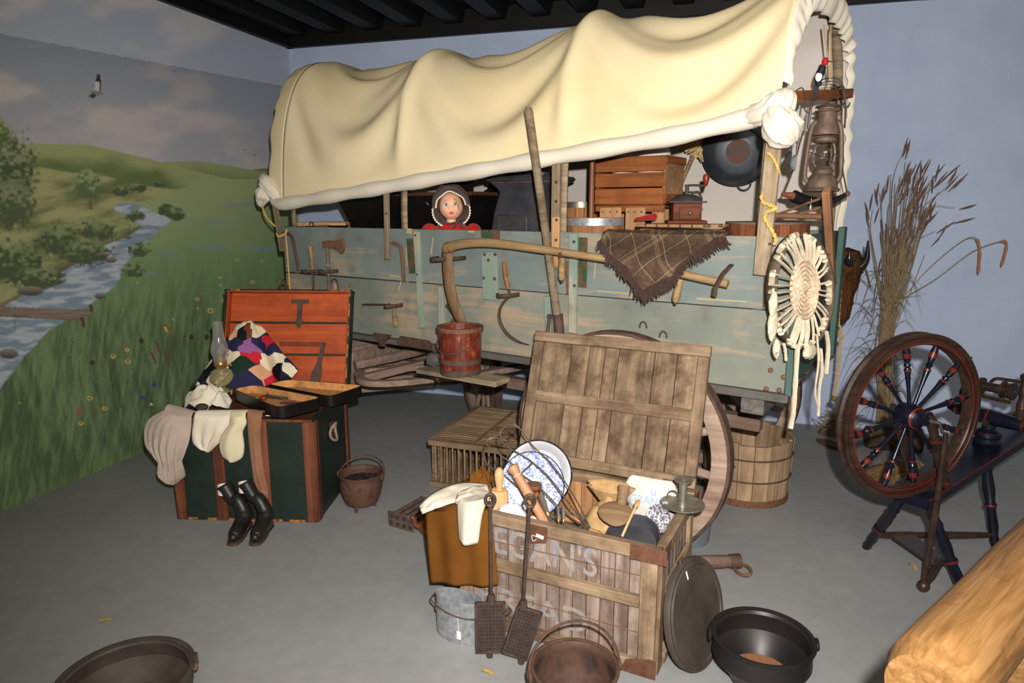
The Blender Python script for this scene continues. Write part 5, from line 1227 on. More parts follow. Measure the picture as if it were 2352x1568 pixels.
for s_ in (-1, 1):
    ex = s_ * 0.026; ey = -hr * 0.90; ez = 0.008
    obj('eye', MB().ball((ex, ey + 0.004, ez), (0.0155, 0.006, 0.0125), 14, 10), m_eyew, hd)
    obj('iris', MB().ball((ex, ey - 0.0005, ez + 0.001), (0.0092, 0.0025, 0.0098), 14, 8), m_iris, hd)
    obj('pupil', MB().ball((ex, ey - 0.0025, ez + 0.001), (0.0045, 0.0012, 0.0047), 10, 6), m_pup, hd)
    obj('lash', MB().tube([(ex + 0.0155 * math.cos(a), ey - 0.001 + 0.003 * abs(math.cos(a)), ez + 0.013 * math.sin(a)) for a in np.linspace(0.25, PI - 0.25, 9)], 0.0012, 5), m_pup, hd)
    obj('eyebrow', MB().tube([(ex + 0.012 * math.cos(a), -hr * 0.955 + 0.004 * abs(math.cos(a)), ez + 0.016 + 0.012 * math.sin(a)) for a in np.linspace(0.6, PI - 0.6, 7)], 0.0012, 5), m_brow, hd)
obj('lips', MB().tube(bez([(-0.014, -hr * 0.93, -0.037), (-0.006, -hr * 0.985, -0.0355), (0, -hr * 0.985, -0.037), (0.006, -hr * 0.985, -0.0355), (0.014, -hr * 0.93, -0.037)], 12), [0.001] + [0.0036] * 11 + [0.001], 8).tube(bez([(-0.009, -hr * 0.955, -0.0405), (0, -hr * 0.985, -0.0435), (0.009, -hr * 0.955, -0.0405)], 8), [0.001] + [0.0038] * 7 + [0.001], 8), m_lip, hd)
m_hair = wood('blond_hair', C(150, 112, 56), C(206, 168, 100), None, axis=2, grain=200, rough=0.5)
hmb = MB()
for k in range(9): hmb.tube(bez([(0.022 + k * 0.003, -hr * 0.86, 0.045 - k * 0.003), (0.034 + k * 0.0016, -hr * 0.90, 0.02), (0.038 + k * 0.001, -hr * 0.86, -0.012 - 0.002 * k)], 8), 0.0026, 5)
obj('hair', hmb, m_hair, hd)
obj('hair_cap', MB().grid(lambda i, j: Vector((math.sin(PI * 0.62 * j) * math.cos(PI * i) * hr * 1.06, math.sin(PI * 0.62 * j) * math.sin(PI * i) * hr * 1.08, math.cos(PI * 0.62 * j) * hr * 1.26)), 24, 16), m_hair, hd)
# sunbonnet: crown, deep brim, lace edge, ruffle
m_bon = cloth('brown_bonnet_cotton', C(74, 50, 44), C(98, 70, 60), 500, 12); m_lace = cloth('cream_lace', C(214, 200, 178), C(236, 224, 204), 260, 60, 0.6)
def brim(i, j):
    a = lerp(math.radians(-62), math.radians(242), i)      # from lower right over the crown to lower left
    c, s_ = math.cos(a), math.sin(a)
    back = Vector((c * 0.088, 0.030, s_ * 0.100 + 0.008)); flare = 1.0 + 0.30 * max(0, -s_) + 0.10 * abs(c)
    front = Vector((c * (0.074 if s_ > 0 else 0.092) * flare, -0.072 - 0.015 * s_, s_ * (0.083 if s_ > 0 else 0.115) + (-0.004)))
    if s_ > 0.55: front.x *= lerp(1.0, 0.62, (s_ - 0.55) / 0.45)
    p = lerp(back, front, j) ; p += Vector((c, 0, s_)) * 0.010 * math.sin(PI * j); return p
bo = obj('bonnet', MB().grid(brim, 60, 10), m_bon, t, HM @ T(0, 0.0, 0.0), thick=0.003)
obj('bonnet_crown', MB().grid(lambda i, j: Vector((0.095 * math.sin(PI * 0.5 * j) * math.cos(2 * PI * i), 0.030 + 0.075 * math.cos(PI * 0.5 * j), 0.105 * math.sin(PI * 0.5 * j) * math.sin(2 * PI * i) + 0.008)) * (1 + 0.03 * math.sin(2 * PI * i * 18) * j), 90, 10, True), m_bon, bo)
obj('ruffle', MB().grid(lambda i, j: (lambda p, c: p + Vector((math.cos(c), 0.0, math.sin(c))) * (0.022 * j) + Vector((0, 0.018 * (j - 0.5) + 0.006 * math.sin(i * 2 * PI * 22), 0)))(brim(lerp(0.12, 0.88, i), 0.02), lerp(math.radians(-62), math.radians(242), lerp(0.12, 0.88, i))), 130, 4), m_bon, bo, thick=0.002)
obj('lace_edge', MB().grid(lambda i, j: (lambda p, c: p + Vector((math.cos(c) * 0.9, -0.35, math.sin(c) * 0.9)) * 0.009 * (j * (1 + 0.35 * math.sin(i * 2 * PI * 40)) - 0.2))(brim(i, 1.0), lerp(math.radians(-62), math.radians(242), i)), 160, 2), m_lace, bo, thick=0.002)
obj('bonnet_ties', MB().tube(bez([(-0.05, -0.05, -0.088), (-0.02, -0.072, -0.098), (0.02, -0.078, -0.094), (0.05, -0.06, -0.078)], 14), [0.012] * 15, 8, flat=0.45).tube(bez([(0.025, -0.08, -0.095), (0.0, -0.095, -0.13), (-0.025, -0.10, -0.17), (-0.035, -0.10, -0.21)], 12), [0.012] * 13, 6, flat=0.3).tube(bez([(0.03, -0.08, -0.095), (0.055, -0.09, -0.105), (0.05, -0.095, -0.125)], 10), [0.014] * 11, 6, flat=0.4), m_bon, bo)
# body with red dress
m_dress = cloth('red_dress_cotton', C(168, 26, 26), C(196, 44, 40), 500, 14)
zs = zc - 0.105
prof = [(0.0, zs + 0.012), (0.035, zs + 0.006), (0.085, zs - 0.008), (0.12, zs - 0.035), (0.11, zs - 0.11), (0.085, zs - 0.20), (0.12, zs - 0.28), (0.145, zs - 0.42), (0.155, 0.02), (0.145, 0.02), (0.0, 0.3)]
obj('dress', MB().lathe(prof, 40, sy=0.62), m_dress, t)
obj('neck', MB().tube([(0, 0.0, zs - 0.01), (0, 0, zs + 0.05)], 0.028, 14), m_skin, t)
for s_ in (-1, 1):
    sl = obj('sleeve', MB().ball((s_ * 0.128, -0.005, zs - 0.05), (0.05, 0.05, 0.056), 18, 12).tube([(s_ * 0.125, -0.01, zs - 0.09), (s_ * 0.14, -0.03, zs - 0.22)], [0.032, 0.024], 12), m_dress, t)
    obj('arm', MB().tube([(s_ * 0.14, -0.03, zs - 0.21), (s_ * 0.145, -0.05, zs - 0.29)], [0.017, 0.013], 10).ball((s_ * 0.146, -0.055, zs - 0.31), (0.014, 0.012, 0.022), 10, 8), m_skin, sl)
    obj('apron_strap', MB().grid(lambda i, j: Vector((s_ * (0.062 + 0.016 * j - 0.01 * i), lerp(0.01, -0.072, math.sin(i * PI / 2)), lerp(zs + 0.004, zs - 0.13, i ** 1.3))), 10, 2), m_linen, t, thick=0.003)
    obj('leg', MB().rod((s_ * 0.05, 0, 0.0), (s_ * 0.05, 0, 0.30), 0.026), m_skin, t)
for k in range(2): obj('collar_ruffle', MB().grid(lambda i, j: Vector((math.cos(2 * PI * i) * (0.05 + 0.035 * j), 0.62 * math.sin(2 * PI * i) * (0.05 + 0.04 * j), zs + 0.01 - 0.02 * j + 0.004 * math.sin(2 * PI * i * 12))), 72, 3, True), m_dress, t, thick=0.002) if k == 0 else None

# ================================================================== THE OPEN TRUNK
TXd, TYd = Vector((0.9986, -0.0527, 0)), Vector((0.0527, 0.9986, 0)); TO = Vector((-1.815, 3.45, 0)); TLn, TDp, THt = 0.777, 0.60, 0.575
TM = frame(TO, TXd, ZUP); ITM = TM.inverted()
def tf(px, py, off=0.012):                                   # pixel -> trunk coords on the plane just in front of the front panel
    return ITM @ onplane(px, py, TO - TYd * off, TYd)
def tz(px, py, z): return ITM @ gz(px, py, z)
m_tgreen = plain('dark_green_trunk_paint', C(24, 34, 28), C(34, 48, 38), 7, 0.5, 0, 0.05, spec=0.4)
m_tslat = wood('red_brown_trunk_slat', C(76, 40, 26), C(118, 68, 46), C(60, 34, 24), axis=2, rough=0.6)
m_tor = wood('orange_lid_lining', C(164, 70, 34), C(196, 92, 46), C(120, 48, 24), stain_amt=0.55, stain_scale=4, tint=0.06, rough=0.55)
m_wear = plain('worn_yellow_edge', C(168, 112, 52), C(96, 60, 32), 40, 0.7, lo=0.42, hi=0.6)
t = thing('travel_trunk', 'dark green travel trunk with brown slats and open orange lined lid', 'trunk', M=TM)
th = 0.016
obj('front_panel', MB().box((TLn / 2, th / 2, THt / 2), (TLn, th, THt), 0.002), m_tgreen, t)
obj('back_panel', MB().box((TLn / 2, TDp - th / 2, THt / 2), (TLn, th, THt), 0.002), m_tgreen, t)
for x in (th / 2, TLn - th / 2): obj('end_panel', MB().box((x, TDp / 2, THt / 2), (th, TDp - 2 * th, THt), 0.002), m_tgreen, t)
obj('bottom', MB().box((TLn / 2, TDp / 2, 0.01), (TLn - 2 * th, TDp - 2 * th, 0.02), 0), m_tslat, t)
obj('inner_tray', MB().box((TLn / 2, TDp / 2, THt - 0.055), (TLn - 2 * th - 0.004, TDp - 2 * th - 0.004, 0.012), 0), m_tslat, t)
for px0, px1 in ((408, 430), (500, 525), (605, 626), (707, 733)):
    x0, x1 = tf(px0, 1193).x, tf(px1, 1195).x; x = (x0 + x1) / 2; x = min(max(x, 0.024), TLn - 0.024)
    obj('slat', MB().box((x, -0.005, THt / 2 - 0.004), (x1 - x0, 0.012, THt - 0.02), 0.003), m_tslat, t)
for y in (0.03, TDp - 0.03): obj('slat', MB().box((TLn + 0.005, y, THt / 2 - 0.004), (0.012, 0.05, THt - 0.02), 0.003), m_tslat, t)
for k in range(6):
    x = 0.09 + k * 0.115; obj('worn_edge', MB().box((x, -0.002, 0.008), (0.05 + 0.02 * (k % 3), 0.005, 0.014), 0.001), m_wear, t)
obj('rim_rail', MB().box((TLn / 2, -0.002, THt - 0.008), (TLn, 0.014, 0.016), 0.003), m_tslat, t)
hc = Vector((TLn + 0.008, TDp * 0.46, 0.43))
hp = obj('handle_plate', MB().prism([(-0.05, -0.025), (0.05, -0.025), (0.05, 0.025), (-0.05, 0.025)], -0.003, 0.003), m_tslat, t, Matrix.Translation(hc) @ Matrix.Rotation(PI / 2, 4, 'Y'))
obj('handle', MB().tube([(0.005 + 0.02 * math.sin(a) ** 2, 0.048 * math.cos(a), 0.05 * math.sin(a) - 0.01) for a in np.linspace(0, 2 * PI, 25)[:-1]], 0.008, 8, True), plain('grey_leather', C(120, 100, 90), C(150, 130, 118), 40, 0.7), t, Matrix.Translation(hc))
# lid: shallow tray leaning back on its hinges
ang = math.radians(18); LL_ = 0.595; LMx = Matrix.Translation(Vector((0, TDp, THt + 0.012))) @ Matrix.Rotation(-ang, 4, 'X')      # local Z up the lid, Y back
lid = obj('lid', MB().box((TLn / 2, 0.052, LL_ / 2), (TLn + 0.02, 0.014, LL_), 0.004), m_tgreen, t, LMx)
for k in range(3):
    z0, z1 = LL_ * k / 3 + 0.01, LL_ * (k + 1) / 3 - 0.002; o = obj('lining_board', MB().box((0, 0, 0), (TLn - 0.03, 0.01, z1 - z0), 0.0025), m_tor, lid, T(TLn / 2, 0.040, (z0 + z1) / 2))
for x in (-0.004, TLn + 0.004): obj('lid_side', MB().box((x, 0.024, LL_ / 2), (0.016, 0.065, LL_), 0.004), m_tgreen, lid); obj('side_lining', MB().box((x + (0.012 if x < 0 else -0.012), 0.022, LL_ / 2), (0.008, 0.05, LL_ - 0.02), 0.002), m_tor, lid)
obj('lid_head', MB().box((TLn / 2, 0.024, LL_), (TLn + 0.03, 0.07, 0.016), 0.004), m_tgreen, lid); obj('head_wear', MB().box((TLn / 2, -0.008, LL_ - 0.006), (TLn, 0.012, 0.012), 0.003), m_tor, lid)
for x in (0.06, TLn - 0.10, TLn - 0.03): obj('worn_edge', MB().box((x, -0.016, LL_ + 0.002), (0.06, 0.004, 0.010), 0.001), m_wear, lid)
for z in np.linspace(0.1, 0.6, 5): obj('worn_edge', MB().box((TLn + 0.002, -0.009, z), (0.008, 0.004, 0.08), 0.001), m_wear, lid)
def lidpt(px, py, y=0.03):
    q = TM @ LMx; P = onplane(px, py, q @ Vector((0, y, 0)), q.to_3x3() @ Vector((0, 1, 0))); return q.inverted() @ P
a, b = lidpt(690, 688), lidpt(690, 752)
hs = [(0.055, 0.0), (0.055, -0.022), (0.016, -0.024), (0.014, a.z - b.z - 0.06), (0.026, -(a.z - b.z) + 0.03), (0.012, -(a.z - b.z) + 0.008), (0.0, -(a.z - b.z) - 0.012)]
h2 = [(0.055, 0.0), (0.055, -0.022), (0.017, -0.024), (0.014, -(a.z - b.z) + 0.055), (0.028, -(a.z - b.z) + 0.035), (0.012, -(a.z - b.z) + 0.012), (0.0, -(a.z - b.z) - 0.01)]
obj('hasp', MB().prism(h2 + [(-x, z) for x, z in h2[::-1][1:]], -0.003, 0.003), m_darkrust, lid, T(a.x, 0.026, a.z) @ Matrix.Rotation(PI / 2, 4, 'X'))
a, b = lidpt(744, 786), lidpt(722, 884); d = b - a; n_ = Vector((d.z, 0, -d.x)).normalized()
sh = [a + n_ * 0.014, a + d * 0.45 + n_ * 0.014, a + d * 0.75 + n_ * 0.034, a + d * 0.9 + n_ * 0.03, b + n_ * 0.02, b - n_ * 0.02, a + d * 0.9 - n_ * 0.03, a + d * 0.75 - n_ * 0.03, a + d * 0.45 - n_ * 0.014, a - n_ * 0.014]
obj('strap_hinge', MB().prism([(p.x, p.z) for p in sh], -0.003, 0.003, T(0, 0.03, 0) @ Matrix.Rotation(PI / 2, 4, 'X')), m_darkrust, lid)
obj('shadow_band', MB().box(lidpt(690, 790, 0.0345), (0.26, 0.001, 0.03), 0), plain('painted_shadow', C(104, 48, 26), C(134, 62, 32), 14, 0.6), lid)  # horizontal shadow beside the hinge, painted on as a thin dark band
TRK = t

# ---------------------------------------------------------------- crazy quilt slumped against the lid
n = NT('crazy_quilt'); tcq = n.node('ShaderNodeTexCoord'); mpq = n.node('ShaderNodeMapping'); mpq.inputs['Scale'].default_value = (1, 1, 1); n.link(tcq.outputs['UV'], mpq.inputs[0])
vo = n.node('ShaderNodeTexVoronoi', voronoi_dimensions='2D', distance='MANHATTAN'); vo.inputs['Scale'].default_value = 13.0; vo.inputs['Randomness'].default_value = 0.95; n.link(mpq.outputs[0], vo.inputs['Vector'])
se = n.node('ShaderNodeSeparateColor'); n.link(vo.outputs['Color'], se.inputs[0])
rp = n.node('ShaderNodeValToRGB'); rp.color_ramp.interpolation = 'CONSTANT'; e = rp.color_ramp.elements
qc = [C(224, 208, 176), C(30, 30, 34), C(212, 160, 120), C(216, 200, 170), C(32, 52, 42), C(44, 44, 74), C(120, 66, 40), C(228, 214, 186), C(22, 20, 24), C(150, 96, 146), C(208, 196, 176), C(60, 56, 96), C(196, 40, 56), C(40, 44, 60)]
while len(e) < len(qc): e.new(0.5)
for k, c in enumerate(qc): e[k].position = k / len(qc); e[k].color = c
n.link(se.outputs[0], rp.inputs[0])
ve = n.node('ShaderNodeTexVoronoi', voronoi_dimensions='2D', feature='DISTANCE_TO_EDGE'); 
vq = n.coords((1,) * 3, False); n.bump(n.noise(vq, 40, 3), 0.4, 0.006)
m_quilt = n.fin(rp.outputs[0], 0.9, 0, 0.1)
apex = TM @ (LMx @ lidpt(572, 738, 0.0)); IQ = T(*(TM @ Vector((0.30, 0.56, THt))))
QO = TM @ Vector((0.30, 0.56, THt))
botpx = [(452, 884), (470, 888), (500, 892), (545, 892), (600, 890), (640, 882), (668, 872), (684, 852)]
def qbot(i):
    x = np.interp(i, np.linspace(0, 1, len(botpx)), [p[0] for p in botpx]); y = np.interp(i, np.linspace(0, 1, len(botpx)), [p[1] for p in botpx])
    return gz(x, y, 0.605 if i < 0.7 else lerp(0.60, 0.70, (i - 0.7) / 0.3))
def qfn(i, j):
    top = apex + (TM.to_3x3() @ Vector(((i - 0.45) * 0.16, 0.0, -0.10 * abs(i - 0.4) ** 1.5))); b = qbot(i)
    p = lerp(top, b, j); bul = 0.05 * math.sin(PI * min(1, j * 0.9)) * math.sin(PI * lerp(0.15, 0.9, i)); p += Vector((0, -bul, bul * 0.35))
    p += Vector((0.4, -0.6, 0.5)) * 0.022 * n2(i * 5 + 3, j * 4, 1) + Vector((0, -0.02 * math.sin(i * 14 + j * 3) * j, 0)); return p - QO
qm = MB().grid(qfn, 44, 36).mesh('quilt', True, 80)
uv = qm.uv_layers.new(name='UVMap'); vi = [l.vertex_index for l in qm.loops]
for li, k in enumerate(vi): ii, jj = divmod(k, 37); co = qm.vertices[k].co; uv.data[li].uv = (co.x + 0.25 * co.z, 0.9 * co.z + 0.7 * co.y)
q = obj('quilt', qm, m_quilt, None, Matrix.Translation(QO), thick=0.014); tag(q, 'patchwork crazy quilt slumped in the trunk against its orange lid', 'quilt')
obj('quilt_backing', MB().grid(lambda i, j: qfn(0.0, lerp(0.35, 1.0, j)) + Vector((-0.05 * i * j, 0.03 * i, -0.02 * i)), 6, 12), cloth('green_backing', C(30, 52, 38), C(44, 66, 48), 500, 12), q, thick=0.01)

# ---------------------------------------------------------------- glass oil lamp
bz = gz(512, 899, THt + 0.062)
t = thing('oil_lamp', 'clear glass oil lamp with tall chimney standing in the trunk', 'oil lamp', bz); k = 0.118 / 48 * 0.98
hh = lambda py: (897 - py) * 0.00242
ngl = NT('clear_lamp_glass'); ngl.b.inputs['Transmission Weight'].default_value = 0.93; ngl.b.inputs['IOR'].default_value = 1.35; m_lglass = ngl.fin((0.92, 0.93, 0.90, 1), 0.04, 0, 0.5)
nam = NT('amber_lamp_glass'); nam.b.inputs['Transmission Weight'].default_value = 0.85; nam.b.inputs['IOR'].default_value = 1.4; m_amber = nam.fin((0.80, 0.70, 0.44, 1), 0.06, 0, 0.5)
obj('foot', MB().lathe([(0, 0), (0.046, 0), (0.048, 0.006), (0.03, 0.014), (0.016, 0.024), (0.014, hh(885)), (0, hh(885))], 24), m_amber, t)
obj('font', MB().lathe([(0, hh(886)), (0.03, hh(882)), (0.058, hh(868)), (0.062, hh(860)), (0.055, hh(848)), (0.03, hh(842)), (0.02, hh(840)), (0, hh(840))], 28), m_amber, t)
m_brass = plain('aged_brass', C(170, 134, 66), C(200, 164, 90), 40, 0.3, 0.8)
obj('burner', MB().lathe([(0.022, hh(841)), (0.030, hh(838)), (0.036, hh(832)), (0.036, hh(828)), (0.028, hh(822)), (0.018, hh(812)), (0, hh(810))], 24), m_brass, t)
obj('wick_knob', MB().rod((0.03, 0, hh(833)), (0.055, 0, hh(833)), 0.003).lathe([(0, 0.055), (0.010, 0.055), (0.010, 0.059), (0, 0.059)], 12, Matrix.Rotation(PI / 2, 4, 'Y') @ T(-hh(833), 0, 0)), m_brass, t)
pr = [(0.034, hh(830)), (0.036, hh(815)), (0.048, hh(803)), (0.046, hh(790)), (0.032, hh(770)), (0.026, hh(745)), (0.027, hh(732))]
obj('chimney', MB().lathe(pr + [(r - 0.0015, z) for r, z in pr[::-1]] + [pr[0]], 28), m_lglass, t)

# ---------------------------------------------------------------- open violin case lying across the trunk
def rrect(c, r=0.05, n=5):                                    # rounded polygon through 4 corner points
    P = [Vector(p) for p in c]; out = []; N = len(P)
    for i in range(N):
        a, b, d = P[i - 1], P[i], P[(i + 1) % N]; u = (a - b).normalized(); v = (d - b).normalized()
        for k in range(n + 1):
            f_ = k / n; out.append((b + u * r) * (1 - f_) ** 2 + b * 2 * f_ * (1 - f_) + (b + v * r) * f_ ** 2)
    return out
def case_shell(name, corners, z0, h, parent, r):
    poly = rrect(corners, r); ctr = sum(poly, Vector()) / len(poly); mb = MB(); N = len(poly); th_ = 0.007
    inn = [p + (ctr - p).normalized() * th_ for p in poly]
    R_ = [[mb.pt((p.x, p.y, z)) for p in q] for q, z in ((poly, z0), (poly, z0 + h))]
    for i in range(N): mb.f.append([R_[0][i], R_[0][(i + 1) % N], R_[1][(i + 1) % N], R_[1][i]])
    mb.f.append(R_[0][::-1])
    a = len(mb.v); I_ = [[mb.pt((p.x, p.y, z)) for p in inn] for z in (z0 + h, z0 + h - 0.002)]
    for i in range(N): mb.f.append([R_[1][i], R_[1][(i + 1) % N], I_[0][(i + 1) % N], I_[0][i]]); mb.f.append([I_[0][i], I_[0][(i + 1) % N], I_[1][(i + 1) % N], I_[1][i]])
    o = obj(name, mb, m_black, parent, angle=50)
    li = MB(); A = [li.pt((p.x, p.y, z0 + h - 0.002)) for p in inn]; inn2 = [p + (ctr - p).normalized() * 0.012 for p in inn]; B_ = [li.pt((p.x, p.y, z0 + 0.02)) for p in inn2]
    for i in range(N): li.f.append([A[i], A[(i + 1) % N], B_[(i + 1) % N], B_[i]])
    li.f.append(B_); obj('lining', li, m_caselin, o, angle=50); return o
m_caselin = plain('tan_case_lining', C(168, 114, 62), C(198, 146, 88), 12, 0.85, 0, 0.1, c=C(150, 92, 52))
t = thing('violin_case', 'open black violin case with tan lining lying across the trunk', 'instrument case', M=TM @ T(0, 0, 0))
Z1 = THt + 0.026
case_shell('case_base', [(0.232, 0.27, 0), (0.635, -0.085, 0), (0.80, 0.115, 0), (0.31, 0.365, 0)], Z1, 0.062, t, 0.05)
case_shell('case_lid', [(0.38, 0.385, 0), (0.835, 0.135, 0), (0.955, 0.385, 0), (0.46, 0.50, 0)], Z1, 0.062, t, 0.05)
obj('clasp', MB().box((0.228, 0.275, Z1 + 0.04), (0.012, 0.03, 0.03), 0.003), m_brass, t)
zc_ = Z1 + 0.022
c1 = thing('brass_buckle', 'small brass buckle with amber stone in the violin case', 'buckle', M=TM @ T(0.40, 0.17, zc_))
obj('plate', MB().box((0, 0, 0.014), (0.05, 0.022, 0.028), 0.006), m_brass, c1); obj('stone', MB().ball((0.05, 0.0, 0.016), (0.022, 0.018, 0.016), 12, 8), plain('amber_stone', C(120, 40, 20), rough=0.1, spec=0.6), c1)
c1 = thing('folding_fan', 'dark folded fan lying in the violin case', 'fan', M=TM @ T(0.60, 0.10, zc_ + 0.002))
for k_ in range(5): obj('stick', MB().box((0.03, 0, 0.004 + 0.002 * k_), (0.12, 0.012, 0.002), 0.0), m_iron, c1, rotz(-0.3 + 0.10 * k_))
c1 = thing('hand_mirror', 'old dark framed hand mirror in the violin case', 'mirror', M=TM @ T(0.50, 0.22, zc_) @ rotz(-0.4))
obj('frame', MB().box((0, 0, 0.008), (0.16, 0.03, 0.012), 0.004), m_iron, c1); obj('glass', MB().box((0, 0, 0.0145), (0.12, 0.02, 0.001), 0), m_tin, c1)
c1 = tag(obj('rosin_cake', MB().lathe([(0, 0), (0.022, 0), (0.024, 0.008), (0.02, 0.016), (0, 0.016)], 14), plain('rosin', C(110, 52, 28), C(140, 70, 40), 30, 0.3), None, TM @ T(0.545, 0.035, zc_)), 'reddish brown rosin cake near the front of the violin case', 'rosin')
c1 = tag(obj('red_ribbon', MB().tube([(0, 0, 0.006), (0.04, -0.01, 0.008), (0.075, -0.015, 0.006)], 0.008, 8, flat=0.3), cloth('red_ribbon_cloth', C(150, 40, 34), C(176, 60, 48), 400, 20), None, TM @ T(0.56, 0.165, zc_ + 0.002)), 'short faded red ribbon in the violin case', 'ribbon')

# ---------------------------------------------------------------- clothes hung over the front edge
def drape(name, label, cat, L_, R_, mat, rows=26, cols=18, off=0.02, bulge=0.02, fold=0.006, nf=5, back=0.07, thick=0.006, seed=1, extra=None, group=None):
    # L_, R_: left and right outlines in pixels, top to bottom, on the plane just before the trunk front
    Lp = bez([tf(x, y, off) for x, y in L_], rows); Rp = bez([tf(x, y, off) for x, y in R_], rows)
    o = (Lp[0] + Rp[0]) / 2
    def fn(i, j):
        nb = 5; J = int(round(j * (rows + nb)))
        if J < nb:
            k = J / nb; p = lerp(Lp[0], Rp[0], i); return Vector((p.x, lerp(back, -off, k), max(p.z, THt) + 0.008 + 0.012 * math.sin(PI * k))) - o
        k = J - nb; f_ = k / rows; p = lerp(Lp[k], Rp[k], i)
        b = bulge * math.sin(PI * i) * (0.6 + 0.4 * math.sin(PI * f_)) + fold * math.sin(2 * PI * nf * i + seed + 2 * n2(f_ * 2, seed)) * min(1, f_ * 2)
        return Vector((p.x, -off - max(b, -off * 0.6), p.z)) - o
    g = MB().grid(fn, cols, rows + 5)
    q = obj(name, g, mat, None, TM @ Matrix.Translation(o), thick=thick); return tag(q, label, cat, group)
m_grey = cloth('grey_beige_cotton', C(168, 150, 136), C(190, 172, 158), 500, 7); m_white = cloth('cream_cotton', C(216, 204, 180), C(234, 224, 204), 500, 6)
m_sock = cloth('cream_wool', C(204, 192, 156), C(220, 208, 174), 300, 8, 0.3); m_stock = cloth('brown_stocking', C(128, 88, 64), C(150, 106, 80), 500, 10)
drape('bloomers', 'grey beige bloomers with gathered cuff hanging over the trunk corner', 'clothing', [(378, 942), (345, 960), (333, 985), (335, 1020), (350, 1042), (364, 1058), (362, 1080), (362, 1090), (378, 1103), (400, 1107)], [(440, 958), (440, 980), (436, 1010), (430, 1030), (424, 1048), (420, 1058), (424, 1075), (426, 1092), (420, 1098), (411, 1106)], m_grey, 34, 26, 0.036, 0.055, 0.010, 6, 0.03, seed=2)
drape('chemise', 'cream cotton chemise with a pointed corner over the trunk front', 'clothing', [(446, 956), (443, 975), (440, 1000), (442, 1018), (456, 1030), (472, 1033)], [(560, 955), (556, 970), (545, 985), (524, 1002), (500, 1020), (480, 1038)], m_white, 24, 20, 0.030, 0.012, 0.006, 4, 0.035, seed=5)
drape('wool_sock', 'cream wool sock, foot down, hanging on the trunk front', 'sock', [(530, 956), (527, 975), (516, 990), (506, 1010), (505, 1030), (512, 1048), (528, 1058)], [(564, 955), (566, 972), (558, 990), (560, 1010), (561, 1030), (556, 1050), (540, 1060)], m_sock, 24, 14, 0.062, 0.03, 0.002, 2, -0.02, seed=9)
drape('brown_stocking', 'long thin brown stocking hanging down the trunk front', 'stocking', [(568, 952), (570, 990), (573, 1030), (578, 1070), (583, 1110), (590, 1145), (598, 1172), (604, 1185)], [(602, 956), (598, 990), (600, 1030), (604, 1070), (610, 1100), (616, 1125), (612, 1160), (611, 1184)], m_stock, 30, 12, 0.024, 0.012, 0.003, 3, 0.02, seed=4)
def heap(fn_base, w, d, h, seed):
    return MB().grid(lambda i, j: (lambda r, a: Vector((w * r * math.cos(a) * (1 + 0.12 * n2(math.cos(a) * 2, math.sin(a) * 2, seed)), d * r * math.sin(a), h * (1 - r ** 2.2) + 0.020 * n2(r * 3 * math.cos(a), r * 3 * math.sin(a), seed + 3) * (1 - r * 0.5) + 0.010 * math.sin(5 * a + 9 * r + seed + 3 * n2(a, r * 3, seed)) * r * 2 + 0.02 * n2(math.cos(a) * 3 * r, math.sin(a) * 2.0 * r + 5, seed) )))(j, 2 * PI * i), 56, 16, True)
p = tz(478, 925, THt + 0.02)
tag(obj('white_blouse', heap(None, 0.125, 0.10, 0.10, 3), m_white, None, TM @ T(p.x - 0.012, p.y + 0.02, THt + 0.012), thick=0.006), 'white blouse heaped at the left end of the trunk', 'clothing')
p = tz(466, 946, THt + 0.02)
tag(obj('dark_cap', MB().ball((0, 0, 0.016), (0.035, 0.025, 0.018), 16, 10), plain('dark_felt', C(58, 44, 34), C(76, 60, 48), 30, 0.9), None, TM @ T(p.x, p.y - 0.005, THt + 0.034)), 'small dark brown oval purse on the trunk edge', 'purse')
p = tz(638, 955, THt + 0.02)
tag(obj('folded_handkerchief', MB().grid(lambda i, j: Vector(((i - 0.5) * 0.12, (j - 0.5) * 0.08, 0.006 + 0.006 * math.sin(PI * i) * math.sin(PI * j))), 10, 8), m_linen, None, TM @ T(p.x - 0.02, 0.06, THt + 0.004), thick=0.004), 'white folded handkerchief peeking out under the violin case', 'handkerchief')

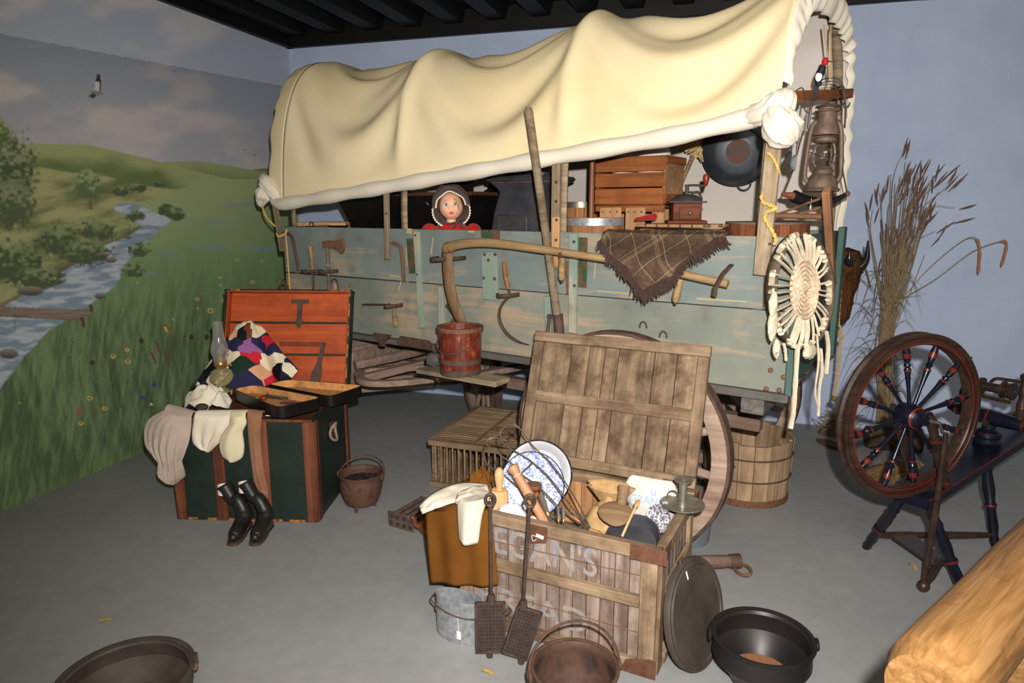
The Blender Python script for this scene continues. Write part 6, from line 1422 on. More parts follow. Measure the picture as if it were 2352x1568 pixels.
# ---------------------------------------------------------------- pair of black boots
m_boot = plain('black_leather', C(24, 22, 21), C(38, 35, 33), 16, 0.42, 0, 0.2, spec=0.35)
def boot(label, toe, topx, lean):
    o = gz(*toe, 0.0) + Vector((0, -0.035, 0)); t = thing('boot', label, 'boot', o, group='pair of black boots')
    tp = onplane(topx[0], topx[1], o + Vector((0, 0.19, 0)), (0, 1, 0)) - o
    S_ = bez([(0.0, 0.0, 0.036), (0.0, 0.06, 0.045), (0.0, 0.12, 0.062), Vector((0.0, 0.155, 0.095)), Vector((tp.x * 0.3, 0.17, 0.16)), Vector((tp.x * 0.62, 0.18, tp.z * 0.72)), Vector((tp.x, 0.19, tp.z))], 30)
    rr_ = [interp([0, 0.08, 0.25, 0.45, 0.58, 0.75, 0.92, 1.0], [0.022, 0.034, 0.036, 0.040, 0.034, 0.032, 0.036, 0.037], i / 30) for i in range(31)]
    mb = MB().tube(S_, rr_, 18, cap=False); mb.ball(S_[0], 0.0225, 14, 8)
    for i_ in range(len(mb.v)): mb.v[i_] = (mb.v[i_][0], mb.v[i_][1], max(mb.v[i_][2], 0.012))
    obj('upper', mb, m_boot, t, thick=0.003)
    sole = [(0.0, -0.030), (0.026, -0.02), (0.036, 0.02), (0.034, 0.08), (0.026, 0.13), (0.028, 0.19), (0.0, 0.205), (-0.028, 0.19), (-0.026, 0.13), (-0.034, 0.08), (-0.036, 0.02), (-0.026, -0.02)]
    obj('sole', MB().prism(sole, 0.0, 0.014), m_leather, t); obj('heel', MB().prism([(x, y) for x, y in sole if y > 0.12], -0.0, 0.03), m_leather, t)
    d = (S_[-1] - S_[-2]).normalized()
    M = frame(S_[-1] - d * 0.004, Vector((1, 0, 0)), d)
    obj('lining', MB().lathe([(0.031, -0.05), (0.034, -0.002), (0.0345, 0.001), (0.0325, -0.002), (0.0300, -0.05)], 18, M), m_linen, t)
    return t
boot('black leather boot, left of the pair before the trunk', (543, 1241), (514, 1112), -1)
boot('black leather boot, right of the pair before the trunk', (593, 1241), (562, 1106), 1)

# ---------------------------------------------------------------- small kettle beside the trunk
def kettle(name, label, loc, r, h, mat, matin, bail=None, belly=1.0, legs=True, rotz_=0.0, flare=1.0, ear=True, M=None, content=None, taper=0.86):
    t = thing(name, label, 'kettle' if 'kettle' in name else 'pot', M=M or T(*loc) @ rotz_ if False else (M or Matrix.Translation(Vector(loc)) @ rotz(rotz_)))
    z0 = 0.03 if legs else 0.0; th_ = 0.007
    prof = [(0, z0), (r * taper * 0.55, z0 + 0.004), (r * taper * 0.86, z0 + h * 0.06), (r * (taper * 0.97), z0 + h * 0.22), (r * belly, z0 + h * 0.55), (r * belly * 0.985, z0 + h * 0.82), (r * 0.97 * flare, z0 + h * 0.92), (r * 1.02 * flare, z0 + h)]
    inner = [(max(0, rr - th_), z + (th_ if i < 2 else 0)) for i, (rr, z) in enumerate(prof)][::-1]
    obj('body', MB().lathe(prof + inner, 44), mat, t)
    obj('rim', MB().lathe([(r * 1.0 * flare, z0 + h - 0.006), (r * 1.05 * flare, z0 + h - 0.002), (r * 1.05 * flare, z0 + h + 0.004), (r * 1.0 * flare, z0 + h + 0.006), (r * 0.96 * flare, z0 + h + 0.003), (r * 0.97 * flare, z0 + h - 0.006), (r * 1.0 * flare, z0 + h - 0.006)], 44), mat, t)
    if legs:
        for k in range(3):
            a = 2 * PI * (k / 3) + 0.5; obj('leg', MB().rod((r * 0.6 * math.cos(a), r * 0.6 * math.sin(a), 0), (r * 0.58 * math.cos(a), r * 0.58 * math.sin(a), 0.045), 0.008, 0.014), mat, t)
    if ear:
        for s_ in (-1, 1): obj('ear', MB().tube([(s_ * (r * flare + 0.012), 0.02 * math.cos(a), z0 + h - 0.012 + 0.016 * math.sin(a)) for a in np.linspace(0, 2 * PI, 13)[:-1]], 0.0055, 7, True), mat, t)
    if bail is not None:
        c, s_ = math.cos(bail), math.sin(bail); R_ = r * flare + 0.014
        obj('bail', MB().tube([(R_ * math.cos(a), R_ * 1.02 * math.sin(a) * c, z0 + h - 0.01 + R_ * 1.02 * math.sin(a) * s_) for a in np.linspace(0, PI, 31)], 0.0045, 7), mat, t)
    if content: obj('contents', MB().lathe([(0, z0 + h * content[0]), (r * 0.9 * content[2], z0 + h * content[0])], 28), content[1], t)
    return t
m_rustpot = plain('rust_brown_iron', C(76, 52, 42), C(98, 70, 56), 16, 0.65, 0.2, 0.25, c=C(62, 46, 40))
p = gz(832, 1165, 0.0)
q = kettle('iron_kettle', 'small rusty kettle with bail handle on the floor beside the trunk', p, 0.118, 0.175, m_rustpot, None, math.radians(32), 1.0, True, math.radians(-12), taper=0.88)
obj('coal_fill', MB().grid(lambda i, j: Vector((0.108 * j * math.cos(2 * PI * i), 0.108 * j * math.sin(2 * PI * i), 0.165 + 0.02 * n2(j * 5 * math.cos(2 * PI * i), j * 5 * math.sin(2 * PI * i), 3) + 0.01 * (1 - j))), 30, 10, True), plain('black_coal', C(26, 26, 28), C(52, 52, 54), 60, 0.35, 0, 0.6), q)

# ================================================================== THE PROVISION CRATE
CA, CB = Vector((-0.895, 0.446, 0)).normalized(), None
CB = Vector((0.446, 0.895, 0)).normalized(); CO = Vector((0.51, 2.185, 0)); CL, CD, CH = 0.80, 0.53, 0.50
# crate frame: x from the left front corner to the right, y away from the camera
CORG = CO + CA * CL; CM = frame(CORG, -CA, ZUP); ICM = CM.inverted()
def cz(px, py, z): return ICM @ gz(px, py, z)
def cf(px, py, y=-0.0): return ICM @ onplane(px, py, CM @ Vector((0, y, 0)), CB)
m_cb = wood('grey_brown_crate_board', C(108, 90, 78), C(158, 140, 127), C(78, 58, 46), stain_amt=0.8, stain_scale=6, tint=0.14)
m_cin = wood('tan_crate_inside', C(140, 98, 62), C(182, 134, 92), C(104, 66, 40), tint=0.1)
m_crail = wood('tan_crate_rail', C(114, 90, 68), C(160, 136, 108), C(64, 44, 30), stain_amt=0.75, tint=0.1)
m_clid = wood('weathered_lid_board', C(104, 84, 64), C(152, 128, 100), C(66, 46, 32), stain_amt=0.85, stain_scale=8, tint=0.18)
t = thing('bread_crate', 'large old wooden bread crate with faded blue lettering and open lid', 'crate', M=CM); CRT = t
nb = 13; bw = (CL - 0.10) / nb
for k in range(nb):
    x = 0.05 + bw * (k + 0.5)
    for (y, mat) in ((0.010, m_cb), (CD - 0.010, m_cin)):
        plank('board', (x, y, 0.01), (x, y, CH - 0.045), bw - 0.003, 0.012, mat, t, (0, -1, 0), 0.0015)
nbs = 8; bs = (CD - 0.10) / nbs
for k in range(nbs):
    y = 0.05 + bs * (k + 0.5)
    for x in (0.010, CL - 0.010): plank('board', (x, y, 0.01), (x, y, CH - 0.045), bs - 0.003, 0.012, m_cb, t, (1, 0, 0), 0.0015)
for k in range(5): plank('floor_board', (0.02, 0.05 + 0.107 * k, 0.012), (CL - 0.02, 0.05 + 0.107 * k, 0.012), 0.103, 0.012, m_cin, t)
for (x, y) in ((0.03, 0.0), (CL - 0.03, 0.0), (0.03, CD), (CL - 0.03, CD)):
    plank('post', (x, y + (-0.004 if y == 0 else 0.004), 0.0), (x, y + (-0.004 if y == 0 else 0.004), CH - 0.04), 0.06, 0.018, m_crail, t, (0, -1, 0))
for y in (0.035, CD - 0.035):
    for x in (-0.004, CL + 0.004): plank('post', (x, y, 0.0), (x, y, CH - 0.04), 0.06, 0.018, m_crail, t, (1, 0, 0))
for y in (0.0, CD):
    sg = -1 if y == 0 else 1
    plank('top_rail', (-0.012, y + sg * 0.004, CH - 0.024), (CL + 0.012, y + sg * 0.004, CH - 0.024), 0.048, 0.036, m_crail, t, (0, -1, 0))
    for z in (0.285, 0.035): plank('rail', (0.058, y + sg * 0.010, z), (CL - 0.058, y + sg * 0.010, z), 0.042, 0.026, m_crail, t, (0, -1, 0))
for x in (0.0, CL):
    sg = -1 if x == 0 else 1
    plank('top_rail', (x + sg * 0.004, 0.022, CH - 0.024), (x + sg * 0.004, CD - 0.022, CH - 0.024), 0.048, 0.036, m_crail, t, (1, 0, 0))
    for z in (0.285, 0.035): plank('rail', (x + sg * 0.010, 0.065, z), (x + sg * 0.010, CD - 0.065, z), 0.042, 0.026, m_crail, t, (1, 0, 0))
m_brk = plain('rusty_corner_iron', C(84, 54, 40), C(116, 78, 58), 22, 0.65, 0.25, 0.25)
for (x, y) in ((CL, 0.0), (0.0, 0.0), (CL, CD), (0.0, CD)):
    sx = 1 if x else -1; sy = 1 if y else -1
    mb = MB(); mb.box((x + sx * 0.014 - sx * 0.045, y + sy * 0.025, CH - 0.024), (0.13, 0.003, 0.056), 0.001); mb.box((x + sx * 0.025, y - sy * 0.020, CH - 0.024), (0.003, 0.10, 0.056), 0.001)
    obj('corner_iron', mb, m_brk, t)
    mb = MB(); mb.prism([(0, 0), (-0.13 * sx, 0), (-0.11 * sx, 0.05), (-0.02 * sx, 0.075), (0, 0.07)], -0.0015, 0.0015, T(x + sx * 0.012, y + sy * 0.026, 0.004) @ Matrix.Rotation(PI / 2, 4, 'X'))
    obj('corner_shoe', mb, m_brk, t)
obj('latch_plate', MB().prism([(-0.035, -0.045), (0.03, -0.03), (0.035, 0.0), (0.035, 0.03), (-0.035, 0.03)], -0.002, 0.002), m_brk, t, Matrix.Translation(cf(1237, 1225, -0.024)) @ Matrix.Rotation(PI / 2, 4, 'X'))
# tarred string round the boards
for z in (0.375, 0.155): obj('binding_wire', MB().tube([(0.06 + 0.68 * k / 20, 0.0025 - 0.0, z + 0.004 * n2(k * 0.7, z * 9)) for k in range(21)], 0.0018, 5), m_rust, t)
# stencilled lettering, faded blue
n = NT('faded_blue_stencil'); vv = n.coords((1,) * 3, False); m_st = n.fin(n.ramp(n.noise(vv, 38, 4, 0.65), [(0.40, C(118, 126, 134)), (0.60, C(160, 138, 118))]), 0.8, 0, 0.2)
def stencil(txt, x0, x1, z0, h, y=0.0032):
    me = text_mesh(txt, 1.0, 0.0, 0.012); vs = np.array([v_.co[:] for v_ in me.vertices]); a, b = vs.min(0), vs.max(0)
    S_ = Matrix.Diagonal(((x1 - x0) / (b[0] - a[0]), h / (b[1] - a[1]), 1, 1)); me.transform(Matrix.Translation((x0, 0, z0)) @ Matrix.Rotation(PI / 2, 4, 'X') @ S_ @ T(-a[0], -a[1], 0))
    obj('lettering', me, m_st, CRT, T(0, y, 0))
stencil("DEGAN'S", 0.055, 0.575, 0.325, 0.115); stencil('BREAD', 0.085, 0.545, 0.085, 0.095)
# the lid, leaning back on the wheel
lb = [cz(1183, 1040, 0.52), cz(1605, 1112, 0.52)]
ang = math.radians(19); LH = 0.605
LMx2 = T(0, CD + 0.015, CH + 0.006) @ Matrix.Rotation(-ang, 4, 'X')
lid = obj('lid', MB().box((CL / 2, 0.0, 0.024), (CL + 0.02, 0.03, 0.048), 0.004), m_clid, t, LMx2)
for (nm, c, s_) in (('lid_frame', (CL / 2, 0, LH - 0.024), (CL + 0.02, 0.03, 0.048)), ('lid_frame', (0.016, 0, LH / 2), (0.05, 0.03, LH - 0.098)), ('lid_frame', (CL - 0.016, 0, LH / 2), (0.05, 0.03, LH - 0.098))):
    if s_[0] > s_[2]: obj(nm, MB().box((0, 0, 0), s_, 0.004), m_crail, lid, T(*c))
    else: obj(nm, MB().box((0, 0, 0), (s_[2], s_[1], s_[0]), 0.004), m_crail, lid, T(*c) @ Matrix.Rotation(PI / 2, 4, 'Y'))
obj('lid_batten', MB().box((0, 0, 0), (CL - 0.04, 0.02, 0.052), 0.003), m_crail, lid, T(CL / 2, -0.004, LH * 0.50))
lw = [0.145, 0.09, 0.075, 0.065, 0.165, 0.10, 0.095]; sc_ = (CL - 0.07) / sum(lw); x = 0.035
for w in lw:
    w *= sc_; obj('board', MB().box((0, 0, 0), (LH - 0.06, 0.010, w - 0.003), 0.0015), m_clid, lid, T(x + w / 2, 0.012, LH / 2) @ Matrix.Rotation(PI / 2, 4, 'Y')); x += w
for x in (0.1, CL - 0.1): obj('hinge', MB().box((x, -0.012, 0.0), (0.05, 0.006, 0.05), 0.001), m_brk, lid)

# ---------------------------------------------------------------- things standing in the crate
def cthing(name, label, cat, p, M=None, group=None): return thing(name, label, cat, M=CM @ Matrix.Translation(Vector(p)) @ (M or Matrix.Identity(4)), group=group)
CF = 0.020                                                    # crate floor inside
BASE = CH - 0.16                                              # level the upper goods rest on
tag(obj('folded_blankets', MB().box((CL / 2, CD / 2, (BASE + CF) / 2 - 0.004), (CL - 0.07, CD - 0.07, BASE - CF - 0.008), 0.03), cloth('brown_packing_blanket', C(120, 96, 72), C(146, 120, 92), 300, 9, 0.3), None, CM), 'brown folded blankets packed under the kitchen goods in the crate', 'blanket')
# enamel basin and blue speckled plate leaning at the left end
def facing(p, tilt, yaw=0.0): return rotz(yaw) @ Matrix.Rotation(PI / 2 - tilt, 4, 'X')
def cpl(px, py, y): return ICM @ onplane(px, py, CM @ Vector((0, y, 0)), CB)
c = cpl(1236, 1088, 0.36); r = 0.142
t = cthing('enamel_basin', 'white enamel basin with dark chipped rim standing in the crate', 'basin', c, facing(c, 0.30, 0.35))
m_wen = plain('white_enamel', C(206, 204, 206), C(224, 222, 222), 6, 0.22, 0, 0, spec=0.5); m_den = plain('dark_enamel', C(40, 40, 48), C(86, 74, 66), 30, 0.4, lo=0.5, hi=0.62)
obj('bowl', MB().lathe([(0, -0.075), (r * 0.68, -0.072), (r * 0.9, -0.01), (r * 0.99, 0.0), (r * 0.99, -0.004), (r * 0.9, -0.018), (r * 0.68, -0.078), (0, -0.081)], 44), m_wen, t)
obj('rim', MB().lathe([(r * 0.97, -0.004), (r * 1.01, 0.004), (r * 1.04, 0.0), (r * 1.04, -0.006), (r * 1.0, -0.01), (r * 0.97, -0.004)], 44), m_den, t)
c = cpl(1222, 1112, 0.30); r = 0.138
n = NT('blue_spatter_enamel'); vv = n.coords((1,) * 3, False); f = n.noise(vv, 95, 4, 0.6, 1.2); m_spat = n.fin(n.ramp(f, [(0.46, C(226, 230, 238)), (0.56, C(112, 132, 186))]), 0.25, 0, 0.5)
t = cthing('spatterware_plate', 'round blue and white spatterware plate leaning on the basin', 'plate', c, facing(c, 0.28, 0.30))
obj('plate', MB().lathe([(0, -0.012), (r * 0.72, -0.012), (r * 0.80, -0.006), (r * 0.98, 0.006), (r * 0.98, 0.003), (r * 0.80, -0.010), (r * 0.72, -0.016), (0, -0.016)], 44), m_spat, t)
obj('rim', MB().lathe([(r * 0.975, 0.004), (r * 1.005, 0.008), (r * 1.01, 0.004), (r * 0.98, 0.002), (r * 0.975, 0.004)], 44), plain('navy_rim', C(40, 48, 84)), t)
# rolling pin
c = cpl(1147, 1170, 0.15); tp = cpl(1150, 1070, 0.17)
t = cthing('rolling_pin', 'pale wooden rolling pin standing upright in the crate corner', 'rolling pin', (c.x, c.y, BASE), Matrix.Identity(4)); hp = tp.z - BASE
m_pin = wood('pale_beech', C(196, 146, 98), C(222, 176, 128), None, axis=2, tint=0, rough=0.5)
zz_ = cpl(1149, 1122, 0.16).z - BASE
obj('barrel', MB().lathe([(0, 0), (0.036, 0), (0.037, 0.01), (0.037, zz_ - 0.012), (0.03, zz_), (0, zz_)], 24), m_pin, t)
obj('handle', MB().lathe([(0.014, zz_), (0.013, zz_ + 0.01), (0.019, zz_ + 0.045), (0.020, zz_ + 0.07), (0.015, hp - 0.01), (0.008, hp), (0, hp)], 18), m_pin, t)
# potato masher
a, b = cpl(1255, 1205, 0.125), cpl(1175, 1068, 0.15); d = b - a; L_ = d.length
t = cthing('potato_masher', 'brown wooden masher with ball end slanting across the blue plate', 'masher', a, frame((0, 0, 0), d, (0, -1, 0)))
m_mash = wood('brown_masher_wood', C(150, 102, 68), C(184, 134, 96), None, tint=0, rough=0.5)
RX_ = Matrix.Rotation(PI / 2, 4, 'Y')
obj('shaft', MB().lathe([(0, -0.03), (0.036, -0.028), (0.036, -0.01), (0.022, 0.006), (0.019, 0.05), (0.021, L_ * 0.5), (0.0185, L_ * 0.83), (0.017, L_ * 0.86), (0.024, L_ * 0.93), (0.022, L_ * 0.98), (0.012, L_), (0, L_)], 20, RX_), m_mash, t)
obj('tag_string', MB().tube([(L_ * 0.83, 0.020 * math.cos(q), 0.020 * math.sin(q)) for q in np.linspace(0, 2 * PI, 15)[:-1]], 0.0012, 4, True), m_string, t)
# tin tobacco can
c = cpl(1226, 1160, 0.215)
t = cthing('tobacco_tin', 'red and gold printed tin behind the masher in the crate', 'tin', (c.x, c.y, BASE)); hz = cpl(1222, 1112, 0.215).z - BASE
n = NT('red_gold_tin'); vv = n.coords((1,) * 3, False); m_tt = n.fin(n.ramp(n.noise(vv, 22, 3), [(0.45, C(110, 34, 28)), (0.55, C(176, 140, 50))]), 0.35, 0.3, 0.5)
obj('body', MB().lathe([(0, 0), (0.030, 0), (0.030, hz), (0, hz)], 28), m_tt, t); obj('lid', MB().lathe([(0.0315, hz - 0.012), (0.0325, hz - 0.01), (0.0325, hz + 0.003), (0.027, hz + 0.004), (0, hz + 0.002)], 28), m_rust, t)
obj('seal', MB().lathe([(0, 0.0005), (0.012, 0.0005), (0.012, -0.001)], 16), m_tin, t, T(0.0, -0.0308, hz - 0.03) @ Matrix.Rotation(PI / 2, 4, 'X'))
# china lid on a brown jar
c = cpl(1169, 1190, 0.07)
t = cthing('lidded_crock', 'brown crock with domed white china lid at the crate edge', 'crock', (c.x, c.y + 0.015, BASE)); hz = cpl(1168, 1185, 0.07).z - BASE
obj('jar', MB().lathe([(0, 0), (0.055, 0), (0.062, hz * 0.3), (0.062, hz * 0.8), (0.055, hz), (0, hz)], 28), plain('brown_crock', C(104, 70, 46), C(126, 88, 60), 12, 0.35), t)
obj('lid', MB().lathe([(0.066, hz), (0.062, hz + 0.008), (0.046, hz + 0.026), (0.044, hz + 0.032), (0.024, hz + 0.042), (0.008, hz + 0.045), (0.007, hz + 0.052), (0.011, hz + 0.060), (0.007, hz + 0.066), (0, hz + 0.067)], 32), plain('white_china', C(228, 230, 234), rough=0.12, spec=0.6), t)
# carving knife handles
def knife(label, a, b, r, mat, coll=True, group=None, name='carving_knife'):
    d = b - a; L_ = d.length; t = cthing(name, label, 'fork' if 'fork' in name else 'knife', a, frame((0, 0, 0), d, (0, -1, 0)), group)
    obj('handle', MB().tube([(L_ * 0.35, 0, 0), (L_ * 0.5, 0, 0), (L_ * 0.8, 0, 0), (L_ * 0.97, 0, 0), (L_, 0, 0)], [r * 0.7, r * 0.8, r, r * 1.05, r * 0.6], 12, flat=0.7), mat, t)
    obj('bolster', MB().tube([(L_ * 0.28, 0, 0), (L_ * 0.37, 0, 0)], [r * 0.6, r * 0.85], 10), m_brass, t)
    obj('blade', MB().box((L_ * 0.05, 0, 0), (L_ * 0.5, r * 1.4, 0.002), 0.0005), m_steel, t); return t
m_knh = wood('dark_knife_handle', C(70, 58, 50), C(102, 88, 76), None, tint=0)
knife('carving knife with thick dark handle slanting in the crate', cpl(1268, 1205, 0.10), cpl(1240, 1134, 0.16), 0.014, m_knh)
knife('table knife with narrow handle, left of two in the crate', cpl(1284, 1212, 0.08), cpl(1281, 1162, 0.13), 0.008, m_steel, group='two narrow knives in the crate', name='table_knife')
knife('table knife with narrow handle, right of two in the crate', cpl(1295, 1212, 0.08), cpl(1293, 1164, 0.13), 0.008, m_steel, group='two narrow knives in the crate', name='table_knife')
# wire carpet beater
a = cpl(1366, 1222, 0.05)
t = cthing('wire_carpet_beater', 'wire carpet beater with looped wires and wooden handle across the crate', 'carpet beater', a)
def cb(px, py, y): return cpl(px, py, y) - a
m_wire = plain('grey_wire', C(104, 96, 84), C(132, 122, 106), 40, 0.5, 0.6)
obj('handle', MB().tube([cb(1385, 1236, 0.03), cb(1372, 1228, 0.045), cb(1356, 1218, 0.06)], [0.013, 0.018, 0.010], 12), m_mash, t)
for k_, path in enumerate(([(1358, 1218, .06), (1300, 1180, .15), (1240, 1120, .22), (1197, 1088, .26), (1170, 1060, .27), (1142, 1040, .28), (1118, 1020, .30), (1130, 1005, .33), (1165, 1012, .34)],
              [(1358, 1218, .06), (1310, 1160, .17), (1265, 1100, .24), (1224, 1062, .27), (1190, 1040, .28), (1158, 1020, .3), (1150, 990, .33), (1175, 975, .34), (1195, 985, .34)],
              [(1358, 1218, .06), (1330, 1160, .17), (1300, 1110, .24), (1262, 1060, .28), (1225, 1025, .3), (1195, 985, .33), (1180, 972, .33)],
              [(1356, 1220, .06), (1290, 1195, .12), (1235, 1155, .18), (1180, 1110, .23), (1150, 1085, .26), (1120, 1068, .29), (1112, 1040, .31), (1125, 1022, .31)])):
    obj('wire', MB().tube(bez([cb(*q) for q in path], 40), 0.0032, 6), m_wire, t)
obj('cross_tie', MB().tube([cb(1198, 1086, .262), cb(1224, 1062, .27)], 0.004, 6), m_wire, t)
# wooden handled tool lying
q = cpl(1305, 1183, 0.22); tag(obj('turning_fork', MB().tube([(-0.05, 0, 0), (0.0, 0, 0.004), (0.05, 0, 0)], [0.012, 0.017, 0.012], 12), m_mash, None, CM @ T(q.x, q.y + 0.02, BASE + 0.07) ), 'short orange handled kitchen tool lying behind the knives', 'kitchen tool')
t = cthing('tin_basin', 'dark tin pan half hidden under the wires in the crate', 'pan', (cpl(1306, 1215, 0.12).x, 0.10, BASE)); obj('bowl', MB().lathe([(0, 0.004), (0.05, 0.004), (0.07, 0.05), (0.075, 0.052), (0.073, 0.048), (0.053, 0.0), (0, 0)], 32), m_steel, t)
q = cpl(1212, 1200, 0.08); tag(obj('white_napkin', pillow(0.05, 0.035, 0.12, 5), m_linen, None, CM @ T(q.x + 0.012, q.y + 0.02, BASE)), 'small white napkin tucked behind the crate rail', 'napkin')
# burlap sack with wooden scoop
n = NT('burlap'); vv = n.coords((1,) * 3); 
def wavef(ax):
    s_ = n.node('ShaderNodeTexWave', bands_direction=ax); s_.inputs['Scale'].default_value = 90; n.link(vv, s_.inputs['Vector']); return s_.outputs['Fac']
bb = n.node('ShaderNodeMath', operation='ADD'); n.link(wavef('X'), bb.inputs[0]); n.link(wavef('Z'), bb.inputs[1]); n.bump(bb.outputs[0], 0.5, 0.002)
m_burlap = n.fin(n.ramp(n.noise(vv, 18, 4), [(0.3, C(168, 132, 88)), (0.7, C(202, 166, 118))]), 0.95, 0, 0.05)
c = cpl(1395, 1190, 0.2)
t = cthing('burlap_sack', 'tan burlap sack slumped in the middle of the crate', 'sack', (c.x - 0.04, 0.29, BASE + 0.006))
def bag(i, j):
    r_ = j; a_ = 2 * PI * i; w, d_, h_ = 0.10, 0.13, 0.145
    p = Vector((w * r_ * math.cos(a_), d_ * r_ * math.sin(a_), h_ * (1 - r_ ** 2.4)))
    p.z += 0.035 * max(0, p.y / d_) + 0.012 * n2(p.x * 22, p.y * 22, 4) + 0.012 * math.sin(p.x * 60 + p.y * 30) * (1 - r_); return p
obj('sack', MB().grid(bag, 40, 16, True), m_burlap, t, thick=0.004)
obj('gathered_neck', MB().grid(lambda i, j: Vector((0.06 * (0.6 + j) * math.cos(2 * PI * i) * (1 + 0.10 * math.sin(14 * PI * i)), 0.035 * (0.6 + j) * math.sin(2 * PI * i) + 0.06, 0.12 + 0.075 * j)), 42, 6, True), m_burlap, t, thick=0.003)
c = cpl(1415, 1175, 0.20); tp = cpl(1438, 1116, 0.28)
t = cthing('wooden_scoop', 'carved wooden scoop with thick handle lying on the burlap sack', 'scoop', c, rotz(0.1))
m_scoop = wood('grey_brown_scoop', C(112, 88, 64), C(144, 116, 88), None, tint=0)
sc2 = [(-0.082, -0.02), (-0.06, 0.035), (-0.02, 0.055), (0.03, 0.05), (0.068, 0.02), (0.072, -0.02), (0.05, -0.06), (0.02, -0.085), (-0.03, -0.07)]
obj('blade', MB().grid(lambda i, j: (lambda p: Vector((p[0] * j, p[1] * j, 0.012 * (1 - j * j) - 0.25 * p[1] * j * -1.2)))(sc2[int(round(i * 9)) % 9]), 9, 6, True), m_scoop, t, thick=0.012, sub=1)
obj('handle', MB().tube([Vector((0.012, 0.04, 0.012)), lerp(Vector((0.012, 0.04, 0.012)), tp - c, 0.5), tp - c], [0.020, 0.020, 0.024], 12), m_scoop, t)
# flour sack
c = cpl(1492, 1150, 0.40)
t = cthing('flour_sack', 'white cotton flour sack with faded blue print in the crate corner', 'sack', (c.x, 0.405, BASE + 0.004), Matrix.Rotation(-0.12, 4, 'X'))
def fsack(i, j):
    a_ = 2 * PI * i; s_ = j; w = 0.11 * (math.sin(PI * min(1, s_ * 1.0)) ** 0.20 if 0 < s_ < 1 else 0.0) ; d_ = 0.05 * (math.sin(PI * s_) ** 0.6 if 0 < s_ < 1 else 0.0)
    x = w * math.copysign(abs(math.cos(a_)) ** 0.85, math.cos(a_)); y = d_ * math.copysign(abs(math.sin(a_)) ** 0.9, math.sin(a_))
    return Vector((x * (1.0 + 0.12 * math.sin(3 + s_ * 5)), y, 0.225 * s_ + 0.035 * (abs(x) / 0.12) ** 2 * smooth01((s_ - 0.7) / 0.3))) + Vector((0.3, 0.6, 0.2)) * 0.022 * n2(x * 26, s_ * 6, 7)
obj('bag', MB().grid(fsack, 36, 26, True), cloth('white_sack_cotton', C(190, 182, 172), C(210, 203, 194), 500, 10), t)
me = text_mesh('GRANU', 0.042, 0.0004, 0.0008); me.transform(Matrix.Rotation(PI / 2, 4, 'X')); obj('print', me, plain('faded_blue_print', C(160, 178, 200)), t, T(-0.075, -0.052, 0.135)); 
me = text_mesh('LI', 0.03, 0.0004, 0.0008); me.transform(Matrix.Rotation(PI / 2, 4, 'X')); obj('print', me, bpy.data.materials['faded_blue_print'], t, T(0.01, -0.053, 0.175))
# black roasting pan, spoon and grey cup
c = cpl(1478, 1225, 0.1)
t = cthing('iron_roasting_pan', 'shallow black iron pan leaning in the front right of the crate', 'pan', (cz(1478, 1222, CH - 0.03).x - 0.036, 0.145, BASE + 0.062), Matrix.Rotation(0.40, 4, 'X'))
m_bpan = plain('black_iron_pan', C(58, 58, 62), C(74, 74, 78), 12, 0.5, 0.2, 0.08)
obj('pan', MB().lathe([(0, 0.012), (0.105, 0.012), (0.122, 0.05), (0.128, 0.052), (0.126, 0.047), (0.11, 0.006), (0, 0.006)], 40, sx=0.80, sy=0.92), m_bpan, t)
a, b = cpl(1433, 1228, 0.04), cpl(1462, 1165, 0.15); d = b - a
t = cthing('wooden_spoon', 'thin pale wooden spoon resting on the black pan', 'spoon', a, frame((0, 0, 0), d, (0, -1, 0))); obj('stick', MB().tube([(-0.02, 0, 0.02), (d.length * 0.5, 0, 0.022), (d.length, 0, 0.02)], 0.005, 10), m_pale, t); obj('bowl', MB().ball((d.length + 0.006, 0, 0.018), (0.018, 0.010, 0.005), 14, 8), m_pale, t)
n = NT('grey_speckle_enamel'); vv = n.coords((1,) * 3, False); m_gsp = n.fin(n.ramp(n.noise(vv, 120, 3), [(0.46, C(96, 90, 98)), (0.56, C(206, 202, 208))]), 0.3, 0, 0.5)
c = cpl(1538, 1180, 0.30)
t = cthing('graniteware_ladle', 'grey speckled graniteware dipper bowl under the candlestick', 'dipper', (c.x - 0.045, 0.30, c.z - 0.03), facing(c, 0.35, -0.3)); obj('bowl', MB().lathe([(0, -0.03), (0.035, -0.026), (0.052, -0.004), (0.056, 0.0), (0.053, -0.006), (0.034, -0.032), (0, -0.036)], 28), m_gsp, t); obj('handle', MB().tube([(0.0, 0.053, 0.0), (0.01, 0.066, 0.0), (0.02, 0.072, -0.01)], 0.006, 8), m_gsp, t)
# candlestick on the right rail
c = cz(1570, 1168, CH)
t = cthing('chamberstick', 'pewter chamber candlestick with round saucer on the crate rail', 'candlestick', (min(c.x, CL - 0.0), c.y, CH + 0.010))
hz = 0.108
obj('saucer', MB().lathe([(0, 0.002), (0.055, 0.002), (0.082, 0.014), (0.086, 0.013), (0.086, 0.009), (0.06, -0.002), (0, -0.002)], 36), m_tin, t)
obj('socket', MB().lathe([(0.018, 0.002), (0.016, 0.01), (0.0155, hz - 0.012), (0.02, hz - 0.008), (0.036, hz - 0.002), (0.036, hz + 0.003), (0.02, hz + 0.002), (0.0125, hz - 0.004), (0.0125, 0.03), (0, 0.03)], 24), m_tin, t)
obj('finger_loop', MB().tube([(-0.038 + 0.022 * math.cos(q), -0.0, 0.034 + 0.022 * math.sin(q)) for q in np.linspace(0, 2 * PI, 17)[:-1]], 0.006, 8, True, flat=0.4), m_tin, t)

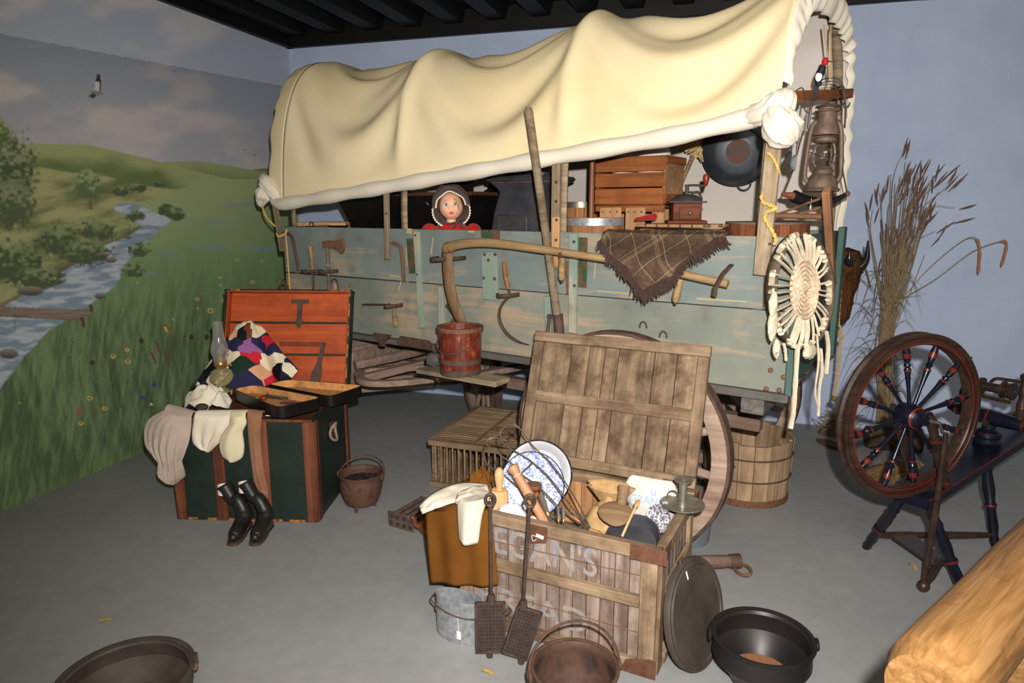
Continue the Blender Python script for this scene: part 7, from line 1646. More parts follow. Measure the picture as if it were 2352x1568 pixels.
# ---------------------------------------------------------------- cloths over the left end
def cdrape(name, label, cat, Lp, Rp, topL, topR, mat, rows=24, cols=18, bulge=0.01, fold=0.006, nf=3, thick=0.005, seed=1, ph=None, over_z=CH, yo=-0.05):
    # outlines in pixels on the upright plane y = yo in front of the crate
    o = CM @ Vector((0, 0, CH))
    A = bez([cpl(x, y, yo) for x, y in Lp], rows); B_ = bez([cpl(x, y, yo) for x, y in Rp], rows)
    TA = [cz(x, y, over_z + 0.03) for x, y in topL]; TB = [cz(x, y, over_z + 0.03) for x, y in topR]; nb_ = 12
    TA = bez(TA, nb_); TB = bez(TB, nb_)
    def fn(i, j):
        J = int(round(j * (rows + nb_)))
        if J < nb_:
            p = lerp(TA[J], TB[J], i); p.z = over_z + 0.006 + 0.018 * math.sin(PI * i) + 0.010 * n2(i * 4, J * 0.4, seed); 
            if J > nb_ - 4: p = lerp(p, Vector((p.x, p.y, p.z)), 0.5)
            return p
        k = J - nb_; f_ = k / rows; p = lerp(A[k], B_[k], i); p.y = yo - bulge * math.sin(PI * i) - fold * math.sin(2 * PI * nf * i + seed) * min(1, f_ * 2 + 0.2); return p
    return tag(obj(name, MB().grid(fn, cols, rows + nb_), mat, None, CM, thick=thick), label, cat)
m_brown = plain('rust_brown_canvas', C(98, 60, 22), C(112, 70, 28), 5, 0.95, 0, 0.1, spec=0.05)
cdrape('brown_canvas_apron', 'rust brown canvas apron hanging over the left end of the crate', 'apron', [(978, 1172), (982, 1220), (988, 1290), (992, 1336)], [(1122, 1172), (1130, 1230), (1138, 1290), (1143, 1345)], [(1065, 1092), (1020, 1118), (990, 1145), (978, 1165)], [(1115, 1100), (1122, 1120), (1126, 1140), (1125, 1160)], m_brown, 24, 24, 0.012, 0.007, 2.4, seed=2)
q = cz(1095, 1108, CH + 0.03)
tag(obj('brown_cloth_bundle', heap(None, 0.055, 0.05, 0.05, 6), m_brown, None, CM @ T(q.x + 0.01, q.y + 0.02, CH + 0.022), thick=0.005), 'crumpled rust brown cloth on the back left crate rail', 'cloth')
n = NT('white_towel_pink_border'); tcg = n.node('ShaderNodeTexCoord'); sp_ = n.node('ShaderNodeSeparateXYZ'); n.link(tcg.outputs['Object'], sp_.inputs[0])
pk = n.node('ShaderNodeMath', operation='LESS_THAN'); pk.inputs[1].default_value = 0.318 + 0.0; n.link(sp_.outputs[2], pk.inputs[0]); vv = n.coords((1,) * 3, False); n.bump(n.noise(vv, 400, 1), 0.3, 0.001)
m_towel = n.fin(n.mix(pk.outputs[0], n.ramp(n.noise(vv, 8, 3), [(0.3, C(200, 190, 170)), (0.7, C(214, 206, 188))]), C(206, 158, 152)), 0.95, 0, 0.05)
cdrape('white_towel', 'white towel with pink border folded over the brown apron', 'towel', [(1050, 1150), (1052, 1195), (1056, 1240)], [(1124, 1142), (1108, 1180), (1098, 1247)], [(1052, 1122), (1048, 1130), (1046, 1138), (1048, 1146)], [(1120, 1106), (1124, 1116), (1126, 1126), (1126, 1136)], m_towel, 16, 14, 0.03, 0.002, 1.5, seed=3, over_z=CH + 0.05, yo=-0.085)
DT = bez([Vector((x, y, 0)) for x, y in ((964, 1163), (985, 1140), (1025, 1118), (1070, 1108), (1118, 1112))], 26); DB = bez([Vector((x, y, 0)) for x, y in ((970, 1180), (1000, 1168), (1035, 1156), (1075, 1148), (1128, 1150))], 26)
def dish(i, j):
    a_, b_ = DT[int(round(i * 26))], DB[int(round(i * 26))]; q = lerp(a_, b_, j); z = CH + 0.062 - 0.05 * (1 - i) ** 3 - 0.018 * j * j + 0.006 * n2(i * 6, j * 3, 2)
    return cz(q.x, q.y, z)
tag(obj('white_dishcloth', MB().grid(dish, 26, 12), m_towel, None, CM, thick=0.006), 'white dishcloth spread over the corner above the apron', 'cloth')

# ================================================================== THINGS ON THE FLOOR
# waffle iron leaning open against the crate
base = gz(1160, 1512, 0.0); t = thing('waffle_iron', 'long handled cast iron waffle iron standing open against the crate', 'waffle iron', base)
m_waf = plain('waffle_cast_iron', C(58, 48, 44), C(84, 70, 62), 26, 0.55, 0.3, 0.2)
def waffle(bpx, tpx, quad):
    B_ = gz(*bpx, 0.0) - base; pl = CM @ Vector((0, -0.10, 0)); Tp = onplane(tpx[0], tpx[1], pl, CB) - base
    up = (Tp - B_).normalized(); vw = (CAMP - (B_ + base)).normalized(); nrm = (vw - up * vw.dot(up)).normalized()
    P = [onplane(x, y, B_ + base, nrm) - base for x, y in quad]; c = sum(P, Vector()) / 4
    xr = ((P[1] - P[0]) + (P[2] - P[3])).normalized(); zr = nrm; yr = zr.cross(xr)
    if yr.z < 0: yr = -yr
    w = ((P[1] - P[0]).length + (P[2] - P[3]).length) / 2; h = ((P[0] - P[3]).length + (P[1] - P[2]).length) / 2
    M = frame(c, xr, zr)
    pl_ = obj('plate', MB().box((0, 0, -0.004), (w, h, 0.012), 0.003), m_waf, t, M)
    for (cx_, cy_, sx_, sy_) in ((0, h / 2 - 0.004, w, 0.008), (0, -h / 2 + 0.004, w, 0.008), (w / 2 - 0.004, 0, 0.008, h), (-w / 2 + 0.004, 0, 0.008, h)): obj('border', MB().box((cx_, cy_, 0.004), (sx_, sy_, 0.008), 0.002), m_waf, pl_)
    mb = MB(); nx, ny = 7, 13; ax, ay = (w - 0.02) / nx, (h - 0.02) / ny
    for i in range(nx):
        for j in range(ny):
            x, y = -w / 2 + 0.01 + ax * (i + 0.5), -h / 2 + 0.01 + ay * (j + 0.5); q = 0.38
            a = [mb.pt((x + sx * ax * q, y + sy * ay * q, 0.002)) for sx, sy in ((-1, -1), (1, -1), (1, 1), (-1, 1))]; b = [mb.pt((x + sx * ax * 0.12, y + sy * ay * 0.12, 0.010)) for sx, sy in ((-1, -1), (1, -1), (1, 1), (-1, 1))]
            for k in range(4): mb.f.append([a[k], a[(k + 1) % 4], b[(k + 1) % 4], b[k]])
            mb.f.append(b)
    k_ = obj('studs', mb, m_waf, pl_, smooth=False); k_['kind'] = 'stuff'
    top_c = (P[0] + P[1]) / 2; bot_c = (P[2] + P[3]) / 2
    obj('socket', MB().tube([top_c - up * 0.004, top_c + up * 0.03], [0.017, 0.013], 8), m_waf, t); obj('foot', MB().tube([bot_c + up * 0.004, bot_c - up * 0.022], [0.013, 0.012], 8), m_waf, t)
    d = Tp - top_c; rg = 0.022; L_ = d.length
    obj('handle', MB().tube([top_c + up * 0.025, top_c + d * 0.5, Tp - d.normalized() * rg], 0.0065, 8), m_waf, t)
    xr2 = d.normalized().cross(nrm).normalized()
    obj('handle_ring', MB().tube([Tp + (xr2 * math.cos(a) * 0.8 + d.normalized() * math.sin(a)) * rg for a in np.linspace(0, 2 * PI, 21)[:-1]], 0.0065, 8, True), m_waf, t)
    return c, xr, w
cL = waffle((1124, 1508), (1126, 1148), [(1094, 1382), (1163, 1382), (1160, 1497), (1089, 1500)])
cR = waffle((1198, 1523), (1217, 1150), [(1173, 1388), (1230, 1402), (1227, 1522), (1168, 1499)])
for f_ in (0.16, -0.16 + 0.0):
    mid = (cL[0] + cL[1] * cL[2] / 2 + cR[0] - cR[1] * cR[2] / 2) / 2; obj('hinge', MB().rod(mid + Vector((-0.010, 0, f_ * 0.42 - 0.01)), mid + Vector((0.010, 0, f_ * 0.42 + 0.01)), 0.009, None, 8), m_waf, t)
tg = thing('paper_tag', 'white string tag hanging on the crate latch', 'tag', CM @ cf(1240, 1232, -0.032))
obj('tag', MB().box((0, 0, 0), (0.03, 0.001, 0.014), 0), m_paper, tg, rotz(-0.4) @ Matrix.Rotation(0.2, 4, 'Y')); obj('string', MB().tube(bez([(-0.012, 0, 0), (-0.03, -0.004, 0.006), (-0.025, -0.004, -0.016), (-0.012, -0.003, -0.008)], 12), 0.0012, 4), m_string, tg)

# oval galvanised pail under the apron
p = CM @ Vector((0.045, -0.125, 0)); t = thing('galvanised_pail', 'galvanised oval pail with wire bail beside the waffle iron', 'pail', M=CM @ T(0.058, -0.118, 0))
obj('body', MB().lathe([(0, 0), (0.92, 0), (1.0, 0.012), (1.0, 0.17), (1.03, 0.175), (1.03, 0.180), (0.97, 0.180), (0.96, 0.014), (0, 0.012)], 40, Matrix.Diagonal((0.10, 0.045, 1, 1))), m_galv, t)
obj('bail', MB().tube(bez([(-0.104, 0, 0.168), (-0.10, -0.04, 0.155), (0.0, -0.062, 0.135), (0.10, -0.04, 0.13), (0.104, 0, 0.165)], 24), 0.003, 6), m_darkrust, t)
obj('ear', MB().ball((-0.104, 0, 0.10), (0.006, 0.010, 0.016), 8, 6), m_rust, t)
obj('price_tag', MB().box((0.03, -0.053, 0.05), (0.018, 0.001, 0.034), 0), m_paper, t); obj('tag_string', MB().tube([(0.03, -0.053, 0.066), (0.028, -0.058, 0.138)], 0.0012, 4), m_string, t)

# candle mould lying on its side
a, b = gz(893, 1206), gz(951, 1224); xd = (b - a).normalized(); yd = Vector((-xd.y, xd.x, 0)); o = a
t = thing('candle_mould', 'rusty tin candle mould with eight tubes lying on the floor', 'candle mould', M=frame(o, xd, ZUP)); w = (b - a).length
m_mould = plain('rusty_tin', C(92, 74, 66), C(122, 102, 92), 30, 0.55, 0.4, 0.2)
obj('end_plate', MB().box((w / 2, 0, 0.043), (w, 0.006, 0.086), 0.002), m_mould, t)
for i in range(4):
    for j in range(2):
        x, z = w * (i + 0.5) / 4, 0.024 + 0.036 * j
        obj('mould_tube', MB().tube([(x, 0.004, z), (x, 0.26, z + 0.002)], [0.0135, 0.010], 10), m_mould, t)
for i in range(4):
    for j in range(2): obj('tube_mouth', MB().lathe([(0, 0.0005), (0.0125, 0.0005), (0.0125, -0.001)], 14), m_iron, t, T(w * (i + 0.5) / 4, -0.0035, 0.024 + 0.036 * j) @ Matrix.Rotation(PI / 2, 4, 'X'))
obj('base_plate', MB().box((w / 2, 0.262, 0.035), (w * 0.98, 0.004, 0.07), 0.001), m_mould, t)
# copper kettle peeping out behind the apron
p = gz(994, 1222, 0.0); t = thing('copper_kettle', 'round copper kettle half hidden behind the brown apron', 'kettle', p)
m_cop = plain('dull_copper', C(118, 70, 48), C(150, 94, 66), 14, 0.4, 0.6, 0.06)
obj('body', MB().lathe([(0, 0), (0.06, 0), (0.072, 0.02), (0.074, 0.05), (0.06, 0.085), (0.035, 0.10), (0.035, 0.105), (0, 0.105)], 28), m_cop, t); obj('lid', MB().lathe([(0.036, 0.105), (0.03, 0.115), (0.01, 0.122), (0.008, 0.132), (0, 0.134)], 20), m_cop, t)
obj('spout', MB().tube(bez([(-0.06, -0.02, 0.04), (-0.085, -0.03, 0.06), (-0.09, -0.032, 0.09), (-0.105, -0.035, 0.105)], 12), [0.018 - 0.0008 * i for i in range(13)], 10), m_cop, t)
obj('bail', MB().tube([(0.05 * math.cos(a_), 0, 0.09 + 0.09 * math.sin(a_)) for a_ in np.linspace(0, PI, 17)], 0.004, 6), m_iron, t)

# poultry coop of slats under the wagon
xd = Vector((0.94, -0.34, 0)).normalized(); o = Vector((-0.49, 3.905, 0)); FW, FD, FH = 0.60, 0.74, 0.295
t = thing('poultry_coop', 'old wooden poultry coop with dowel sides and slatted top under the wagon', 'coop', M=frame(o, xd, ZUP))
m_coop = wood('grey_coop_wood', C(116, 94, 70), C(158, 132, 102), C(86, 68, 52), tint=0.12)
for z in (0.02, FH - 0.015):
    for y in (0.0, FD): plank('rail', (-0.01, y, z), (FW + 0.01, y, z), 0.03, 0.035, m_coop, t)
    for x in (0.0, FW, ): plank('rail', (x, 0.0, z + 0.001), (x, FD, z + 0.001), 0.032, 0.034, m_coop, t)
plank('rail', (FW * 0.45, 0, FH - 0.012), (FW * 0.45, FD, FH - 0.012), 0.03, 0.02, m_coop, t); plank('rail', (FW * 0.72, 0, FH - 0.012), (FW * 0.72, FD, FH - 0.012), 0.03, 0.02, m_coop, t)
dm = MB().rod((0, 0, 0.03), (0, 0, FH - 0.025), 0.0065, None, 7).mesh('dowel'); dm.materials.append(m_coop)
for k in range(15):
    for y in (0.0, FD): obj('dowel', dm, m_coop, t, T(0.03 + (FW - 0.06) * k / 14, y, 0))
for k in range(18):
    for x in (0.0, FW): obj('dowel', dm, m_coop, t, T(x, 0.03 + (FD - 0.06) * k / 17, 0))
for k in range(20): plank('top_slat', (0.0, 0.03 + (FD - 0.06) * k / 19, FH - 0.006), (FW, 0.03 + (FD - 0.06) * k / 19, FH - 0.006), 0.014, 0.008, m_coop, t, bev=0.001)
plank('hatch_board', (FW * 0.47, 0.30, FH + 0.002), (FW * 0.70, 0.30, FH + 0.002), 0.10, 0.008, m_coop, t)
obj('bottom', MB().box((FW / 2, FD / 2, 0.006), (FW, FD, 0.01), 0), m_coop, t)

# wooden wash tub under the tail
t = thing('wash_tub', 'large round wooden wash tub with two thin hoops under the wagon tail', 'wash tub', (1.385, 3.82, 0))
m_tub = wood('washed_stave_wood', C(140, 112, 84), C(184, 154, 122), C(104, 80, 58), axis=2, tint=0.14)
stave_tub(t, 0.235, 0.25, 0.37, 18, m_tub, [(0.0, 0.04)], m_rust, 0.018, 0.03, 0.008, 0.002)
for z, r in ((0.15, 0.2445), (0.28, 0.250)): obj('hoop', MB().tube([(r * math.cos(a), r * math.sin(a), z) for a in np.linspace(0, 2 * PI, 49)[:-1]], 0.0045, 6, True), m_darkrust, t)
q = gz(1640, 1060, 0.25); 
obj('handle', MB().tube(bez([(-0.20, -0.13, 0.22), (-0.21, -0.16, 0.25), (-0.17, -0.19, 0.27), (-0.14, -0.21, 0.23)], 12), 0.006, 6), m_darkrust, t)

# round iron lid leaning on the crate
B_ = gz(1632, 1522, 0.0); pl = CM @ Vector((CL + 0.055, 0, 0)); Tp = onplane(1566, 1272, pl, -CA)
d = Tp - B_; R_ = d.length / 2; hx = Vector((math.cos(math.radians(47)), math.sin(math.radians(47)), 0)); nn = hx.cross(d).normalized()
if nn.dot(CAMP - B_) < 0: nn = -nn
R_ = min(R_, 0.207)
t = thing('iron_cauldron_lid', 'large round cast iron lid leaning against the end of the crate', 'lid', M=frame(B_ + d.normalized() * R_, d, nn))
m_lid = plain('brown_cast_iron', C(60, 52, 46), C(82, 72, 64), 9, 0.6, 0.2, 0.2)
obj('disc', MB().lathe([(0, 0.0), (R_ * 0.86, 0.0), (R_ * 0.88, 0.006), (R_ * 0.92, 0.006), (R_ * 0.93, 0.0), (R_ * 0.985, 0.002), (R_, -0.006), (R_ * 0.99, -0.024), (R_ * 0.9, -0.020), (0, -0.016)], 56, sy=0.92), m_lid, t)
obj('lug', MB().tube([(R_ - 0.004, -0.012, -0.008), (R_ + 0.016, -0.008, -0.008), (R_ + 0.016, 0.010, -0.008), (R_ - 0.004, 0.014, -0.008)], 0.006, 8), m_lid, t)
obj('tag_scrap', MB().box((R_ * 0.8, 0.01, 0.006), (0.032, 0.006, 0.002), 0), m_paper, t)

# three legged pots
m_bk2 = plain('seasoned_black_iron', C(32, 30, 30), C(46, 42, 40), 8, 0.42, 0.3, 0.15)
pc = gz(1752, 1460, 0.20); r = 0.165
t = kettle('black_iron_pot', 'round black cast iron pot beside the crate lid', (pc.x, pc.y, 0), r, 0.17, m_bk2, None, math.radians(-6), 1.0, True, math.radians(-10), 1.0, True, taper=0.72)
obj('grain', MB().lathe([(0, 0.062), (r * 0.62, 0.060)], 28), plain('brown_grain', C(120, 80, 50), C(146, 102, 68), 160, 0.9, 0, 0.4), t)
pc = gz(1320, 1530, 0.20); r = 0.138
t = kettle('rusty_iron_kettle', 'rust rimmed iron kettle with raised bail before the crate', (pc.x, pc.y, 0), r, 0.17, plain('brown_rust_kettle', C(62, 46, 40), C(88, 64, 52), 10, 0.6, 0.2, 0.25, c=C(54, 44, 42)), None, math.radians(78), 1.0, True, math.radians(12), 1.0, True, taper=0.9)
t2 = t
pc = gz(285, 1545, 0.15)
t = kettle('wide_iron_kettle', 'wide shallow dark iron kettle at the left front of the floor', (pc.x + 0.02, pc.y - 0.03, 0), 0.20, 0.13, m_lid, None, None, 1.0, True, math.radians(30), 1.0, True, taper=0.8)
obj('pour_lug', MB().box((0.205, 0.0, 0.135), (0.02, 0.06, 0.03), 0.006), m_rust, t)

# neck yoke end with iron ring
a, b = gz(1590, 1292, 0.05), gz(1690, 1288, 0.05); t = thing('neck_yoke', 'dusty wooden neck yoke end with iron ring on the floor', 'yoke', (b.x, b.y, 0.0)); o = Vector((b.x, b.y, 0))
dd = (b - a); 
obj('beam', MB().tube([a - o - dd * 1.2, a - o, lerp(a, b, 0.6) - o, b - o], [0.028, 0.032, 0.03, 0.026], 12), wood('dusty_brown_yoke', C(96, 72, 62), C(140, 118, 106), C(80, 46, 36)), t)
obj('cap', MB().tube([b - o - dd.normalized() * 0.03, b - o + dd.normalized() * 0.02], [0.032, 0.034], 12), m_darkrust, t)
rc = gz(1706, 1312, 0.02) - o; obj('ring', MB().tube([rc + Vector((0.030 * math.cos(q) - 0.03 * math.sin(q) * 0.2, 0.05 * math.sin(q), 0.010 + 0.006 * math.cos(q))) for q in np.linspace(0, 2 * PI, 25)[:-1]], 0.0075, 8, True), m_rust, t)
# blue-grey pail behind the crate
pc = gz(1585, 1240, 0.0); t = thing('grey_enamel_pail', 'blue grey enamel pail behind the crate by the wheel', 'pail', pc)
obj('body', MB().lathe([(0, 0), (0.085, 0), (0.092, 0.012), (0.108, 0.18), (0.113, 0.182), (0.11, 0.186), (0.104, 0.18), (0.088, 0.014), (0, 0.012)], 32), plain('grey_blue_enamel', C(98, 108, 112), C(116, 124, 126), 8, 0.3), t)
obj('bail', MB().tube([(0.115 * math.cos(a_), -0.115 * math.sin(a_) * 0.9, 0.17 - 0.05 * math.sin(a_)) for a_ in np.linspace(0, PI, 21)], 0.003, 6), m_iron, t)
# dry leaf scraps on the floor
m_leaf = plain('dry_leaf', C(150, 116, 56), C(176, 140, 80), 60, 0.8)
for k, (px, py, lab) in enumerate(((243, 1427, 'curled yellow dry leaf on the floor at far left'), (1120, 1547, 'grey brown dry leaf scrap before the waffle iron'), (2097, 1303, 'tiny straw scrap on the floor by the spinning wheel'))):
    tag(obj('dry_leaf', MB().grid(lambda i, j: Vector(((i - 0.5) * 0.045, (j - 0.5) * 0.02 * math.sin(PI * lerp(0.1, 0.9, i)), 0.004 + 0.006 * (2 * j - 1) ** 2 + 0.004 * math.sin(5 * i))), 8, 4), m_leaf, None, Matrix.Translation(gz(px, py)) @ rotz(0.7 - k), thick=0.001), lab, 'leaf')

# ---------------------------------------------------------------- peeled log rail in the right foreground
zr = 0.86; A_ = gz(2118, 1590, zr); B_ = gz(2352, 1325, zr); dd = (B_ - A_).normalized(); L_ = 2.6
t = thing('log_rail', 'peeled golden pine log rail crossing the lower right corner', 'rail', A_)
n = NT('peeled_pine'); vv = n.coords((4, 60, 60), False); f = n.noise(vv, 1.0, 5, 0.6, 0.8); kn = n.noise(n.coords((1,) * 3, False), 9, 3, 0.6)
cc = n.ramp(f, [(0.3, C(92, 62, 30)), (0.55, C(120, 86, 48)), (0.75, C(138, 104, 66))]); n.bump(n.noise(n.coords((2, 18, 18), False), 1.0, 3), 0.6, 0.012); m_pine = n.fin(n.mix(n.ramp(kn, [(0.66, (0, 0, 0, 1)), (0.74, (0.7,) * 3 + (1,))]), cc, C(92, 54, 26)), 0.45, 0, 0.4)
def logf(i, j):
    a_ = 2 * PI * i; x = L_ * j; r_ = 0.077 * (1 + 0.05 * n2(math.cos(a_) * 1.5, math.sin(a_) * 1.5, x * 3)) * (0.80 + 0.20 * smooth01(x / 0.05))
    return Vector((x, r_ * math.cos(a_), r_ * math.sin(a_)))
mb = MB().grid(logf, 30, 60, True); mb.f.append([k * 61 for k in range(30)]); mb.f.append([k * 61 + 60 for k in range(30)])
obj('log', mb, m_pine, t, frame((0, 0, 0), dd, ZUP))
obj('post', MB().tube([dd * 2.2 + Vector((0, 0, -zr)), dd * 2.2 + Vector((0, 0, 0.02))], 0.06, 16), m_pine, t)
obj('post', MB().tube([dd * 0.62 + Vector((0, 0, -zr)), dd * 0.62 + Vector((0, 0, 0.0))], 0.05, 16), m_pine, t)

# ---------------------------------------------------------------- dried grasses against the wall
gb = gz(2032, 1002); gb = Vector((2.62, 4.72, 0)); IG = Matrix.Translation(gb)
def gpl(px, py, off=0.0): return onplane(px, py, gb + Vector((0, off, 0)), (0.29, 0.957, 0)) - gb
t = thing('dried_grass_sheaf', 'tall sheaf of dried prairie grass standing against the blue wall', 'dried grass', gb)
m_gr = plain('dried_stalk', C(126, 106, 78), C(160, 140, 108), 30, 0.9, tint=0.2); m_gd = plain('dark_seed_head', C(92, 66, 58), C(120, 92, 80), 60, 0.9); m_fox = plain('russet_foxtail', C(150, 96, 60), C(178, 124, 84), 90, 0.95)
rng = random.Random(21); st = MB(); sd = MB(); lf = MB()
tops = []
for k in range(62):
    bx, by = rng.uniform(2012, 2056), rng.uniform(985, 1010); f_ = rng.random()
    mx = 2034 + rng.gauss(0, 9); tx = interp([0, 1], [2020, 2120], f_) + rng.gauss(0, 22); ty = rng.uniform(390, 640) - 40 * (f_ > 0.6)
    o1, o2, o3 = rng.uniform(-0.08, 0.08), rng.uniform(-0.06, 0.06), rng.uniform(-0.06, 0.06)
    P0 = gpl(bx, by, o1); P0.z = max(0, P0.z); path = bez([P0, gpl(mx, 780, o2), gpl(lerp(mx, tx, 0.5), lerp(780, ty, 0.5), o3), gpl(tx, ty, o3)], 10)
    st.tube(path, [0.0045 - 0.00028 * i for i in range(11)], 4)
    if k % 2 == 0: tops.append((path[-1], path[-1] - path[-3]))
for (a_, b_) in (((2085, 330), (2052, 410)), ((2175, 405), (2105, 470)), ((2146, 405), (2098, 470)), ((2185, 420), (2100, 500)), ((2103, 412), (2085, 450)), ((2196, 476), (2125, 482)), ((2148, 530), (2100, 560)), ((2115, 515), (2075, 550)), ((2060, 440), (2040, 480)), ((2028, 430), (2025, 480)), ((2005, 480), (2000, 530)), ((2120, 440), (2090, 480)), ((2080, 400), (2060, 440))):
    A_, Bq = gpl(*a_), gpl(*b_); st.tube(bez([gpl(2040, 760), gpl(lerp(2040, b_[0], .6), lerp(760, b_[1], .6)), Bq, A_], 14), [0.004 - 0.0002 * i for i in range(15)], 4); tops.append((A_, A_ - Bq))
for (p_, d_) in tops:
    d_ = d_.normalized()
    for q in range(rng.randint(2, 4)):
        o_ = Vector((rng.uniform(-.03, .03), rng.uniform(-.02, .02), rng.uniform(-.12, 0.0))); e = Vector((rng.uniform(-.03, .045), rng.uniform(-.02, .02), rng.uniform(.02, .04)))
        sd.tube([p_ + o_, p_ + o_ + d_ * 0.05 + e * 0.5, p_ + o_ + d_ * 0.085 + e], [0.002, 0.0058, 0.001], 5)
for k in range(80):
    y0 = rng.uniform(620, 960); x0 = 2038 + rng.gauss(0, 16); s_ = rng.choice([-1, -1, 1]); ln = rng.uniform(30, 95)
    lf.tube(bez([gpl(x0, y0, rng.uniform(-.06, .06)), gpl(x0 + s_ * ln * 0.5, y0 - rng.uniform(0, 50), rng.uniform(-.1, .04)), gpl(x0 + s_ * ln, y0 + rng.uniform(-30, 60), rng.uniform(-.12, .02))], 8), [0.004, 0.005, 0.005, 0.005, 0.0045, 0.004, 0.003, 0.002, 0.001], 4, flat=0.35)
for nm, mb, mt in (('stalks', st, m_gr), ('seed_heads', sd, m_gd), ('leaves', lf, m_gr)):
    o_ = obj(nm, mb, mt, t); o_['kind'] = 'stuff'
for path in ([(2060, 700), (2130, 620), (2200, 560), (2236, 545), (2250, 570), (2247, 630)], [(2065, 690), (2150, 640), (2230, 580), (2290, 556), (2312, 560), (2300, 612)]):
    P_ = [gpl(*q) for q in path]; S_ = bez(P_, 40); obj('bent_stalk', MB().tube(S_[:28], 0.003, 5), m_gr, t)
    obj('foxtail', MB().tube(S_[26:], [0.004] + [0.008 + 0.003 * n2(i * 3.1) for i in range(13)] + [0.003], 10), m_fox, t)
# straw heap, woven basket, slab and block at its foot
n = NT('loose_straw'); vv = n.coords((1,) * 3); f = n.noise(vv, 40, 5, 0.7, 2.0); n.bump(f, 0.9, 0.02); m_straw = n.fin(n.ramp(f, [(0.35, C(112, 84, 50)), (0.65, C(178, 146, 96))]), 0.95, 0, 0.05)
p = gz(2085, 1098); t = thing('straw_pile', 'low heap of loose straw behind the spinning wheel', 'straw', p)
obj('heap', MB().grid(lambda i, j: Vector((0.30 * j * math.cos(2 * PI * i) * (1 + 0.15 * n2(math.cos(2 * PI * i) * 2, math.sin(2 * PI * i) * 2)), 0.22 * j * math.sin(2 * PI * i), 0.085 * (1 - j * j) * (1 + 0.4 * n2(j * 4 * math.cos(2 * PI * i), j * 4 * math.sin(2 * PI * i), 6)))), 40, 14, True), m_straw, t)
mb = MB()
for k in range(120):
    a_, r_ = rng.uniform(0, 6.28), rng.uniform(0, 0.28); h_ = 0.09 * (1 - (r_ / .3) ** 2); dx, dy = rng.uniform(-.08, .08), rng.uniform(-.06, .06); mb.tube([(r_ * math.cos(a_), 0.75 * r_ * math.sin(a_), h_ + 0.006), (r_ * math.cos(a_) + dx, 0.75 * r_ * math.sin(a_) + dy, max(0.004, h_ + rng.uniform(-.02, .02)))], 0.0018, 4)
o_ = obj('straws', mb, m_gr, t); o_['kind'] = 'stuff'
p = gz(1925, 995); t = thing('twig_nest', 'dark tangle of dry twigs on the floor by the wall', 'twigs', p)
obj('core', MB().grid(lambda i, j: Vector((0.15 * j * math.cos(2 * PI * i), 0.10 * j * math.sin(2 * PI * i), 0.11 * (1 - j * j))), 30, 10, True), plain('dark_twig', C(74, 60, 46), C(104, 86, 66), 50, 0.95, 0, 0.8), t)
mb = MB()
for k in range(90):
    a_, r_ = rng.uniform(0, 6.28), rng.uniform(0, 0.18); b_ = Vector((r_ * math.cos(a_), .6 * r_ * math.sin(a_), 0.11 * (1 - (r_ / .2) ** 2))); mb.tube(bez([b_, b_ + Vector((rng.uniform(-.05, .05), rng.uniform(-.04, .04), rng.uniform(.0, .06))), b_ + Vector((rng.uniform(-.1, .1), rng.uniform(-.06, .06), max(rng.uniform(-.02, .09), -b_.z + .004)))], 6), 0.002, 4)
o_ = obj('twigs', mb, m_gr, t); o_['kind'] = 'stuff'
a_, b_ = gz(1874, 1012), gz(1960, 1040); dd = (b_ - a_).normalized()
t = tag(obj('wood_slab', MB().prism([(0, 0), (0.08, -0.05), (0.26, -0.06), (0.30, 0.02), (0.26, 0.06), (0.08, 0.05)], 0, 0.022), wood('red_brown_slab', C(84, 60, 48), C(118, 92, 76), None), None, frame(a_, dd, ZUP)), 'flat brown wooden slab on the floor beyond the wash tub', 'slab')
p = gz(2000, 1005); t = thing('bark_stump', 'short dark log with bark behind the spinning wheel spokes', 'log', M=T(2.62, 4.50, 0.0) @ rotz(-0.2))
obj('log', MB().tube([(-0.16, 0, 0.10), (0.18, 0, 0.105)], [0.075, 0.08], 16), plain('dark_bark', C(46, 38, 32), C(84, 70, 54), 30, 0.95, 0, 0.8), t); obj('log', MB().tube([(-0.12, 0.03, 0.045), (0.2, 0.02, 0.045)], [0.045, 0.045], 12), bpy.data.materials['dark_bark'], t)

# ================================================================== THE SPINNING WHEEL
SD = Vector((math.cos(math.radians(33)), math.sin(math.radians(33)), 0)); SN = Vector((SD.y, -SD.x, 0))      # along the bench; towards the camera side
SC = Vector((1.665, 2.745, 0.80))
SM = frame((SC.x, SC.y, 0), SD, ZUP); ISM = SM.inverted()                    # x along bench, y away from camera, z up
t = thing('spinning_wheel', 'dark blue and red painted flax spinning wheel with treadle', 'spinning wheel', M=SM)
m_nv = plain('navy_paint', C(10, 12, 22), C(16, 19, 34), 12, 0.3, 0, 0.08, spec=0.45, c=C(14, 12, 14)); m_rd = plain('red_paint', C(84, 22, 16), C(100, 32, 20), 14, 0.35, 0, 0, spec=0.4); m_dk = wood('dark_turned_wood', C(32, 22, 18), C(56, 40, 30), None, rough=0.35, spec=0.5)
def sp(px, py, y): return ISM @ onplane(px, py, SM @ Vector((0, y, 0)), SN)
R = 0.355
WMx = T(0, 0, SC.z) @ rotz(math.radians(-16)) @ Matrix.Rotation(PI / 2, 4, 'X')
rim = obj('wheel_rim', MB().lathe([(R - 0.048, -0.02), (R - 0.044, -0.026), (R - 0.02, -0.022), (R - 0.015, -0.027), (R, -0.026), (R, -0.016), (R - 0.012, -0.008), (R - 0.012, 0.008), (R, 0.016), (R, 0.026), (R - 0.015, 0.027), (R - 0.02, 0.022), (R - 0.044, 0.026), (R - 0.048, 0.02), (R - 0.048, -0.02)], 72), m_dk, t, WMx)
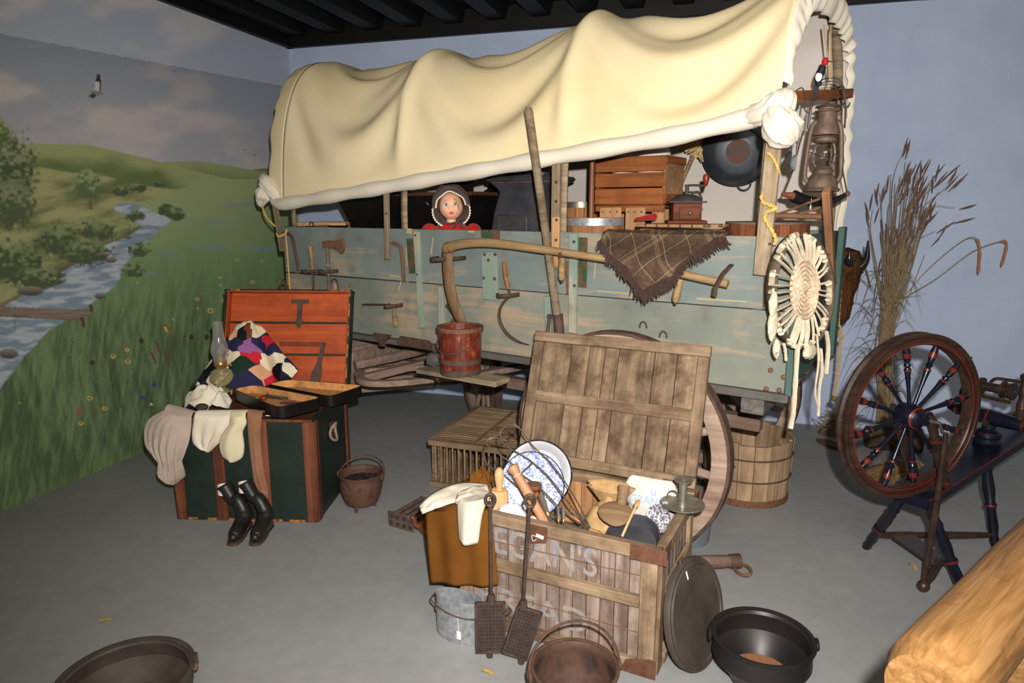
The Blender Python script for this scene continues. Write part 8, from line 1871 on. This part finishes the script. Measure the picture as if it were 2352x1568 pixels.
obj('red_line', MB().lathe([(R - 0.047, 0.0215), (R - 0.043, 0.0275), (R - 0.037, 0.0265), (R - 0.047, 0.0215)], 72), m_rd, rim)
obj('red_line', MB().lathe([(R - 0.021, 0.0235), (R - 0.019, 0.0245), (R - 0.017, 0.0255), (R - 0.021, 0.0235)], 72), m_rd, rim)
obj('hub', MB().lathe([(0, -0.07), (0.02, -0.07), (0.024, -0.05), (0.05, -0.04), (0.055, 0.0), (0.05, 0.03), (0.04, 0.045), (0.022, 0.055), (0.02, 0.08), (0, 0.082)], 24), m_nv, rim); obj('hub_ring', MB().lathe([(0.034, 0.046), (0.043, 0.043), (0.047, 0.037), (0.036, 0.046)], 24), m_rd, rim)
s0, s1 = 0.045, R - 0.044; Ls = s1 - s0
prof = [(0.008, s0), (0.0075, s0 + Ls * 0.3), (0.011, s0 + Ls * 0.52), (0.0135, s0 + Ls * 0.60), (0.009, s0 + Ls * 0.64), (0.0145, s0 + Ls * 0.68), (0.009, s0 + Ls * 0.72), (0.0135, s0 + Ls * 0.78), (0.015, s0 + Ls * 0.9), (0.010, s1)]
spm = MB().lathe(prof, 12, Matrix.Rotation(PI / 2, 4, 'Y')).mesh('spoke'); spm.materials.append(m_nv)
RY = Matrix.Rotation(PI / 2, 4, 'Y')
rg1 = MB().lathe([(0.0142, s0 + Ls * 0.585), (0.0147, s0 + Ls * 0.60), (0.0142, s0 + Ls * 0.615)], 12, RY).mesh('spoke_band'); rg1.materials.append(m_rd)
rg2 = MB().lathe([(0.0145, s0 + Ls * 0.80), (0.0155, s0 + Ls * 0.83), (0.0158, s0 + Ls * 0.86), (0.0156, s0 + Ls * 0.88)], 12, RY).mesh('spoke_band'); rg2.materials.append(m_rd)
for k in range(12):
    s_ = obj('spoke', spm, m_nv, rim, rotz(2 * PI * k / 12 + 0.2)); [obj('spoke_band', q, m_rd, rim, rotz(2 * PI * k / 12 + 0.2)) for q in (rg1, rg2)]
# bench: slopes up to the right, cut away round the wheel
bz = lambda x: 0.455 + 0.115 * (x - 0.05)
def turned(a, b, rs, mat=m_nv, n=14, name='leg', bands=()):
    a, b = Vector(a), Vector(b); d = b - a; L = d.length; M = frame(a, d, (0, 1, 0.1)) @ Matrix.Rotation(PI / 2, 4, 'Y')
    o = obj(name, MB().lathe([(0, 0)] + [(r, L * f_) for f_, r in rs] + [(0, L)], n), mat, t, M)
    for f_ in bands: obj('band', MB().lathe([(interp([q[0] for q in rs], [q[1] for q in rs], f_) + 0.001, L * (f_ - 0.012)), (interp([q[0] for q in rs], [q[1] for q in rs], f_) + 0.002, L * f_), (interp([q[0] for q in rs], [q[1] for q in rs], f_) + 0.001, L * (f_ + 0.012))], n), m_rd, o)
    return o
x0, x1 = 0.03, 1.16; th_ = 0.045
def bench_pt(x, y, dz=0.0): return Vector((x, y, bz(x) + dz))
mb = MB(); ix = []
for (x, y) in ((x0, -0.085), (x1, -0.085), (x1, 0.085), (x0, 0.085)):
    ix.append((mb.pt(bench_pt(x, y)), mb.pt(bench_pt(x, y, -th_))))
mb.f += [[q[0] for q in ix], [q[1] for q in ix][::-1]] + [[ix[k][0], ix[(k + 1) % 4][0], ix[(k + 1) % 4][1], ix[k][1]] for k in range(4)]
mb.v = [(v_[0], v_[1] - 0.012, v_[2]) for v_ in mb.v]
BY = -0.0
obj('bench', mb, m_nv, t, smooth=False)
obj('red_line', MB().tube([bench_pt(x0 + 0.01, -0.098, -0.004), bench_pt(x1 - 0.01, -0.098, -0.004)], 0.0035, 6), m_rd, t)
LEG = [(0, 0.016), (0.06, 0.022), (0.12, 0.018), (0.2, 0.024), (0.36, 0.02), (0.4, 0.026), (0.44, 0.021), (0.55, 0.027), (0.72, 0.022), (0.76, 0.027), (0.8, 0.022), (1.0, 0.02)]
f1, f2, f3 = ISM @ gz(1988, 1258), ISM @ gz(2286, 1258), ISM @ gz(2222, 1380)
for f_, top in ((f1, (0.09, 0.03)), (f2, (0.86, 0.05)), (f3, (0.10, -0.06))):
    turned(f_, bench_pt(top[0], top[1], -th_ + 0.004), LEG, m_nv, bands=(0.4,))
# uprights carrying the axle
for (y, yb) in ((-0.075, -0.085), (0.075, 0.06)):
    turned(bench_pt(0.20 if y < 0 else 0.22, yb, -0.005), (0.0, y, SC.z + 0.03), [(0, 0.022), (0.15, 0.024), (0.25, 0.017), (0.32, 0.026), (0.5, 0.021), (0.62, 0.017), (0.66, 0.024), (0.7, 0.017), (0.9, 0.023), (1, 0.012)], m_dk, name='upright', bands=(0.1, 0.66))
obj('axle', MB().rod((0, -0.10, SC.z), (0, 0.09, SC.z), 0.009), m_iron, t)
obj('crank', MB().tube([(0, -0.10, SC.z), (0.005, -0.115, SC.z), (0.03, -0.118, SC.z - 0.045), (0.03, -0.135, SC.z - 0.045)], 0.007, 8), m_iron, t)
# treadle: cross bar, board, footman
tb = [lerp(f1, f2, 0.06), lerp(f1, f2, 0.97)]
for q in tb: q.z = 0.07
turned(tb[0], tb[1], [(0, 0.010), (0.1, 0.015), (0.3, 0.018), (0.36, 0.014), (0.6, 0.018), (0.9, 0.014), (1, 0.010)], m_dk, name='treadle_bar')
g1, g2, g3, g4 = (ISM @ gz(x, y, 0.085) for x, y in ((2050, 1232), (2100, 1228), (2178, 1284), (2150, 1300)))
mb = MB(); up = [mb.pt(p_) for p_ in (g1, g2, g3, g4)]; dn = [mb.pt(p_ - Vector((0, 0, 0.014))) for p_ in (g1, g2, g3, g4)]; mb.f += [up, dn[::-1]] + [[up[k], up[(k + 1) % 4], dn[(k + 1) % 4], dn[k]] for k in range(4)]; obj('treadle_board', mb, m_dk, t, smooth=False)
pe = ISM @ gz(2121, 1345, 0.045); obj('treadle_arm', MB().tube([lerp(g3, g4, 0.5) + Vector((0.02, 0.02, -0.01)), lerp(lerp(g3, g4, 0.5), pe, 0.6), pe], [0.02, 0.018, 0.014], 10).ball(pe, 0.026, 14, 10), m_dk, t)
obj('footman', MB().tube([pe + Vector((0, 0, 0.02)), lerp(pe, Vector((0.03, -0.14, SC.z - 0.045)), 0.5), (0.03, -0.132, SC.z - 0.045)], [0.011, 0.015, 0.010], 10), m_dk, t)
# flyer assembly at the high end
mx = 0.76
turned(bench_pt(mx, 0.0, -0.002), bench_pt(mx, 0.0, 0.10), [(0, 0.055), (0.12, 0.062), (0.3, 0.05), (0.4, 0.058), (0.6, 0.056), (0.75, 0.03), (1, 0.03)], m_nv, 24, 'mother_of_all_collar', bands=(0.6,))
zb_ = bz(mx) + 0.13
turned((mx - 0.03, -0.20, zb_), (mx + 0.03, 0.20, zb_ + 0.0), [(0, 0.012), (0.05, 0.018), (0.1, 0.026), (0.25, 0.032), (0.5, 0.038), (0.75, 0.032), (0.9, 0.026), (0.95, 0.018), (1, 0.012)], m_nv, 16, 'mother_of_all', bands=(0.12, 0.5, 0.88))
obj('tension_screw', MB().tube([(mx - 0.05, 0, zb_ - 0.02), (x1 + 0.06, -0.0, bz(x1) + 0.05)], 0.016, 10).ball((x1 + 0.08, 0, bz(x1) + 0.055), (0.03, 0.018, 0.018), 12, 8), m_dk, t)
for y in (-0.13, 0.13):
    turned((mx + y * 0.15, y, zb_ + 0.02), (mx + y * 0.15, y, zb_ + 0.27), [(0, 0.014), (0.15, 0.022), (0.3, 0.024), (0.42, 0.016), (0.5, 0.022), (0.68, 0.020), (0.74, 0.012), (0.8, 0.024), (0.86, 0.024), (0.91, 0.009), (0.96, 0.009), (1.0, 0.015)], m_dk, 16, 'maiden', bands=(0.25,))
zf = zb_ + 0.145
obj('bobbin', MB().lathe([(0, -0.07), (0.04, -0.07), (0.04, -0.055), (0.022, -0.05), (0.022, 0.02), (0.042, 0.025), (0.042, 0.035), (0.03, 0.042), (0.036, 0.05), (0.036, 0.06), (0.042, 0.065), (0.042, 0.075), (0, 0.075)], 24, T(mx, -0.01, zf) @ Matrix.Rotation(PI / 2, 4, 'X')), m_dk, t)
for s_ in (-1, 1):
    fl_ = obj('flyer_arm', MB().tube(bez([(mx, 0.03, zf), (mx + s_ * 0.06, 0.025, zf + s_ * 0.03), (mx + s_ * 0.07, -0.02, zf + s_ * 0.035), (mx + s_ * 0.072, -0.10, zf + s_ * 0.036)], 14), 0.008, 8), m_dk, t)
obj('spindle', MB().rod((mx - 0.0, -0.14, zf), (mx, 0.14, zf), 0.004), m_iron, t)
